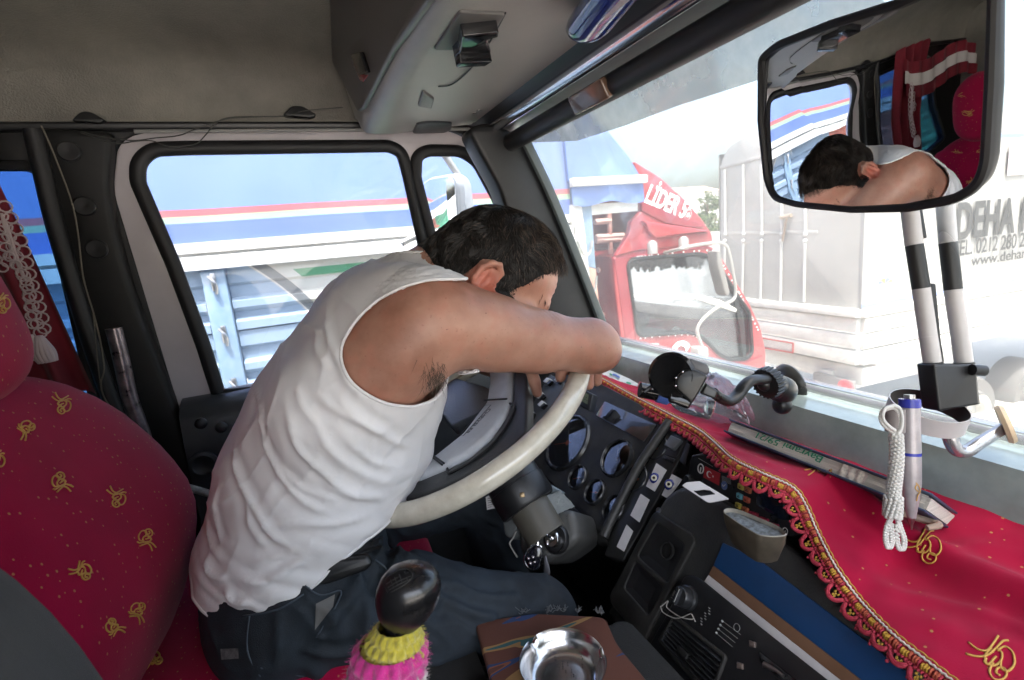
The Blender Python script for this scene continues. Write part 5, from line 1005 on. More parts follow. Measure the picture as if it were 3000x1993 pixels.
bm = B(); slab(PSW_, [roundp(uvl2, .006)], .03, .010, bm, d=.014, bseg=3); pad_ = link("hub_pad", bm, PAD, sw_)
bm = B(); slab(PSW_, [roundp([(-a-.02, b*1.0) for a, b in uvd2], .006)], .026, .006, bm, d=.004) if 0 else slab(PSW_, [roundp([(-.21, -.02), (-.21, .05), (-.06, .07), (.06, .07), (.0, -.03)], .01)], .026, .006, bm, d=.004); link("spoke", bm, SPK, sw_)
bm = B()
for L in (((600, 565), (860, 555)), ((0, 1190), (148, 1300)), ((-20, 1200), (128, 1318))): tube(bm, [PSW_.at(*PSW_.uv(p), .0165) for p in T3(*L)], .0016, 6)
L = [PSW_.at(*PSW_.uv(p), .0075) for p in T3((862, 560), (920, 605), (850, 790), (700, 1000), (500, 1180), (190, 1360), (150, 1310))]; tube(bm, spline(L, 5), .0022, 6); link("pad_seam", bm, BLACK, sw_)
o = PSW_.at(*PSW_.uv(T3((655, 640))[0]), .0142); e = PSW_.at(*PSW_.uv(T3((350, 965))[0]), .0142)
text("embossed_lettering", "CHRYSLER", M("embossing", (.07, .075, .09), .4), pad_, e.lerp(o, .96)+ (o-e).cross(SWn).normalized()*-.004*0, (e-o), SWn.cross(e-o), .012, .0006, fit=(e-o).length*.88)
bm = B(); bq = [PSW_.at(*PSW_.uv(p), .0143) for p in T3((600, 612), (668, 612), (355, 968), (318, 960))]; tube(bm, bq, .0005, 5, closed=True); link("lettering_frame", bm, bpy.data.materials["embossing"], pad_)
# column
sc = thing("steering_column", (.36, .8, 1.85), "dark steering column shroud with ignition lock and grey tape", "steering column")
a0 = aY(*T5((640, 130))[0], .78); ca = SWn
c1 = aY(*T5((600, 230))[0], .77)
axc = (aY(*T5((780, 420))[0], .76)-aY(*T5((560, 60))[0], .79)).normalized()
bm = B(); cs = aY(*T5((530, 20))[0], .79); lathe(bm, cs, axc, [(.046, -.10), (.050, -.03), (.050, .012), (.052, .013), (.052, .05), (.049, .055), (0, .056)], 40); link("boot", bm, M("boot_black", (.010, .010, .011), .4), sc)
bm = B(); lathe(bm, cs, axc, [(.036, .05), (.036, .11), (0, .11)], 32); link("inner_tube", bm, M("tan_tube", (.085, .078, .062), .45), sc)
bm = B(); ball(bm, cs+axc*.03-(axc.cross(RR)).normalized()*.0, .003, 8); box(bm, cs+axc*.032+(CP-cs-axc*.03).normalized()*.052, (.004, .004, .002), frame((CP-cs).normalized()), .001); link("boot_screw", bm, M("brass", (.25, .18, .1), .35, .8), sc)
PSh = Pl(aY(*T5((1100, 800))[0], .72), (-.62, -.55, .56)); SHR = M("shroud_dark_grey", (.055, .055, .052), .45, bump=(300, .4, .001), var=(9, .5))
bm = B(); pslab(PSh, T5((505, 490), (640, 560), (1000, 470), (1440, 490), (1500, 640), (1565, 930), (1420, 1080), (1100, 1300), (700, 1330), (600, 1000), (640, 700)), .14, .012, .014, bm=bm); link("shroud", bm, SHR, sc)
bm = B(); pslab(PSh, T5((370, 470), (480, 540), (645, 690), (620, 860), (550, 960), (440, 880), (400, 600)), .05, .006, .004, d=.01, bm=bm); link("shroud_flap", bm, M("flap_grey", (.085, .09, .09), .5, var=(20, .4)), sc)
bm = B(); pslab(PSh, T5((900, 10), (1090, 100), (1260, 200), (1000, 290), (915, 240)), .03, .006, .004, d=-.01, bm=bm); link("column_bracket", bm, M("bracket_grey", (.16, .19, .2), .45, var=(14, .3)), sc)
bm = B(); q = [PSh.uv(p) for p in T5((962, 320), (1272, 195), (1490, 445), (1140, 592))]
rgh = lambda a, b: [(a[0]+(b[0]-a[0])*t+.0012*noise.noise((t*9, a[0]*50, 0)), a[1]+(b[1]-a[1])*t+.0014*noise.noise((t*11, a[1]*50, 5))) for t in np.linspace(0, .95, 14)]
slab(PSh, [rgh(q[0], q[1])+rgh(q[1], q[2])+rgh(q[2], q[3])+rgh(q[3], q[0])], .002, 0, bm, d=.004); link("duct_tape", bm, M("grey_tape", (.30, .33, .34), .42, .2, bump=(160, .7, .002), var=(40, .15)), sc)
bm = B(); il = PSh.at(*PSh.uv(T5((1200, 940))[0]), 0); iln = (PSh.n-RR*.25).normalized(); lathe(bm, il, iln, [(.024, -.002), (.024, .004), (.0215, .007), (.019, .003), (.0, .003)], 36); lk = link("ignition_lock", bm, BLACK, sc)
bm = B(); lathe(bm, il, iln, [(.0135, .003), (.0135, .014), (.012, .016), (.0, .0155)], 28); link("lock_barrel", bm, CHROME, lk)
bm = B(); PLb = Pl(aY(*T5((250, 390))[0], .80), -DD); pslab(PLb, T5((120, 300), (300, 200), (390, 440), (140, 492)), .0008, 0, bm=bm); plb = link("paper_tag", bm, LAB, sc)
bm = B()
for k in range(5): tube(bm, [PLb.at(*PLb.uv(p), .0006) for p in T5((150, 318+34*k), (210+30*(k % 2), 305+34*k))], .0006, 4)
link("tag_print", bm, M("print_grey", (.15, .13, .13), .6), plb)
st_l = B(); p0, p1 = aY(*T3((250, 590))[0], .98), aY(*T3((470, 860))[0], .90); tube(st_l, [p0, p0.lerp(p1, .12)], [.011, .0125], 16); tube(st_l, [p0.lerp(p1, .13), p0.lerp(p1, .3), p1], [.0145, .014, .0135], 16); link("indicator_stalk", st_l, M("stalk_dark", (.022, .024, .03), .28), sc)
# keys
kf = thing("car_keys", il, "black key fob with four chrome buttons hanging from the ignition key", "keys")
bm = B(); kp = [PSh.at(*PSh.uv(p), d) for p, d in zip(T5((1190, 940), (1160, 890), (1100, 870), (1030, 885), (1000, 905)), (.018, .028, .032, .030, .026))]; tube(bm, spline(kp, 5), .0028, 8); tube(bm, [PSh.at(*PSh.uv(p), .026) for p in T5((1000, 905), (1010, 960), (1000, 1040))], .0022, 6); link("key_ring", bm, CHROME, kf)
PKf = Pl(PSh.at(*PSh.uv(T5((850, 1200))[0]), .026), (PSh.n*.6-DD*.7)); fo = T5((830, 1040), (900, 1020), (975, 1070), (985, 1200), (930, 1370), (860, 1425), (760, 1390), (705, 1290), (730, 1150))
bm = B(); pslab(PKf, fo, .014, .006, .004, bm=bm); link("fob", bm, M("fob_black", (.008, .008, .012), .1, coat=.7), kf)
bm = B(); tube(bm, [PKf.at(*q, -.003) for q in roundp([PKf.uv(p) for p in fo], .008)], .0022, 8, closed=True); link("fob_rim", bm, CHROME, kf)
for p, r in (((775, 1237), .0042), ((842, 1215), .0052), ((800, 1313), .0054), ((868, 1292), .0040)):
    bm = B(); ball(bm, PKf.at(*PKf.uv(T5(p)[0]), .0005), (r*.62, r*.62, r*.5), 12, (PKf.u, PKf.v, PKf.n)); link("fob_button", bm, M("fob_button", (.5, .45, .45), .2, 1.) if "fob_button" not in bpy.data.materials else bpy.data.materials["fob_button"], kf)
bm = B(); pslab(PKf, T5((1000, 1230), (1035, 1220), (1080, 1400), (1095, 1490), (1060, 1570), (990, 1570)), .004, .002, .001, d=-.012, bm=bm); link("key_blade", bm, M("dark_key", (.10, .10, .11), .4, .5), kf)
bm = B(); tube(bm, spline([PSh.at(*PSh.uv(p), .015) for p in T5((640, 830), (590, 930), (545, 1000), (560, 1060), (600, 1130), (660, 1220))], 6), .0014, 6); tag(link("frayed_string", bm, M("string_grey", (.25, .24, .22), .8)), "thin frayed string hanging from the torn column shroud", "string")
# ================================================ gear lever
CAR = M("carpet_dark", (.018, .018, .017), .9, bump=(900, .8, .002))
gl_ = thing("gear_lever", (.03, .37, 1.6), "black gear knob on a lever with yellow, pink and white crocheted collars", "gear lever")
yk = .36
kt, kn = aY(938, 1330, yk), aY(922, 1450, yk); ka = (kt-kn).normalized(); upx = (kt-kn).length/121
kax = (ka+RR*.10).normalized()
bm = B(); lathe(bm, kn, ka, [(26*upx, -40*upx), (29*upx, -8*upx), (36*upx, 8*upx), (54*upx, 32*upx), (66*upx, 62*upx), (69*upx, 85*upx), (66*upx, 108*upx), (56*upx, 128*upx), (38*upx, 141*upx), (0, 146*upx)], 48, u=RR, sy=.92)
for v in bm.verts:
    d = v.co-kn; h = d.dot(ka)/upx
    if h > 0: v.co += RR*((h/140)**1.5*16*upx)
link("gear_knob", bm, M("knob_gloss_black", (.008, .008, .009), .28, coat=.2, var=(30, .3)), gl_)
kn_o = bpy.data.objects["gear_knob"]; tb = BVHTree.FromPolygons([v.co[:] for v in kn_o.data.vertices], [p.vertices[:] for p in kn_o.data.polygons])
bm = B()
def kpt(x, y):
    px, py = S7((x, y))[0]; d = ray((px, py)).normalized(); h = tb.ray_cast(CP, d); return (h[0]-d*.0004) if h[0] is not None else None
for L in ([(400, 400), (365, 310), (420, 250), (500, 205), (570, 200), (615, 240), (600, 290), (520, 350), (430, 400)], [(385, 330), (460, 285), (580, 230)], [(400, 360), (480, 310), (600, 260)], [(410, 380), (490, 335), (605, 280)], [(460, 270), (490, 340)], [(500, 245), (530, 320)], [(425, 290), (455, 365)], [(545, 220), (575, 300)]):
    P = [kpt(*q) for q in L]; P = [q for q in P if q is not None]
    if len(P) > 1: tube(bm, spline(P, 4), .0004, 4)
link("shift_pattern", bm, M("pattern_grey", (.035, .035, .035), .4), gl_)
def collar(nm, c, r, h, lobes, mat, rows, ctr_in):
    bm = B()
    def f(s, t):
        th = 2*math.pi*s; row = t*rows; lob = abs(math.sin(th*lobes/2+(math.pi/2)*int(row)+.9*(row % 1))); rr = r(t)*(1+.15*lob*math.sin(math.pi*(row % 1))**.6+.035*noise.noise((math.cos(th)*9, math.sin(th)*9, t*9)))
        p = c+ka*(h*t)+(RR*math.cos(th)+(ka.cross(RR))*math.sin(th))*rr
        return p-ka*.004*abs(math.sin(th*lobes/2))*(1-t)
    grid(bm, f, lobes*10, rows*8); o = link(nm, bm, mat, gl_, ang=180)
    bm = B()
    for k in range(380):
        s, t = random.random(), random.random(); p = f(s, t); n = (p-(c+ka*(h*t))).normalized(); d = (n+Vector((random.uniform(-1, 1), random.uniform(-1, 1), random.uniform(-1, 1)))*.9).normalized(); tube(bm, [p, p+d*.0012+n*.0006, p+d*.002+n*.002], [.00013, .00006], 3, caps=False)
    link("fuzz", bm, mat, o)
YEL = M("yellow_yarn", (.52, .44, .035), .75, bump=(1400, .9, .0012), var=(220, .3), sheen=.4); PNK = M("pink_yarn", (.60, .015, .24), .75, bump=(1400, .9, .0012), var=(220, .3), sheen=.4); WYN = M("white_yarn", (.52, .44, .42), .8, bump=(1400, .9, .0012), var=(220, .25), sheen=.4)
collar("yellow_collar", kn-ka*52*upx-RR*8*upx, lambda t: (64-22*t**1.5)*upx, 62*upx, 18, YEL, 3, 0)
collar("pink_collar", kn-ka*100*upx-RR*15*upx, lambda t: (72+10*math.sin(math.pi*t*.8)-10*t)*upx, 66*upx, 16, PNK, 2, 0)
collar("white_collar", kn-ka*140*upx-RR*16*upx, lambda t: (76+4*math.sin(math.pi*t))*upx, 52*upx, 14, WYN, 2, 0)
bm = B(); tube(bm, [kn-ka*30*upx, kn-ka*300*upx], .012, 14); link("lever_shaft", bm, STEEL, gl_)
# ================================================ engine cover with rug, ashtray
ec = thing("engine_cover", (.2, .45, 1.6), "carpeted engine cover with worn brown patterned rug pieces on top", "engine cover")
def rugmat():
    mt = M("woven_rug", (.10, .035, .022), .9, bump=(1300, .9, .0015)); t = mt.node_tree; b = t.nodes["Principled BSDF"]
    tc = _n(t, "ShaderNodeTexCoord"); mp = _n(t, "ShaderNodeMapping"); mp.inputs["Scale"].default_value = (6, 26, 7); mp.inputs["Rotation"].default_value = (0, 0, .15)
    nz = _n(t, "ShaderNodeTexNoise"); nz.inputs["Scale"].default_value = 1.; nz.inputs["Detail"].default_value = 1.5; nz.inputs["Distortion"].default_value = .6
    rp = _n(t, "ShaderNodeValToRGB"); rp.color_ramp.interpolation = 'CONSTANT'; E_ = rp.color_ramp.elements
    for i, (p, c) in enumerate(((0, (.035, .10, .10)), (.33, (.30, .17, .06)), (.37, (.11, .036, .02)), (.60, (.02, .045, .13)), (.67, (.22, .075, .035)), (.71, (.10, .034, .02)))):
        e = E_[i] if i < 2 else E_.new(p); e.position = p; e.color = (*c, 1)
    t.links.new(tc.outputs["Object"], mp.inputs[0]); t.links.new(mp.outputs[0], nz.inputs["Vector"]); t.links.new(nz.outputs["Fac"], rp.inputs[0]); t.links.new(rp.outputs[0], b.inputs["Base Color"]); return mt
RUG = rugmat()
zt3 = 1.84; PTp = Pl((.2, .5, zt3), (0, 0, 1), (1, 0, 0))
bm = B(); pslab(PTp, [(1093, 1432), (1230, 1412), (1395, 1420), (1420, 1480), (1560, 1650), (1600, 1800), (1180, 1800), (1128, 1560)], .012, .012, .004, d=.0, bm=bm); rg_ = link("rug", bm, RUG, ec)
bm = B(); box(bm, (.20, .40, 1.50), (.155, .14, .325), bev=.02); link("cover_body", bm, CAR, ec)
bm = B()
pa_, pb_ = aZ(960, 1525, 1.825), aZ(1088, 1470, 1.825)
PTq = Pl((.1, .6, 1.815), (0, 0, 1), (1, 0, 0))
pslab(PTq, [(700, 1610), (820, 1545), (960, 1490), (1088, 1455), (1092, 1482), (975, 1520), (850, 1575), (740, 1640)], .01, .004, .003, bm=bm); link("rug_strip", bm, RUG, ec)
bm = B(); q = [(PTq.hit(p).x, PTq.hit(p).y) for p in ((700, 1640), (850, 1575), (975, 1520), (1092, 1480), (1140, 1600), (1200, 1800), (600, 1900))]; prism(bm, q, X_, Y_, (0, 0, -.5), o=(0, 0, 1.808)); link("carpet_side", bm, CAR, ec)
bm = B(); random.seed(11)
for c in ((1205, 1414), (1212, 1412), (1270, 1410), (1285, 1408), (1262, 1412), (1332, 1412), (1385, 1416), (1378, 1414), (1300, 1410)):
    b0_ = PTp.hit(c)
    for k in range(7): d = Vector((random.uniform(-1, 1), random.uniform(-.5, 1), random.uniform(.2, 1.2))).normalized(); tube(bm, spline([b0_, b0_+d*.005, b0_+d*.007+Vector((random.uniform(-1, 1), random.uniform(-1, 1), random.uniform(-1, 1)))*.004], 3), .0004, 4)
link("frayed_yarn", bm, M("yarn_grey", (.10, .105, .11), .8), ec)
at_ = thing("ashtray", aZ(1300, 1520, zt3), "round stainless steel ashtray with notched rim on the rug", "ashtray")
AS = M("stainless", (.55, .55, .55), .2, 1., var=(7, .15))
az = aZ(1297, 1530, zt3+.022); az.z = zt3+.002; rA = .0505
bm = B(); prof = [(.0, .004), (.022, .0035), (.033, .002), (.039, .005), (.044, .014), (.0465, .022), (.0505, .0255), (.0512, .0245), (.048, .018), (.044, .008), (.036, .0), (0, .0)]
SEG = 96; rings = []
for r, h in prof:
    rings.append([bm.verts.new(az+Vector((r*math.cos(2*math.pi*k/SEG), r*math.sin(2*math.pi*k/SEG), h-(.007*max(0, 1-(min(abs(((2*math.pi*k/SEG-a0+math.pi) % (2*math.pi))-math.pi) for a0 in (1.95, -.25, 4.1))/.085)**2) if h > .02 else 0)))) for k in range(SEG)] if r > 1e-6 else [bm.verts.new(az+Vector((0, 0, h)))])
for i in range(len(rings)-1):
    A_, B_ = rings[i], rings[i+1]
    for k in range(SEG):
        q = list(dict.fromkeys([A_[k % len(A_)], A_[(k+1) % len(A_)], B_[(k+1) % len(B_)], B_[k % len(B_)]]))
        if len(q) > 2: bm.faces.new(q)
link("bowl", bm, AS, at_, ang=70)
bm = B()
for k in range(30): a = random.uniform(0, 6.28); r = random.uniform(.005, .036); ball(bm, az+Vector((r*math.cos(a), r*math.sin(a), .0052)), random.uniform(.0003, .0009), 5)
link("ash_specks", bm, M("ash", (.03, .03, .03), .9), at_)
# ================================================ seats and curtain
def superell(bm, c, ax, r, e1=.5, e2=.5, nu=48, nv=32, mi=0, bend=None):
    def pw(v, e): return math.copysign(abs(v)**e, v)
    def f(s, t):
        th = 2*math.pi*s; ph = math.pi*(t-.5)
        x = r[0]*pw(math.cos(ph), e1)*pw(math.cos(th), e2); y = r[1]*pw(math.cos(ph), e1)*pw(math.sin(th), e2); z = r[2]*pw(math.sin(ph), e1)
        if bend: x, y, z = bend(x, y, z)
        return c+ax[0]*x+ax[1]*y+ax[2]*z
    return grid(bm, f, nu, nv, mi)
ds = thing("driver_seat", (-.25, .78, 1.5), "driver's seat in crimson fabric with gold knot motifs and rounded headrest", "seat")
ta = math.radians(8); sax = (Vector((math.cos(ta), -math.sin(ta), 0)), Vector((math.sin(ta), math.cos(ta), 0)), Z_)
rake = Matrix.Rotation(math.radians(-13), 3, 'Y'); sx = tuple(Matrix(sax).transposed() @ (rake @ v) for v in (X_, Y_, Z_))
bm = B(); superell(bm, Vector((-.327, .735, 2.006)), sx, (.085, .225, .252), .82, .66, bend=lambda x, y, z: (x-.085*max(0, -z/.25)**1.6*(x > 0)+(.022*(abs(y)/.25)**2 if x > 0 else 0)+.02*math.exp(-((z+.02)/.12)**2)*(x > 0)+.0015*noise.noise((y*30, z*30, 0)), y*(1-.12*max(0, z/.27)**2), z))
bm.normal_update(); sbv = BVHTree.FromBMesh(bm)
for c, s, a in (((142, 932), 33, -.1), ((140, 1112), 34, 3.3), ((268, 1147), 33, -.1), ((338, 1242), 33, 2.9), ((187, 1318), 34, .75), ((318, 1410), 32, 2.6), ((262, 1445), 30, 3.6), ((-12, 1060), 34, 0), ((60, 990), 30, 2)): motif_on(bm, sbv, c, s, a, .0009)
link("backrest", bm, [SEATV, GOLD], ds, ang=180)
bm = B(); superell(bm, Vector((-.382, .66, 2.338)), sx, (.07, .165, .120), .6, .7, 40, 24); bm.normal_update(); hb = BVHTree.FromBMesh(bm)
for c, s, a in (((0, 700), 34, .3), ((-40, 560), 30, 2)): motif_on(bm, hb, c, s, a, .0009)
link("headrest", bm, [SEATV, GOLD], ds, ang=180)
bm = B(); superell(bm, Vector((-.09, .82, 1.775)), (sax[0], sax[1], Z_), (.235, .20, .07), .45, .45); bm.normal_update(); cb2 = BVHTree.FromBMesh(bm); motif_on(bm, cb2, (352, 1522), 32, 1.5, .0013); link("cushion", bm, [SEATV, GOLD], ds, ang=180)
bm = B(); box(bm, (-.05, .78, 1.5), (.22, .2, .2), bev=.02); link("seat_base", bm, BLACK, ds)
ps_ = thing("passenger_seat", (-.3, .12, 1.5), "dark grey cloth passenger seat corner at the lower left edge", "seat")
GCL = M("grey_seat_cloth", (.035, .038, .04), .85, bump=(1400, .8, .001), sheen=.03, var=(12, .15))
bm = B(); superell(bm, Vector((-.246, .14, 2.095)), sx, (.115, .235, .235), .8, .6, bend=lambda x, y, z: (x+.0, y, z)); link("backrest", bm, GCL, ps_, ang=180)
# curtain
ct = thing("curtain", (-.55, 1.15, 2.5), "crimson velvet curtain with white crocheted lace tied behind the driver's headrest", "curtain")
CUR = M("curtain_velvet", (.14, .001, .010), .8, sheen=.1, var=(9, .25))
ctop = [aY(p, 230, 1.22) for p in (-700, -70)]; 
def curf(s, t):
    top = aY(-560+460*s, 250, 1.22); mid = aY(-120+345*s, 905, 1.20)
    p = top.lerp(mid, t); p.y += .022*math.sin(s*26+t*3)*(1-.35*t)-.05*math.sin(math.pi*t)*s*0; return p
bm = B(); grid(bm, curf, 90, 40); link("curtain_cloth", bm, CUR, ct, ang=180)
bm = B()
for k in range(3):
    zz = 2.50-.05*k; grid(bm, lambda s, t: Vector((-1.1+.62*s, 1.19-.01*math.sin(s*40)-.01*k, zz+.10-.05*t+.03*math.sin(s*6))), 40, 3, mi=k % 2)
link("valance", bm, [CUR, M("valance_white", (.55, .52, .5), .7)], ct, ang=180)
LACE = M("lace_thread", (.50, .42, .42), .7, bump=(1500, .5, .0006))
bm = B()
def loopchain(pts, r, step, d=1.06):
    P = spline([aY(*p, d) for p in pts], 12); acc = 0
    for i in range(1, len(P)):
        acc += (P[i]-P[i-1]).length
        if acc > step:
            acc = 0; c = P[i]; tube(bm, [c+(X_*math.cos(a)+Z_*math.sin(a))*r for a in np.linspace(0, 6.283, 11)[:-1]], .0014, 5, closed=True)
loopchain(T6((0, 170), (60, 300), (110, 400), (160, 540), (190, 660), (225, 800), (265, 920), (300, 1050), (318, 1150)), .0085, .0165)
loopchain(T6((-20, 250), (60, 450), (120, 620), (180, 780), (215, 900), (245, 1020), (275, 1120), (300, 1180)), .0085, .0145)
loopchain(T6((-30, 350), (20, 480), (60, 600), (130, 690), (190, 800), (205, 920), (225, 1060), (240, 1140)), .007, .013, 1.055)
loopchain(T6((-30, 520), (20, 610), (60, 660)), .007, .014)
loopchain(T6((-60, 560), (-20, 640), (30, 700)), .007, .014)
for L in (((20, 320), (60, 470), (110, 620), (170, 760)), ((40, 360), (85, 500), (130, 640), (180, 780)), ((10, 300), (40, 420), (90, 600))): tube(bm, spline([aY(*p, 1.06) for p in T6(*L)], 6), .0022, 6)
link("lace_trim", bm, LACE, ct, ang=180)
def tassel(pts, rr):
    bm = B(); P = [aY(*p, 1.05) for p in T6(*pts)]
    for k in range(14):
        a = k*2*math.pi/14; off = (X_*math.cos(a)+Y_*math.sin(a)); tube(bm, spline([P[0]+off*.002, P[1]+off*rr, P[2]+off*rr*.8], 5), .0032, 6)
    link("tassel", bm, LACE, ct, ang=180)
tassel(((275, 1170), (305, 1280), (340, 1350)), .0125); tassel(((205, 1165), (225, 1250), (262, 1335)), .009)
# ================================================ rear view mirror
Mc = aX(2020, 240, .50); rv = thing("rear_view_mirror", Mc, "large convex black framed rear view mirror reflecting the sleeping driver", "mirror")
mn = Vector((-.974, .192, -.123)).normalized()
PMr = Pl(Mc, mn)
MO = [(1738, 138), (1775, 108), (1900, 60), (2060, 10), (2130, -25), (2262, -80), (2262, 200), (2252, 382), (2234, 432), (2185, 464), (2080, 482), (1960, 484), (1830, 472), (1775, 458), (1758, 420), (1742, 280)]
uvm = [PMr.uv(p) for p in MO]; rl_ = roundp(uvm, [.006, .01, 0, 0, 0, .0, 0, .01, .012, .012, 0, 0, .01, .012, .01, 0])
cu_, cv_ = (sum(a for a, b in rl_)/len(rl_), sum(b for a, b in rl_)/len(rl_))
RAD = .85
def sphz(a, b): return -((a-cu_)**2+(b-cv_)**2)/(2*RAD)
bm = B(); slab(PMr, [[(cu_+(a-cu_)*.985, cv_+(b-cv_)*.99) for a, b in rl_]], .012, .004, bm, d=-.015); link("housing", bm, BLACK, rv)
bm = B(); N = len(rl_); rings = [[bm.verts.new(PMr.at(cu_+(a-cu_)*q, cv_+(b-cv_)*q, .001+sphz(cu_+(a-cu_)*q, cv_+(b-cv_)*q))) for a, b in rl_] for q in np.linspace(.03, .975, 24)]
for i in range(len(rings)-1):
    for k in range(N): bm.faces.new((rings[i][k], rings[i][(k+1) % N], rings[i+1][(k+1) % N], rings[i+1][k]))
bm.faces.new(rings[0]); link("mirror_glass", bm, bpy.data.materials["mirror"], rv, ang=180)
bm = B(); tube(bm, [PMr.at(a, b, -.002+sphz(a, b)*.6) for a, b in rl_], .0042, 8, closed=True); link("mirror_rim", bm, RUB, rv)
bm = B(); tube(bm, spline([PMr.at(cu_, cv_, -.01), Mc+Vector((.05, 0, .06)), Mc+Vector((.03, .0, .16)), Vector((.52, Mc.y, 2.64))], 5), .008, 10); link("mirror_stem", bm, BLACK, rv)
# ================================================ the driver
H_ = .0036
class Sdf:
    def __init__(s, lo, hi, h=H_):
        s.lo = np.array(lo, np.float32); s.h = h; s.n = np.ceil((np.array(hi)-np.array(lo))/h).astype(int)+1
        s.D = np.full(s.n, .08, np.float32)
    def box_(s, lo, hi):
        a = np.clip(np.floor((np.array(lo)-s.lo)/s.h).astype(int), 0, s.n); b = np.clip(np.ceil((np.array(hi)-s.lo)/s.h).astype(int)+1, 0, s.n)
        g = [s.lo[i]+s.h*np.arange(a[i], b[i], dtype=np.float32) for i in range(3)]
        return tuple(slice(a[i], b[i]) for i in range(3)), np.meshgrid(*g, indexing='ij', sparse=True)
    def comb(s, sl, d, k, sub=False):
        A = s.D[sl]
        if sub:
            d = -d; hh = np.clip(.5-.5*(A-d)/k, 0, 1) if k else None
            s.D[sl] = A*(1-hh)+d*hh+k*hh*(1-hh) if k else np.maximum(A, d); return
        hh = np.clip(.5+.5*(A-d)/k, 0, 1); s.D[sl] = A*(1-hh)+d*hh-k*hh*(1-hh)
    def cone(s, a, b, ra, rb, k=.02, sq=1., yc=None):
        """round cone a->b; sq>1 widens it along y about yc"""
        a, b = np.array(a, float), np.array(b, float); m = .06
        R_ = max(ra, rb)+m; lo = np.minimum(a, b)-R_; hi = np.maximum(a, b)+R_
        if sq != 1.: lo[1] = min(a[1], b[1])-R_*sq; hi[1] = max(a[1], b[1])+R_*sq
        sl, (X, Y, Zg) = s.box_(lo, hi)
        yc = a[1] if yc is None else yc
        Yq = (Y-yc)/sq; aa = a.copy(); bb = b.copy(); aa[1] = (a[1]-yc)/sq; bb[1] = (b[1]-yc)/sq
        d = bb-aa; L = d@d+1e-12; t = np.clip(((X-aa[0])*d[0]+(Yq-aa[1])*d[1]+(Zg-aa[2])*d[2])/L, 0, 1)
        q = np.sqrt((X-aa[0]-d[0]*t)**2+(Yq-aa[1]-d[1]*t)**2+(Zg-aa[2]-d[2]*t)**2)-(ra+(rb-ra)*t)
        s.comb(sl, q, k)
    def ell(s, c, r, ax=None, k=.015, sub=False):
        c = np.array(c, float); R_ = max(r)+.05; sl, (X, Y, Zg) = s.box_(c-R_, c+R_)
        ax = ax or (X_, Y_, Z_); P = [(X-c[0])*v[0]+(Y-c[1])*v[1]+(Zg-c[2])*v[2] for v in ax]
        n0 = np.sqrt(sum((P[i]/r[i])**2 for i in range(3))); n1 = np.sqrt(sum((P[i]/r[i]**2)**2 for i in range(3)))+1e-9
        s.comb(sl, n0*(n0-1)/n1, k, sub)
    def mesh(s, iso=0.):
        D = s.D-iso; n = D.shape; I = D < 0
        cs = I[:-1, :-1, :-1].astype(np.int8)
        cnt = sum(I[i:n[0]-1+i, j:n[1]-1+j, k:n[2]-1+k].astype(np.int8) for i in (0, 1) for j in (0, 1) for k in (0, 1))
        act = np.argwhere((cnt > 0) & (cnt < 8)); idx = np.full(cnt.shape, -1, np.int32); idx[tuple(act.T)] = np.arange(len(act))
        acc = np.zeros((len(act), 3)); w = np.zeros(len(act))
        for ax_ in range(3):
            for p in (0, 1):
                for q in (0, 1):
                    o0 = np.zeros(3, int); oth = [a for a in range(3) if a != ax_]; o0[oth[0]] = p; o0[oth[1]] = q; o1 = o0.copy(); o1[ax_] = 1
                    d0 = D[tuple((act+o0).T)]; d1 = D[tuple((act+o1).T)]; mm = (d0 < 0) != (d1 < 0); t = np.where(mm, d0/np.where(mm, d0-d1, 1), 0)
                    pt = o0+np.outer(t, o1-o0); acc[mm] += pt[mm]; w[mm] += 1
        V = s.lo+s.h*(act+acc/w[:, None]); F = []
        for ax_ in range(3):
            u, v = [(1, 2), (2, 0), (0, 1)][ax_]
            sl0 = [slice(1, n[a]-1) if a != ax_ else slice(0, n[a]-1) for a in range(3)]; sl1 = list(sl0); sl1[ax_] = slice(1, n[ax_])
            a0, a1 = I[tuple(sl0)], I[tuple(sl1)]; e = np.argwhere(a0 != a1); s0 = a0[tuple(e.T)]
            base = e.copy(); base[:, u] += 1; base[:, v] += 1
            def cell(du, dv): c = base.copy(); c[:, u] -= du; c[:, v] -= dv; return idx[tuple(c.T)]
            q = np.stack([cell(1, 1), cell(0, 1), cell(0, 0), cell(1, 0)], 1); q[~s0] = q[~s0][:, ::-1]; F.append(q)
        F = np.concatenate(F); F = F[(F >= 0).all(1)]; return V, F
def vnormals(V, F):
    N = np.zeros_like(V); a, b, c = V[F[:, 0]], V[F[:, 1]], V[F[:, 2]]
    fn = np.cross(b-a, c-a); 
    for k in range(F.shape[1]): np.add.at(N, F[:, k], fn)
    return N/(np.linalg.norm(N, axis=1, keepdims=True)+1e-12)
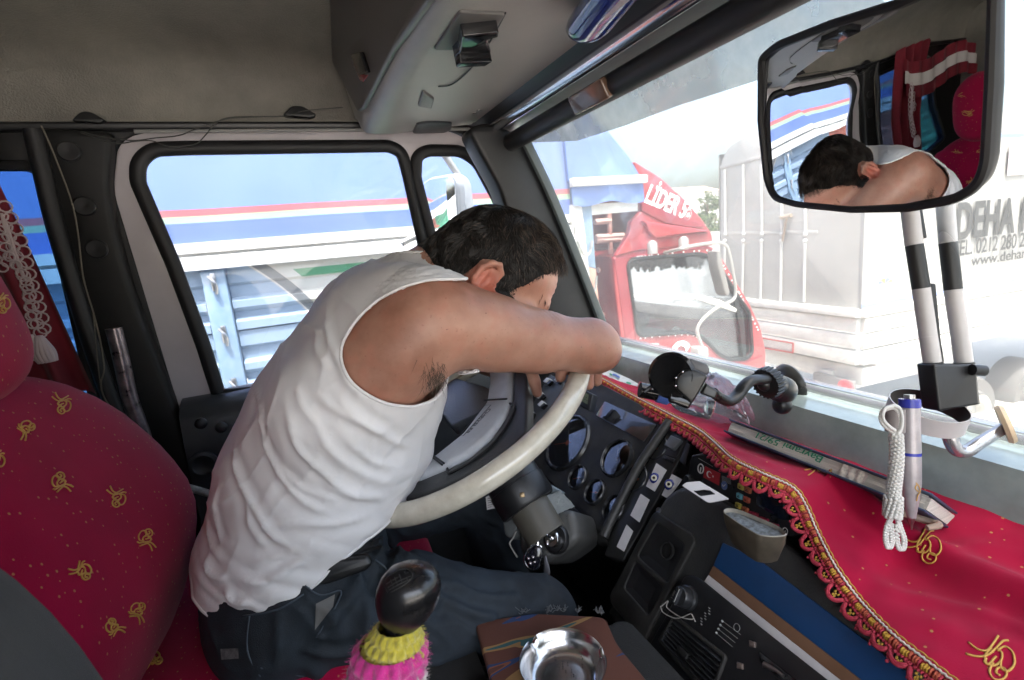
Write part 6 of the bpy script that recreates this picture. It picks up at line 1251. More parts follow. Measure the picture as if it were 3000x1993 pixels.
def clip(V, F, g):
    """keep the part of the quad mesh where g > 0, cut exactly at g = 0"""
    T = np.concatenate([F[:, [0, 1, 2]], F[:, [0, 2, 3]]]) if F.shape[1] == 4 else F
    p = g > 0; c = p[T].sum(1); keep = T[c == 3].tolist(); Vn = V.tolist(); ed = {}
    def mid(i, j):
        kk = (i, j) if i < j else (j, i)
        if kk not in ed: t = g[i]/(g[i]-g[j]); Vn.append((V[i]+(V[j]-V[i])*t).tolist()); ed[kk] = len(Vn)-1
        return ed[kk]
    for t in T[(c > 0) & (c < 3)]:
        out = []
        for k in range(3):
            i, j = t[k], t[(k+1) % 3]
            if p[i]: out.append(int(i))
            if p[i] != p[j]: out.append(mid(int(i), int(j)))
        for k in range(1, len(out)-1): keep.append([out[0], out[k], out[k+1]])
    Vn = np.array(Vn); Fn = np.array(keep); used = np.unique(Fn); mp = np.full(len(Vn), -1); mp[used] = np.arange(len(used)); return Vn[used], mp[Fn]
def npmesh(name, V, F, mat, parent, solid=0.):
    me = bpy.data.meshes.new(name); me.from_pydata(V.tolist(), [], F.tolist()); me.validate()
    o = link(name, me, mat, parent, ang=180)
    if solid: md = o.modifiers.new("thick", 'SOLIDIFY'); md.thickness = solid; md.offset = -1
    return o
def boundary(V, F):
    from collections import defaultdict
    cnt = {}
    for f in F:
        for k in range(len(f)):
            a, b = int(f[k]), int(f[(k+1) % len(f)]); kk = (min(a, b), max(a, b)); cnt[kk] = cnt.get(kk, 0)+1
    nx = defaultdict(list)
    for (a, b), c in cnt.items():
        if c == 1: nx[a].append(b); nx[b].append(a)
    seen = set(); loops = []
    for s0 in list(nx):
        if s0 in seen: continue
        L = [s0]; seen.add(s0)
        while True:
            q = [b for b in nx[L[-1]] if b not in seen]
            if not q: break
            L.append(q[0]); seen.add(q[0])
        if len(L) > 20: loops.append([Vector(V[i]) for i in L])
    return loops
YC = .81
ST = [((-.085, 1.835), .118, 1.36), ((-.070, 1.915), .118, 1.36), ((-.022, 2.016), .124, 1.22), ((.030, 2.098), .126, 1.22), ((.080, 2.174), .112, 1.34), ((.102, 2.222), .082, 1.6), ((.118, 2.258), .060, 1.8)]
E0 = Vector((.262, .742, 2.296)); pt_ = math.radians(44)
hf = Vector((math.cos(pt_), .03, -math.sin(pt_))).normalized(); hu = Vector((math.sin(pt_), .02, math.cos(pt_))); hu = (hu-hf*hu.dot(hf)).normalized(); hs = hu.cross(hf)*-1
hs = hf.cross(hu)        # towards the right side (camera)
if hs.y > 0: hs = -hs
def hp(f, s, u): return E0+hf*f+hs*s+hu*u
def torso(G, gr=0., k=.03):
    for i in range(len(ST)-1):
        (a, ra, qa), (b, rb, qb) = ST[i], ST[i+1]
        G.cone((a[0], YC, a[1]), (b[0], YC, b[1]), ra+gr, rb+gr, k, (qa+qb)/2, YC)
    G.cone((.115, .80, 2.275), (.128, .69, 2.285), .048+gr, .040+gr, .03); G.cone((.115, .80, 2.275), (.128, .93, 2.285), .048+gr, .040+gr, .03)
RS, RE, RWr = (.147, .648, 2.258), (.404, .668, 2.180), (.365, .87, 2.155)
LS, LE, LW = (.14, .955, 2.235), (.395, 1.0, 2.095), (.382, .785, 2.160)
G = Sdf((-.24, .55, 1.78), (.55, 1.10, 2.47))
torso(G, -.012)
for Sx, Ex, Wx, sg in ((RS, RE, RWr, -1), (LS, LE, LW, 1)):
    S_, E_, W_ = Vector(Sx), Vector(Ex), Vector(Wx)
    G.cone((.095, YC+sg*.09, 2.235), Sx, .075, .060, .045); G.cone(Sx, S_.lerp(E_, .35), .061, .047, .03); G.cone(S_.lerp(E_, .3), S_.lerp(E_, .65)+Vector((0, 0, -.004)), .046, .042, .03); G.cone(S_.lerp(E_, .6)+Vector((0, 0, -.003)), Ex, .042, .037, .02)
    G.cone(S_.lerp(E_, .85)+Vector((0, 0, -.006)), E_+Vector((.010, 0, -.008)), .030, .026, .02)
    G.cone(S_.lerp(E_, .10)+Vector((0, sg*.010, .006)), S_.lerp(E_, .30)+Vector((0, sg*.008, .004)), .052, .044, .012); G.cone(S_.lerp(E_, .34)+Vector((0, 0, -.016)), S_.lerp(E_, .62)+Vector((0, 0, -.013)), .038, .035, .012); G.cone(E_+Vector((-.05, sg*.008, .016)), E_+Vector((-.01, sg*.006, .012)), .030, .030, .014); G.ell(E_+Vector((.024, sg*.002, -.016)), (.018, .018, .017), None, .012)
    G.cone(Ex, E_.lerp(W_, .35), .037, .040, .02); G.cone(E_.lerp(W_, .3), Wx, .043, .029, .02)
    G.cone((.02, YC+sg*.12, 2.16), (.10, YC+sg*.155, 2.22), .07, .06, .04)       # lat to armpit
# head
G.ell(hp(.010, 0, .042), (.096, .076, .074), (hf, hs, hu), .02)
G.ell(hp(.050, 0, -.022), (.050, .056, .056), (hf, hs, hu), .025)
G.ell(hp(.084, 0, -.066), (.020, .024, .018), (hf, hs, hu), .025)
G.cone(hp(.020, .052, -.030), hp(.072, .022, -.068), .020, .016, .02); G.cone(hp(.020, -.052, -.030), hp(.072, -.022, -.068), .020, .016, .02)
G.cone(hp(.086, .036, .022), hp(.092, 0, .020), .015, .017, .012); G.cone(hp(.086, -.036, .022), hp(.092, 0, .020), .015, .017, .012)
for sg in (1, -1):
    G.ell(hp(.066, .044*sg, -.020), (.026, .022, .018), (hf, hs, hu), .02); G.ell(hp(.088, .031*sg, .000), (.011, .015, .009), (hf, hs, hu), .008)
G.cone(hp(.096, 0, .008), hp(.120, 0, -.033), .009, .013, .012); G.ell(hp(.108, .011, -.038), (.010, .008, .008), (hf, hs, hu), .006); G.ell(hp(.108, -.011, -.038), (.010, .008, .008), (hf, hs, hu), .006)
G.cone(hp(.096, .02, -.050), hp(.100, 0, -.048), .006, .008, .008); G.cone(hp(.096, -.02, -.050), hp(.100, 0, -.048), .006, .008, .008); G.cone(hp(.094, .016, -.058), hp(.098, 0, -.059), .006, .008, .006); G.cone(hp(.094, -.016, -.058), hp(.098, 0, -.059), .006, .008, .006)
for sg in (1, -1):
    eo = lambda f, s, u: hp(f-.024, sg*(.0735+s), u-.018)
    G.ell(eo(-.002, .004, -.002), (.019, .009, .029), (hf, (hs*sg+hf*-.35).normalized(), hu), .006)
    G.ell(eo(.004, .016, .002), (.013, .011, .020), (hf, (hs*sg+hf*-.35).normalized(), hu), .003, sub=True)
    hel = [eo(.013, .004, .012), eo(.012, .008, .024), eo(.002, .013, .031), eo(-.010, .015, .026), eo(-.018, .015, .012), eo(-.018, .013, -.004), eo(-.011, .010, -.017)]
    for i in range(6): G.cone(hel[i], hel[i+1], .0042, .0042, .004)
    G.cone(eo(.012, .004, -.004), eo(.010, .006, -.012), .0048, .004, .004); G.cone(eo(-.009, .010, -.020), eo(.004, .007, -.027), .0062, .0068, .005); G.cone(eo(-.006, .008, .014), eo(-.008, .008, -.008), .004, .004, .004)
G.cone((.120, .795, 2.272), hp(-.040, 0, -.006), .060, .056, .03); G.cone(hp(-.03, 0, -.01), hp(.02, 0, -.03), .05, .045, .03)
# hands: palm, four fingers and a thumb each
def finger(P, r0, r1, k=.004):
    for i in range(len(P)-1):
        n = len(P)-1; G.cone(P[i], P[i+1], r0+(r1-r0)*i/n, r0+(r1-r0)*(i+1)/n, k)
lw_ = Vector(LW); lp = Vector((.402, .735, 2.160))
G.cone(LW, lp, .028, .026, .015); G.cone(lp+Vector((-.02, 0, 0)), lp+Vector((.025, .01, 0)), .019, .018, .015)
for kk, tipx in enumerate(((1292, 868, .700), (1335, 884, .706), (1357, 886, .716), (1376, 878, .730))):
    tp = aY(tipx[0], tipx[1]+2, tipx[2]); bs = lp+Vector((-.028+.020*kk, -.004+.005*kk, .0)); kn_ = bs.lerp(tp, .45)+Vector((0, -.010, .016))
    finger([bs, kn_, kn_.lerp(tp, .6)+Vector((0, -.004, .003)), tp], .0105, .0088)
t0_ = lp+Vector((-.02, .02, -.004)); finger([t0_, aY(1222, 845, .762), aY(1232, 880, .760), aY(1238, 905, .758)], .0125, .0088)
rw_ = Vector(RWr); rp = Vector((.362, .930, 2.150))
G.cone(RWr, rp, .027, .026, .015); G.cone(rp+Vector((-.022, .012, 0)), rp+Vector((.026, .004, 0)), .017, .017, .015)
for kk in range(4):
    bs = rp+Vector((-.028+.019*kk, .024, .004)); l = (.062, .072, .070, .056)[kk]; finger([bs, bs+Vector((.004, l*.5, .004)), bs+Vector((.010, l*.8, -.010)), bs+Vector((.014, l, -.028))], .0095, .0078)
finger([rp+Vector((-.03, -.01, .0)), rp+Vector((-.052, .012, .004)), rp+Vector((-.058, .036, -.002))], .0115, .009)
Vb, Fb = G.mesh()
def skinmat():
    mt = M("skin", (.40, .195, .125), .40, sss=.12, spec=.4, bump=(900, .22, .0006)); t = mt.node_tree; b = t.nodes["Principled BSDF"]
    tc = _n(t, "ShaderNodeTexCoord"); n1 = _n(t, "ShaderNodeTexNoise"); n1.inputs["Scale"].default_value = 9; n1.inputs["Detail"].default_value = 6; n1.inputs["Roughness"].default_value = .6
    rp1 = _n(t, "ShaderNodeValToRGB"); rp1.color_ramp.elements[0].position = .3; rp1.color_ramp.elements[1].position = .72; rp1.color_ramp.elements[0].color = (.28, .122, .08, 1); rp1.color_ramp.elements[1].color = (.55, .315, .23, 1)
    n2 = _n(t, "ShaderNodeTexNoise"); n2.inputs["Scale"].default_value = 260; n2.inputs["Detail"].default_value = 2; mr = _n(t, "ShaderNodeMapRange"); mr.inputs[1].default_value = .66; mr.inputs[2].default_value = .74; mr.inputs[4].default_value = .35
    mx = _n(t, "ShaderNodeMix", data_type='RGBA'); mx.inputs[7].default_value = (.20, .07, .045, 1)
    # ears and knuckles are redder, the elbow darker: distance masks fixed to the body
    t.links.new(tc.outputs["Object"], n1.inputs["Vector"]); t.links.new(tc.outputs["Object"], n2.inputs["Vector"]); t.links.new(n1.outputs["Fac"], rp1.inputs[0]); t.links.new(n2.outputs["Fac"], mr.inputs[0]); t.links.new(rp1.outputs[0], mx.inputs[6]); t.links.new(mr.outputs[0], mx.inputs[0])
    n5 = _n(t, "ShaderNodeTexNoise"); n5.inputs["Scale"].default_value = 42; n5.inputs["Detail"].default_value = 5; t.links.new(tc.outputs["Object"], n5.inputs["Vector"])
    m5 = _n(t, "ShaderNodeMapRange"); m5.inputs[1].default_value = .48; m5.inputs[2].default_value = .72; m5.inputs[4].default_value = .38; t.links.new(n5.outputs["Fac"], m5.inputs[0])
    x5 = _n(t, "ShaderNodeMix", data_type='RGBA'); x5.inputs[7].default_value = (.50, .19, .13, 1); t.links.new(m5.outputs[0], x5.inputs[0]); t.links.new(mx.outputs[2], x5.inputs[6]); cur = x5.outputs[2]
    for c, r, col, am in ((hp(-.024, .08, -.018), .034, (.50, .13, .09), .6), (Vector(RE)+Vector((.03, 0, -.02)), .035, (.30, .11, .06), .6), (hp(.10, .02, .05), .06, (.50, .22, .15), .5)):
        vd = _n(t, "ShaderNodeVectorMath", operation='DISTANCE'); vd.inputs[1].default_value = c; t.links.new(tc.outputs["Object"], vd.inputs[0])
        m3 = _n(t, "ShaderNodeMapRange"); m3.inputs[1].default_value = r; m3.inputs[2].default_value = r*.4; m3.inputs[3].default_value = 0; m3.inputs[4].default_value = am; t.links.new(vd.outputs["Value"], m3.inputs[0])
        m4 = _n(t, "ShaderNodeMix", data_type='RGBA'); m4.inputs[7].default_value = (*col, 1); t.links.new(m3.outputs[0], m4.inputs[0]); t.links.new(cur, m4.inputs[6]); cur = m4.outputs[2]
    t.links.new(cur, b.inputs["Base Color"]); return mt
SKIN = skinmat()
# brow creases beside the eye, neck folds
Nb = vnormals(Vb, Fb)
hd = np.stack([(Vb-np.array(E0))@np.array(v) for v in (hf, hs, hu)], 1)
cr = np.exp(-((hd[:, 0]-.075)/.018)**2-((hd[:, 2]-.004)/.016)**2)*(hd[:, 1] > .02); Vb = Vb-Nb*(cr*.0012*(.5+.5*np.sin(hd[:, 2]*900+hd[:, 0]*300)))[:, None]
fh_ = np.exp(-((hd[:, 0]-.10)/.02)**2-((hd[:, 2]-.055)/.025)**2); Vb = Vb-Nb*(fh_*.0006*np.sin(hd[:, 2]*700))[:, None]
Fb = Fb[:, ::1]
person = npmesh("person", Vb, Fb, SKIN, None)
tag(person, "man in a white tank top asleep with head on folded arms over the wheel", "person")
bvh = BVHTree.FromPolygons(Vb.tolist(), Fb.tolist())
# --- hair
HAIRM = M("dark_hair", (.009, .0075, .0065), .5, spec=.35); HAIRB = M("brown_lit_hair", (.075, .05, .034), .5, spec=.4)  # brown doubles as the windscreen-lit strands on the head
random.seed(21)
TF, TU = [-.12, -.085, -.062, -.052, -.042, -.028, -.010, .002, .016, .026, .05, .078, .098, .12], [-.010, -.034, -.040, -.034, .008, .018, .012, -.012, -.018, .010, .054, .088, .098, .104]
gh_ = hd[:, 2]-np.interp(hd[:, 0], TF, TU)+.004*np.sin(hd[:, 0]*260)*(hd[:, 0] > .03)
gh_ = np.minimum(gh_, .0805-np.abs(hd[:, 1])); ear_ = (hd[:, 0] > -.056) & (hd[:, 0] < .004) & (hd[:, 2] < .016) & (np.abs(hd[:, 1]) > .0715); gh_ = np.where(ear_, np.minimum(gh_, .0715-np.abs(hd[:, 1])), gh_); gh_ = np.minimum(gh_, .17-np.linalg.norm(hd-np.array([.0, 0, .05]), axis=1)); gh_ = np.minimum(gh_, np.where(hd[:, 0] < -.02, hd[:, 2]+.30*(hd[:, 0]+.02)*-1*.0+.062, 1))
fmask = (gh_[Fb] > -.03).any(1)
Vh, Fh = clip(Vb, Fb[fmask], gh_); Nh = vnormals(Vh, Fh); hh_ = np.stack([(Vh-np.array(E0))@np.array(v) for v in (hf, hs, hu)], 1)
eh = np.clip((hh_[:, 2]-np.interp(hh_[:, 0], TF, TU))/.03, 0, 1); Vh = Vh+Nh*(.0004+.003*eh)[:, None]
rough_ = np.array([noise.noise((p[0]*90, p[1]*90, p[2]*90)) for p in Vh]); Vh = Vh+Nh*(.0012*rough_*eh)[:, None]
ho = npmesh("hair", Vh, Fh, [M("hair_base", (.008, .006, .005), .75, spec=.2, bump=(600, .8, .002)), HAIRM, HAIRB], person)
def strand(bm, p, n, d, L, w, lift, mi=0, curl=0.):
    side = n.cross(d); side = side.normalized() if side.length > 1e-6 else hs
    P = [p]; dd = (d+n*lift).normalized(); q = p.copy(); S_ = 4
    for k in range(S_):
        q = q+dd*(L/S_); dd = (dd-n*(lift*.42)+Vector((0, 0, -.10))+side*curl).normalized(); P.append(q.copy())
    tc_ = (CP-p).normalized(); sd = dd.cross(tc_); sd = sd.normalized() if sd.length > 1e-6 else side
    for k in range(S_):
        w0, w1 = w*(1-k/S_*.8), w*(1-(k+1)/S_*.8)
        bm.faces.new([bm.verts.new(v) for v in (P[k]-sd*w0, P[k]+sd*w0, P[k+1]+sd*w1, P[k+1]-sd*w1)]).material_index = mi
bm = B(); cr0 = Vector((-.055, .0, .125))
for k in range(17000):
    i = random.randrange(len(Vh)); f_, s_, u_ = hh_[i]
    if eh[i] < random.random()*.25: continue
    n = Vector(Nh[i]); fl_ = Vector((f_, s_, u_))-cr0; top = max(0, min(1, (u_-.045)/.06))*max(0, min(1, (f_+.06)/.07))
    d = hf*fl_.x+hs*fl_.y*.8+hu*fl_.z
    if u_ > .05 and f_ > 0: d = hf*.08+hs*s_*.5+hu*.02
    cl = noise.noise((f_*55, s_*55, u_*55)); d = d-n*d.dot(n); d = d.normalized() if d.length > 1e-4 else hf
    d = (d+n.cross(d)*cl*.9+Vector((random.gauss(0, .25), random.gauss(0, .25), random.gauss(0, .25)))).normalized(); d = (d-n*d.dot(n)).normalized()
    frt = 1. if f_ > .062 and u_ > .07 else 0.
    L = .007+.006*random.random()+.022*top*random.uniform(.4, 1.5)+.016*frt*random.random()
    lt_ = (.16+.25*random.random()+.75*top*random.random()+.9*frt*random.random()); br_ = .6 if frt else (.4*top+.06)  # more brown on top and front: windscreen light put into the strand colour
    strand(bm, Vector(Vh[i])-n*.0005, n, d, L*(.5+.5*eh[i]), random.uniform(.0002, .00055), lt_, 1 if random.random() < br_ else 0, cl*.4)
link("hair_strands", bm, [HAIRM, HAIRB], ho, smooth=True, ang=180)
# stubble, sideburn and brow; forearm and armpit hair
bm = B(); sel = [i for i in range(len(Vb)) if (-.008 < hd[i, 0] < .05 and -.08 < hd[i, 2] < .0 and hd[i, 1] > .035 and hd[i, 1] < .084 and hd[i, 0] < .020-.42*hd[i, 2]) or (abs(hd[i, 2]-.024) < .007 and .070 < hd[i, 0] < .12 and abs(hd[i, 1]) > .012 and abs(hd[i, 1]) < .07)]
sel = [i for i in sel if hd[i, 2] < .01 or random.random() < .10]
for k in range(3600):
    if not sel: break
    i = random.choice(sel); p = Vector(Vb[i])+Vector((random.gauss(0, .0015),)*3); n = Vector(Nb[i]); brow = hd[i, 2] > .018 and hd[i, 0] > .07
    d = (-hu+hf*random.uniform(-.2, .5)+Vector((random.gauss(0, .2), random.gauss(0, .2), random.gauss(0, .2)))) if not brow else (hs*(1 if hd[i, 1] > 0 else -1)+hu*.2); d = (d-n*d.dot(n)).normalized(); strand(bm, p, n, d, random.uniform(.003, .007) if not brow else .006, .0002 if brow else .0003, .25, 0)
link("beard", bm, [HAIRM], person, ang=180)
bm = B()
for k in range(150):
    px = (random.gauss(1003, 14), random.gauss(868, 16)); d = ray(px).normalized(); h = bvh.ray_cast(CP, d)
    if h[0] is None: continue
    dd = (Vector((-.3, 0, -1))+Vector((random.gauss(0, .5), random.gauss(0, .5), random.gauss(0, .4)))).normalized(); strand(bm, h[0], h[1], dd, random.uniform(.010, .022), .00025, .5, 0)
link("armpit_hair", bm, [HAIRB], person, ang=180); bm = B()
for k in range(420):
    t = random.random(); px = (1262+90*t+random.gauss(0, 6), 718-8*math.sin(t*3)+random.gauss(0, 7)); d = ray(px).normalized(); h = bvh.ray_cast(CP, d)
    if h[0] is None or h[0].y < .70: continue
    dd = (Vector((.5, -.2, .7))+Vector((random.gauss(0, .5), random.gauss(0, .5), random.gauss(0, .4)))).normalized(); strand(bm, h[0], h[1], dd, random.uniform(.007, .014), .00018, .6, 0)
link("forearm_hair", bm, [HAIRB], person, ang=180)
bm = B()
for (px, r) in (((1185, 678), .0022), ((1120, 722), .001), ((1340, 800), .0009), ((1030, 760), .0008)):
    h = bvh.ray_cast(CP, ray(px).normalized())
    if h[0] is not None: ball(bm, h[0], (r, r, r*.6), 8)
link("mole", bm, M("mole", (.11, .045, .03), .5), person)
# --- tank top
def fold(V, N, f, seed, sx=1.):
    out = np.empty(len(V))
    for i, p in enumerate(V): out[i] = f(p)
    return out
G2 = Sdf((-.26, .55, 1.76), (.30, 1.08, 2.40), .004); torso(G2, .003)
for Sx, sg in ((RS, -1), (LS, 1)): G2.cone((.095, YC+sg*.09, 2.235), Sx, .078, .062, .045); G2.cone((.02, YC+sg*.12, 2.16), (.10, YC+sg*.155, 2.22), .073, .062, .04)
Vs, Fs = G2.mesh(.003)
Ns = vnormals(Vs, Fs)
def wrk(p):
    x, y, z = p; w1 = noise.noise((x*4, y*4, z*4))
    a = (x*.62+z*.78); b = (x*.78-z*.62)+w1*.05; ya = (y-.81)
    r = noise.noise((a*9, b*36+w1*2.0, ya*4)); r2 = noise.noise((a*5+7, b*21-w1*2.5+3, ya*3+4)); rid = (1-abs(r)*2.2)**3 if abs(r) < .45 else 0; rid2 = (1-abs(r2)*2)**3 if abs(r2) < .5 else 0
    low = max(0, min(1, (2.07-z+.25*(x+.05))/.10)); up_ = 1-low*.6
    bag = noise.noise((x*13+5, y*13, z*22))*low*.011+abs(noise.noise((x*8+y*4, y*10, z*36+x*22)))*low*.010
    return rid*.0038*up_+rid2*.0055+bag+.003*noise.noise((x*10, y*10, z*10))+.001
Vs0 = Vs.copy(); sb_ = BVHTree.FromPolygons(Vs.tolist(), Fs.tolist()); S5 = zr(400, 700, 1000/1307)
FOLDS = [([(490, 660), (500, 790), (560, 910), (640, 1000), (760, 1060)], 1), ([(580, 640), (620, 790), (700, 870), (800, 960), (930, 1000)], 1), ([(690, 700), (740, 800), (850, 890), (960, 930)], .8), ([(380, 780), (390, 900), (440, 1010), (520, 1130), (640, 1200)], 1.1), ([(320, 940), (310, 1060), (330, 1170)], .9), ([(420, 990), (440, 1100), (500, 1180)], .8),
 ([(700, 600), (760, 650), (900, 720), (960, 740)], .8), ([(760, 600), (850, 680), (960, 760), (1060, 800)], .8), ([(280, 1210), (300, 1280), (370, 1300)], 1.3), ([(400, 1300), (500, 1305), (590, 1250), (640, 1225)], 1.4), ([(345, 1345), (380, 1395), (450, 1385)], 1.3), ([(500, 1110), (640, 1085), (760, 1085), (890, 1060)], .9), ([(560, 200+70), (640, 330), (720, 360)], .8), ([(735, 250), (738, 370), (780, 470), (825, 560), (890, 615)], .8), ([(690, 340), (700, 430), (745, 500)], .7),
 ([(440, 540), (480, 640), (490, 720)], .6), ([(840, 1190), (880, 1175), (905, 1150)], 1.2), ([(270, 1080), (290, 1170), (340, 1230)], .8), ([(560, 880), (650, 960), (800, 1000)], .7), ([(620, 560), (640, 640), (700, 720)], .6), ([(800, 760), (900, 850), (1000, 880)], .7), ([(460, 1230), (540, 1215), (620, 1190)], .9), ([(700, 930), (820, 980), (960, 985)], .6)]
dis_ = np.zeros(len(Vs))
for L, am in FOLDS:
    P = []
    for q in spline([(*p, 0) for p in S5(*L)], 10):
        d = ray((q.x, q.y)).normalized(); h = sb_.ray_cast(CP, d)
        if h[0] is not None: P.append(h[0][:])
    if len(P) < 4: continue
    P = np.array(P); m_ = np.zeros(len(Vs)); dm = np.full(len(Vs), 9.); ti = np.zeros(len(Vs))
    for i_, p in enumerate(P): dd_ = ((Vs-p)**2).sum(1); w_ = dd_ < dm; dm[w_] = dd_[w_]; ti[w_] = i_/(len(P)-1)
    dm = np.sqrt(dm); tp = np.clip(np.minimum(ti, 1-ti)*4, 0, 1); tp = tp*tp*(3-2*tp)*.85+.15
    dis_ += am*tp*(.0040*np.exp(-(dm/.0046)**2)-.0016*np.exp(-((dm-.012)/.007)**2))
Vs = Vs+Ns*(np.array([wrk(p) for p in Vs])*.5+dis_)[:, None]
for _ in range(3):
    q_i = np.clip(np.rint((Vs-G.lo)/G.h).astype(int), 0, G.n-1); dv = G.D[tuple(q_i.T)]; Vs = Vs+Ns*np.where(Vs[:, 0] < .2, np.clip(.0045-dv, 0, .012), 0)[:, None]
def polysd(P, poly):
    """signed distance to polygon in 2-D, negative inside"""
    d = np.full(len(P), 1e9); ins = np.zeros(len(P), bool); n = len(poly)
    for i in range(n):
        a, b = np.array(poly[i]), np.array(poly[(i+1) % n]); e = b-a; w = P-a; t = np.clip((w@e)/(e@e), 0, 1); d = np.minimum(d, np.linalg.norm(w-np.outer(t, e), axis=1))
        cnd = ((a[1] <= P[:, 1]) & (b[1] > P[:, 1])) | ((b[1] <= P[:, 1]) & (a[1] > P[:, 1])); xc = a[0]+(P[:, 1]-a[1])/(b[1]-a[1]+1e-12)*(b[0]-a[0]); ins ^= cnd & (P[:, 0] < xc)
    return np.where(ins, -d, d)
# armhole drawn as a direction cone from the camera side on the body surface
ah_px = [(958, 640), (905, 656), (858, 684), (812, 728), (780, 778), (775, 815), (792, 852), (828, 880), (872, 900), (930, 911), (985, 904), (1030, 880), (1062, 842), (1120, 840), (1120, 640)]
ah = [(q.x, q.z) for q in (aY(*p, .672) for p in roundp(ah_px, 18, 4))]
gA = polysd(Vs[:, [0, 2]], ah)
side_r = np.clip((.775-Vs[:, 1]), -.05, .05); side_l = np.clip(Vs[:, 1]-.850, -.05, .05)
gR = np.where(side_r > 0, gA, np.maximum(gA, -side_r)); gL = np.where(side_l > 0, gA, np.maximum(gA, -side_l))
hx = np.interp(Vs0[:, 0], [-.22, -.17, -.135, -.10, -.05, .0, .05, .12], [1.945, 1.922, 1.906, 1.910, 1.946, 1.970, 1.985, 1.990])
gH = Vs0[:, 2]-hx-.0015*np.sin(Vs0[:, 0]*40+Vs0[:, 1]*30)
gN = np.linalg.norm((Vs-np.array([.20, .805, 2.325]))*np.array([1, .82, 1]), axis=1)-.072
g = np.minimum(np.minimum(np.minimum(np.minimum(gR, gL), gH), gN), .208-Vs[:, 0])
Vs2, Fs2 = clip(Vs, Fs, g)
TANK = M("white_cotton", (.80, .785, .79), .85, bump=(1600, .35, .0006), var=(5, .05), sheen=.15)
sh = npmesh("tank_top", Vs2, Fs2, TANK, person, .003)
bm = B()
for L in boundary(Vs2, Fs2):
    n = len(L); S_ = [sum((L[(i+k) % n] for k in (-3, -2, -1, 0, 1, 2, 3)), Vector())/7 for i in range(0, n, 2)]
    tube(bm, S_, .0021, 6, closed=True); tube(bm, [v.lerp(Vector((v.x*.0+v.x, YC, v.z)), .0)+(v-Vector((.08, YC, 2.1))).normalized()*.0 for v in S_], .0018, 5, closed=True)
link("hem", bm, TANK, sh, ang=180)
# --- jeans
G3 = Sdf((-.30, .50, 1.30), (.48, 1.12, 2.06), .005)
G3.cone((-.085, YC, 1.90), (-.045, YC, 1.93), .112, .108, .03, 1.42, YC); G3.cone((-.10, .72, 1.86), (-.09, .90, 1.86), .085, .085, .04)
for sg, kx, kz in ((-1, .255, 1.782), (1, .285, 1.855)):
    y0 = YC+sg*.098; yk_ = YC+sg*(.172 if sg < 0 else .13)
    G3.cone((-.05, y0, 1.885), (.08, (y0+yk_)/2, 1.838 if sg < 0 else 1.885), .084, .072, .04); G3.cone((.08, (y0+yk_)/2, 1.838 if sg < 0 else 1.885), (kx, yk_, kz), .072, .058, .03); G3.cone((kx, yk_, kz), (kx+.05, yk_, 1.40), .058, .052, .02)
Vj, Fj = G3.mesh(); Nj = vnormals(Vj, Fj)
def wj(p):
    x, y, z = p; w = noise.noise((x*6, y*6, z*6)); f1 = noise.noise((x*30+z*16+w*2, y*9, (z-x)*10)); hip = math.exp(-((x+.0)/.09)**2); return (1-min(1, abs(f1)*2.4))**2*.009*(.3+hip)+.003*noise.noise((x*18, y*18, z*18))
sj_ = BVHTree.FromPolygons(Vj.tolist(), Fj.tolist()); dj_ = np.zeros(len(Vj))
for L in ([(330, 980), (250, 1130), (130, 1290), (30, 1390)], [(420, 960), (400, 1060), (330, 1180)], [(270, 1010), (190, 1160), (90, 1300)], [(560, 1060), (610, 1140), (600, 1220)], [(520, 1090), (570, 1180), (560, 1280)], [(0, 1430), (120, 1450), (230, 1440)], [(380, 930), (460, 1000), (560, 1040)], [(640, 1120), (800, 1180), (960, 1190)], [(620, 1180), (760, 1250), (850, 1270)]):
    P = []
    for q in spline([(*p, 0) for p in S1(*L)], 10):
        h = sj_.ray_cast(CP, ray((q.x, q.y)).normalized())
        if h[0] is not None: P.append(h[0][:])
    if len(P) < 4: continue
    dm = np.full(len(Vj), 9.)
    for p in P: dm = np.minimum(dm, ((Vj-np.array(p))**2).sum(1))
    dm = np.sqrt(dm); dj_ += .0052*np.exp(-(dm/.006)**2)-.003*np.exp(-((dm-.014)/.008)**2)
Vj = Vj+Nj*(np.array([wj(p) for p in Vj])+dj_)[:, None]
wl = 1.985+.45*(Vj[:, 0]+.0)*.35
gj = np.minimum(wl-Vj[:, 2]+.012, Vj[:, 2]-1.33); Vj2, Fj2 = clip(Vj, Fj, gj)
DEN = M("dark_denim", (.012, .0185, .026), .8, bump=(700, .6, .0008), var=(14, .55)); t_ = DEN.node_tree
jn = npmesh("jeans", Vj2, Fj2, DEN, person, .003)
jb = BVHTree.FromPolygons(Vj2.tolist(), Fj2.tolist())
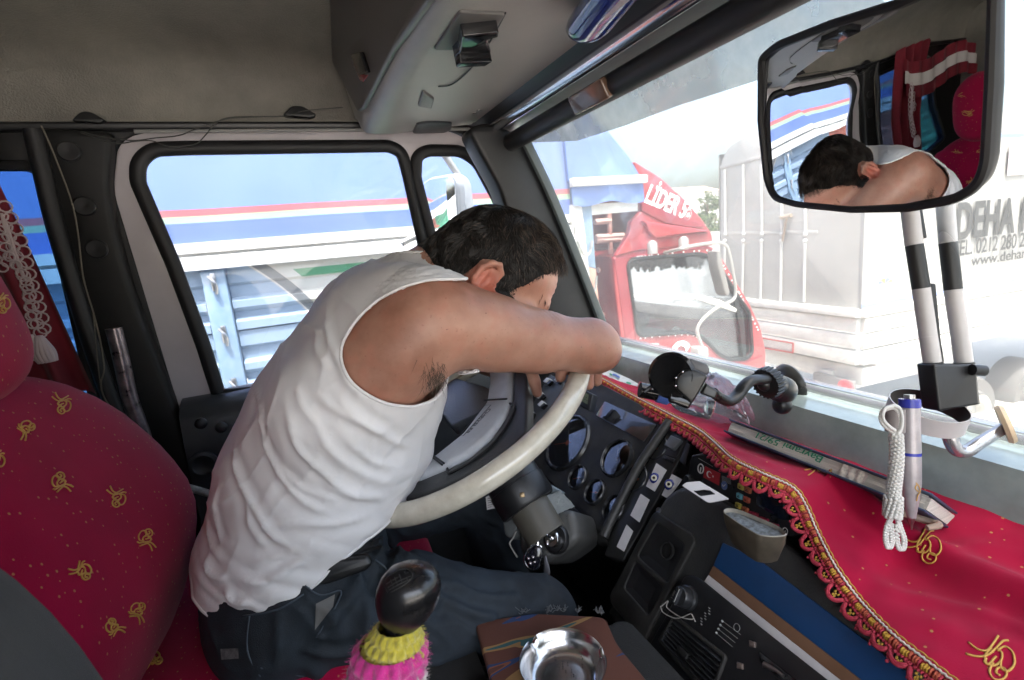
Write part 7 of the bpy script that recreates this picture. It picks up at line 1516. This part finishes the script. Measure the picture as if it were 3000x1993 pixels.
def onj(p, o=.0025):
    d = ray(p).normalized(); h = jb.ray_cast(CP, d); return (h[0]-d*o) if h[0] is not None else aY(*p, .66)
def patch(pts, n=10, o=.0025):
    """four corner patch laid on the jeans"""
    bm = B(); grid(bm, lambda s, t: onj(tuple((pts[0][k]*(1-s)+pts[1][k]*s)*(1-t)+(pts[3][k]*(1-s)+pts[2][k]*s)*t for k in (0, 1)), o), n, n); return bm
link("belt", patch([(690, 1300), (885, 1235), (880, 1262), (700, 1335)], 16, .003), M("black_belt", (.012, .012, .013), .45), jn, ang=180)
PBt = Pl(onj((780, 1312), .004), (-.2, -.9, .3)); bm = B(); pslab(PBt, [(704, 1292), (848, 1276), (860, 1296), (846, 1312), (732, 1352), (712, 1346)], .018, .004, .005, d=.010, bm=bm); link("belt_pouch", bm, M("black_leather", (.012, .013, .014), .35, bump=(600, .3, .0006)), jn)
bm = B(); pslab(PBt, [(698, 1298), (718, 1290), (722, 1352), (706, 1360)], .024, .004, .004, d=.014, bm=bm); link("phone", bm, M("phone_gloss", (.01, .012, .016), .12, coat=.5), jn)
link("pocket_lining", patch([(728, 1392), (772, 1370), (768, 1398), (726, 1452)], 8, .003), M("pale_lining", (.13, .125, .12), .8, bump=(1500, .6, .001)), jn, ang=180)
link("pocket_label", patch([(508, 1496), (549, 1494), (550, 1518), (510, 1521)], 6, .0025), M("label_grey", (.09, .085, .085), .7, var=(160, .6)), jn, ang=180)
THR = M("denim_thread", (.045, .06, .08), .7)
for L in (((702, 1350), (740, 1372), (785, 1362), (772, 1400), (728, 1470)), ((560, 1420), (640, 1405), (700, 1370)), ((575, 1420), (570, 1500), (600, 1560)), ((865, 1290), (890, 1310), (905, 1340)), ((600, 1540), (700, 1560))): bm = B(); tube(bm, spline([onj(p, .001) for p in L], 5), .0011, 5); link("seam", bm, THR, jn, ang=180)
for sg in (-1, 1):
    bm = B(); yk_ = YC+sg*.15; superell(bm, Vector((.40, yk_, 1.345)), (X_, Y_, Z_), (.13, .045, .045), .8, .8, 24, 16); link("shoe", bm, BLACK, person, ang=180)
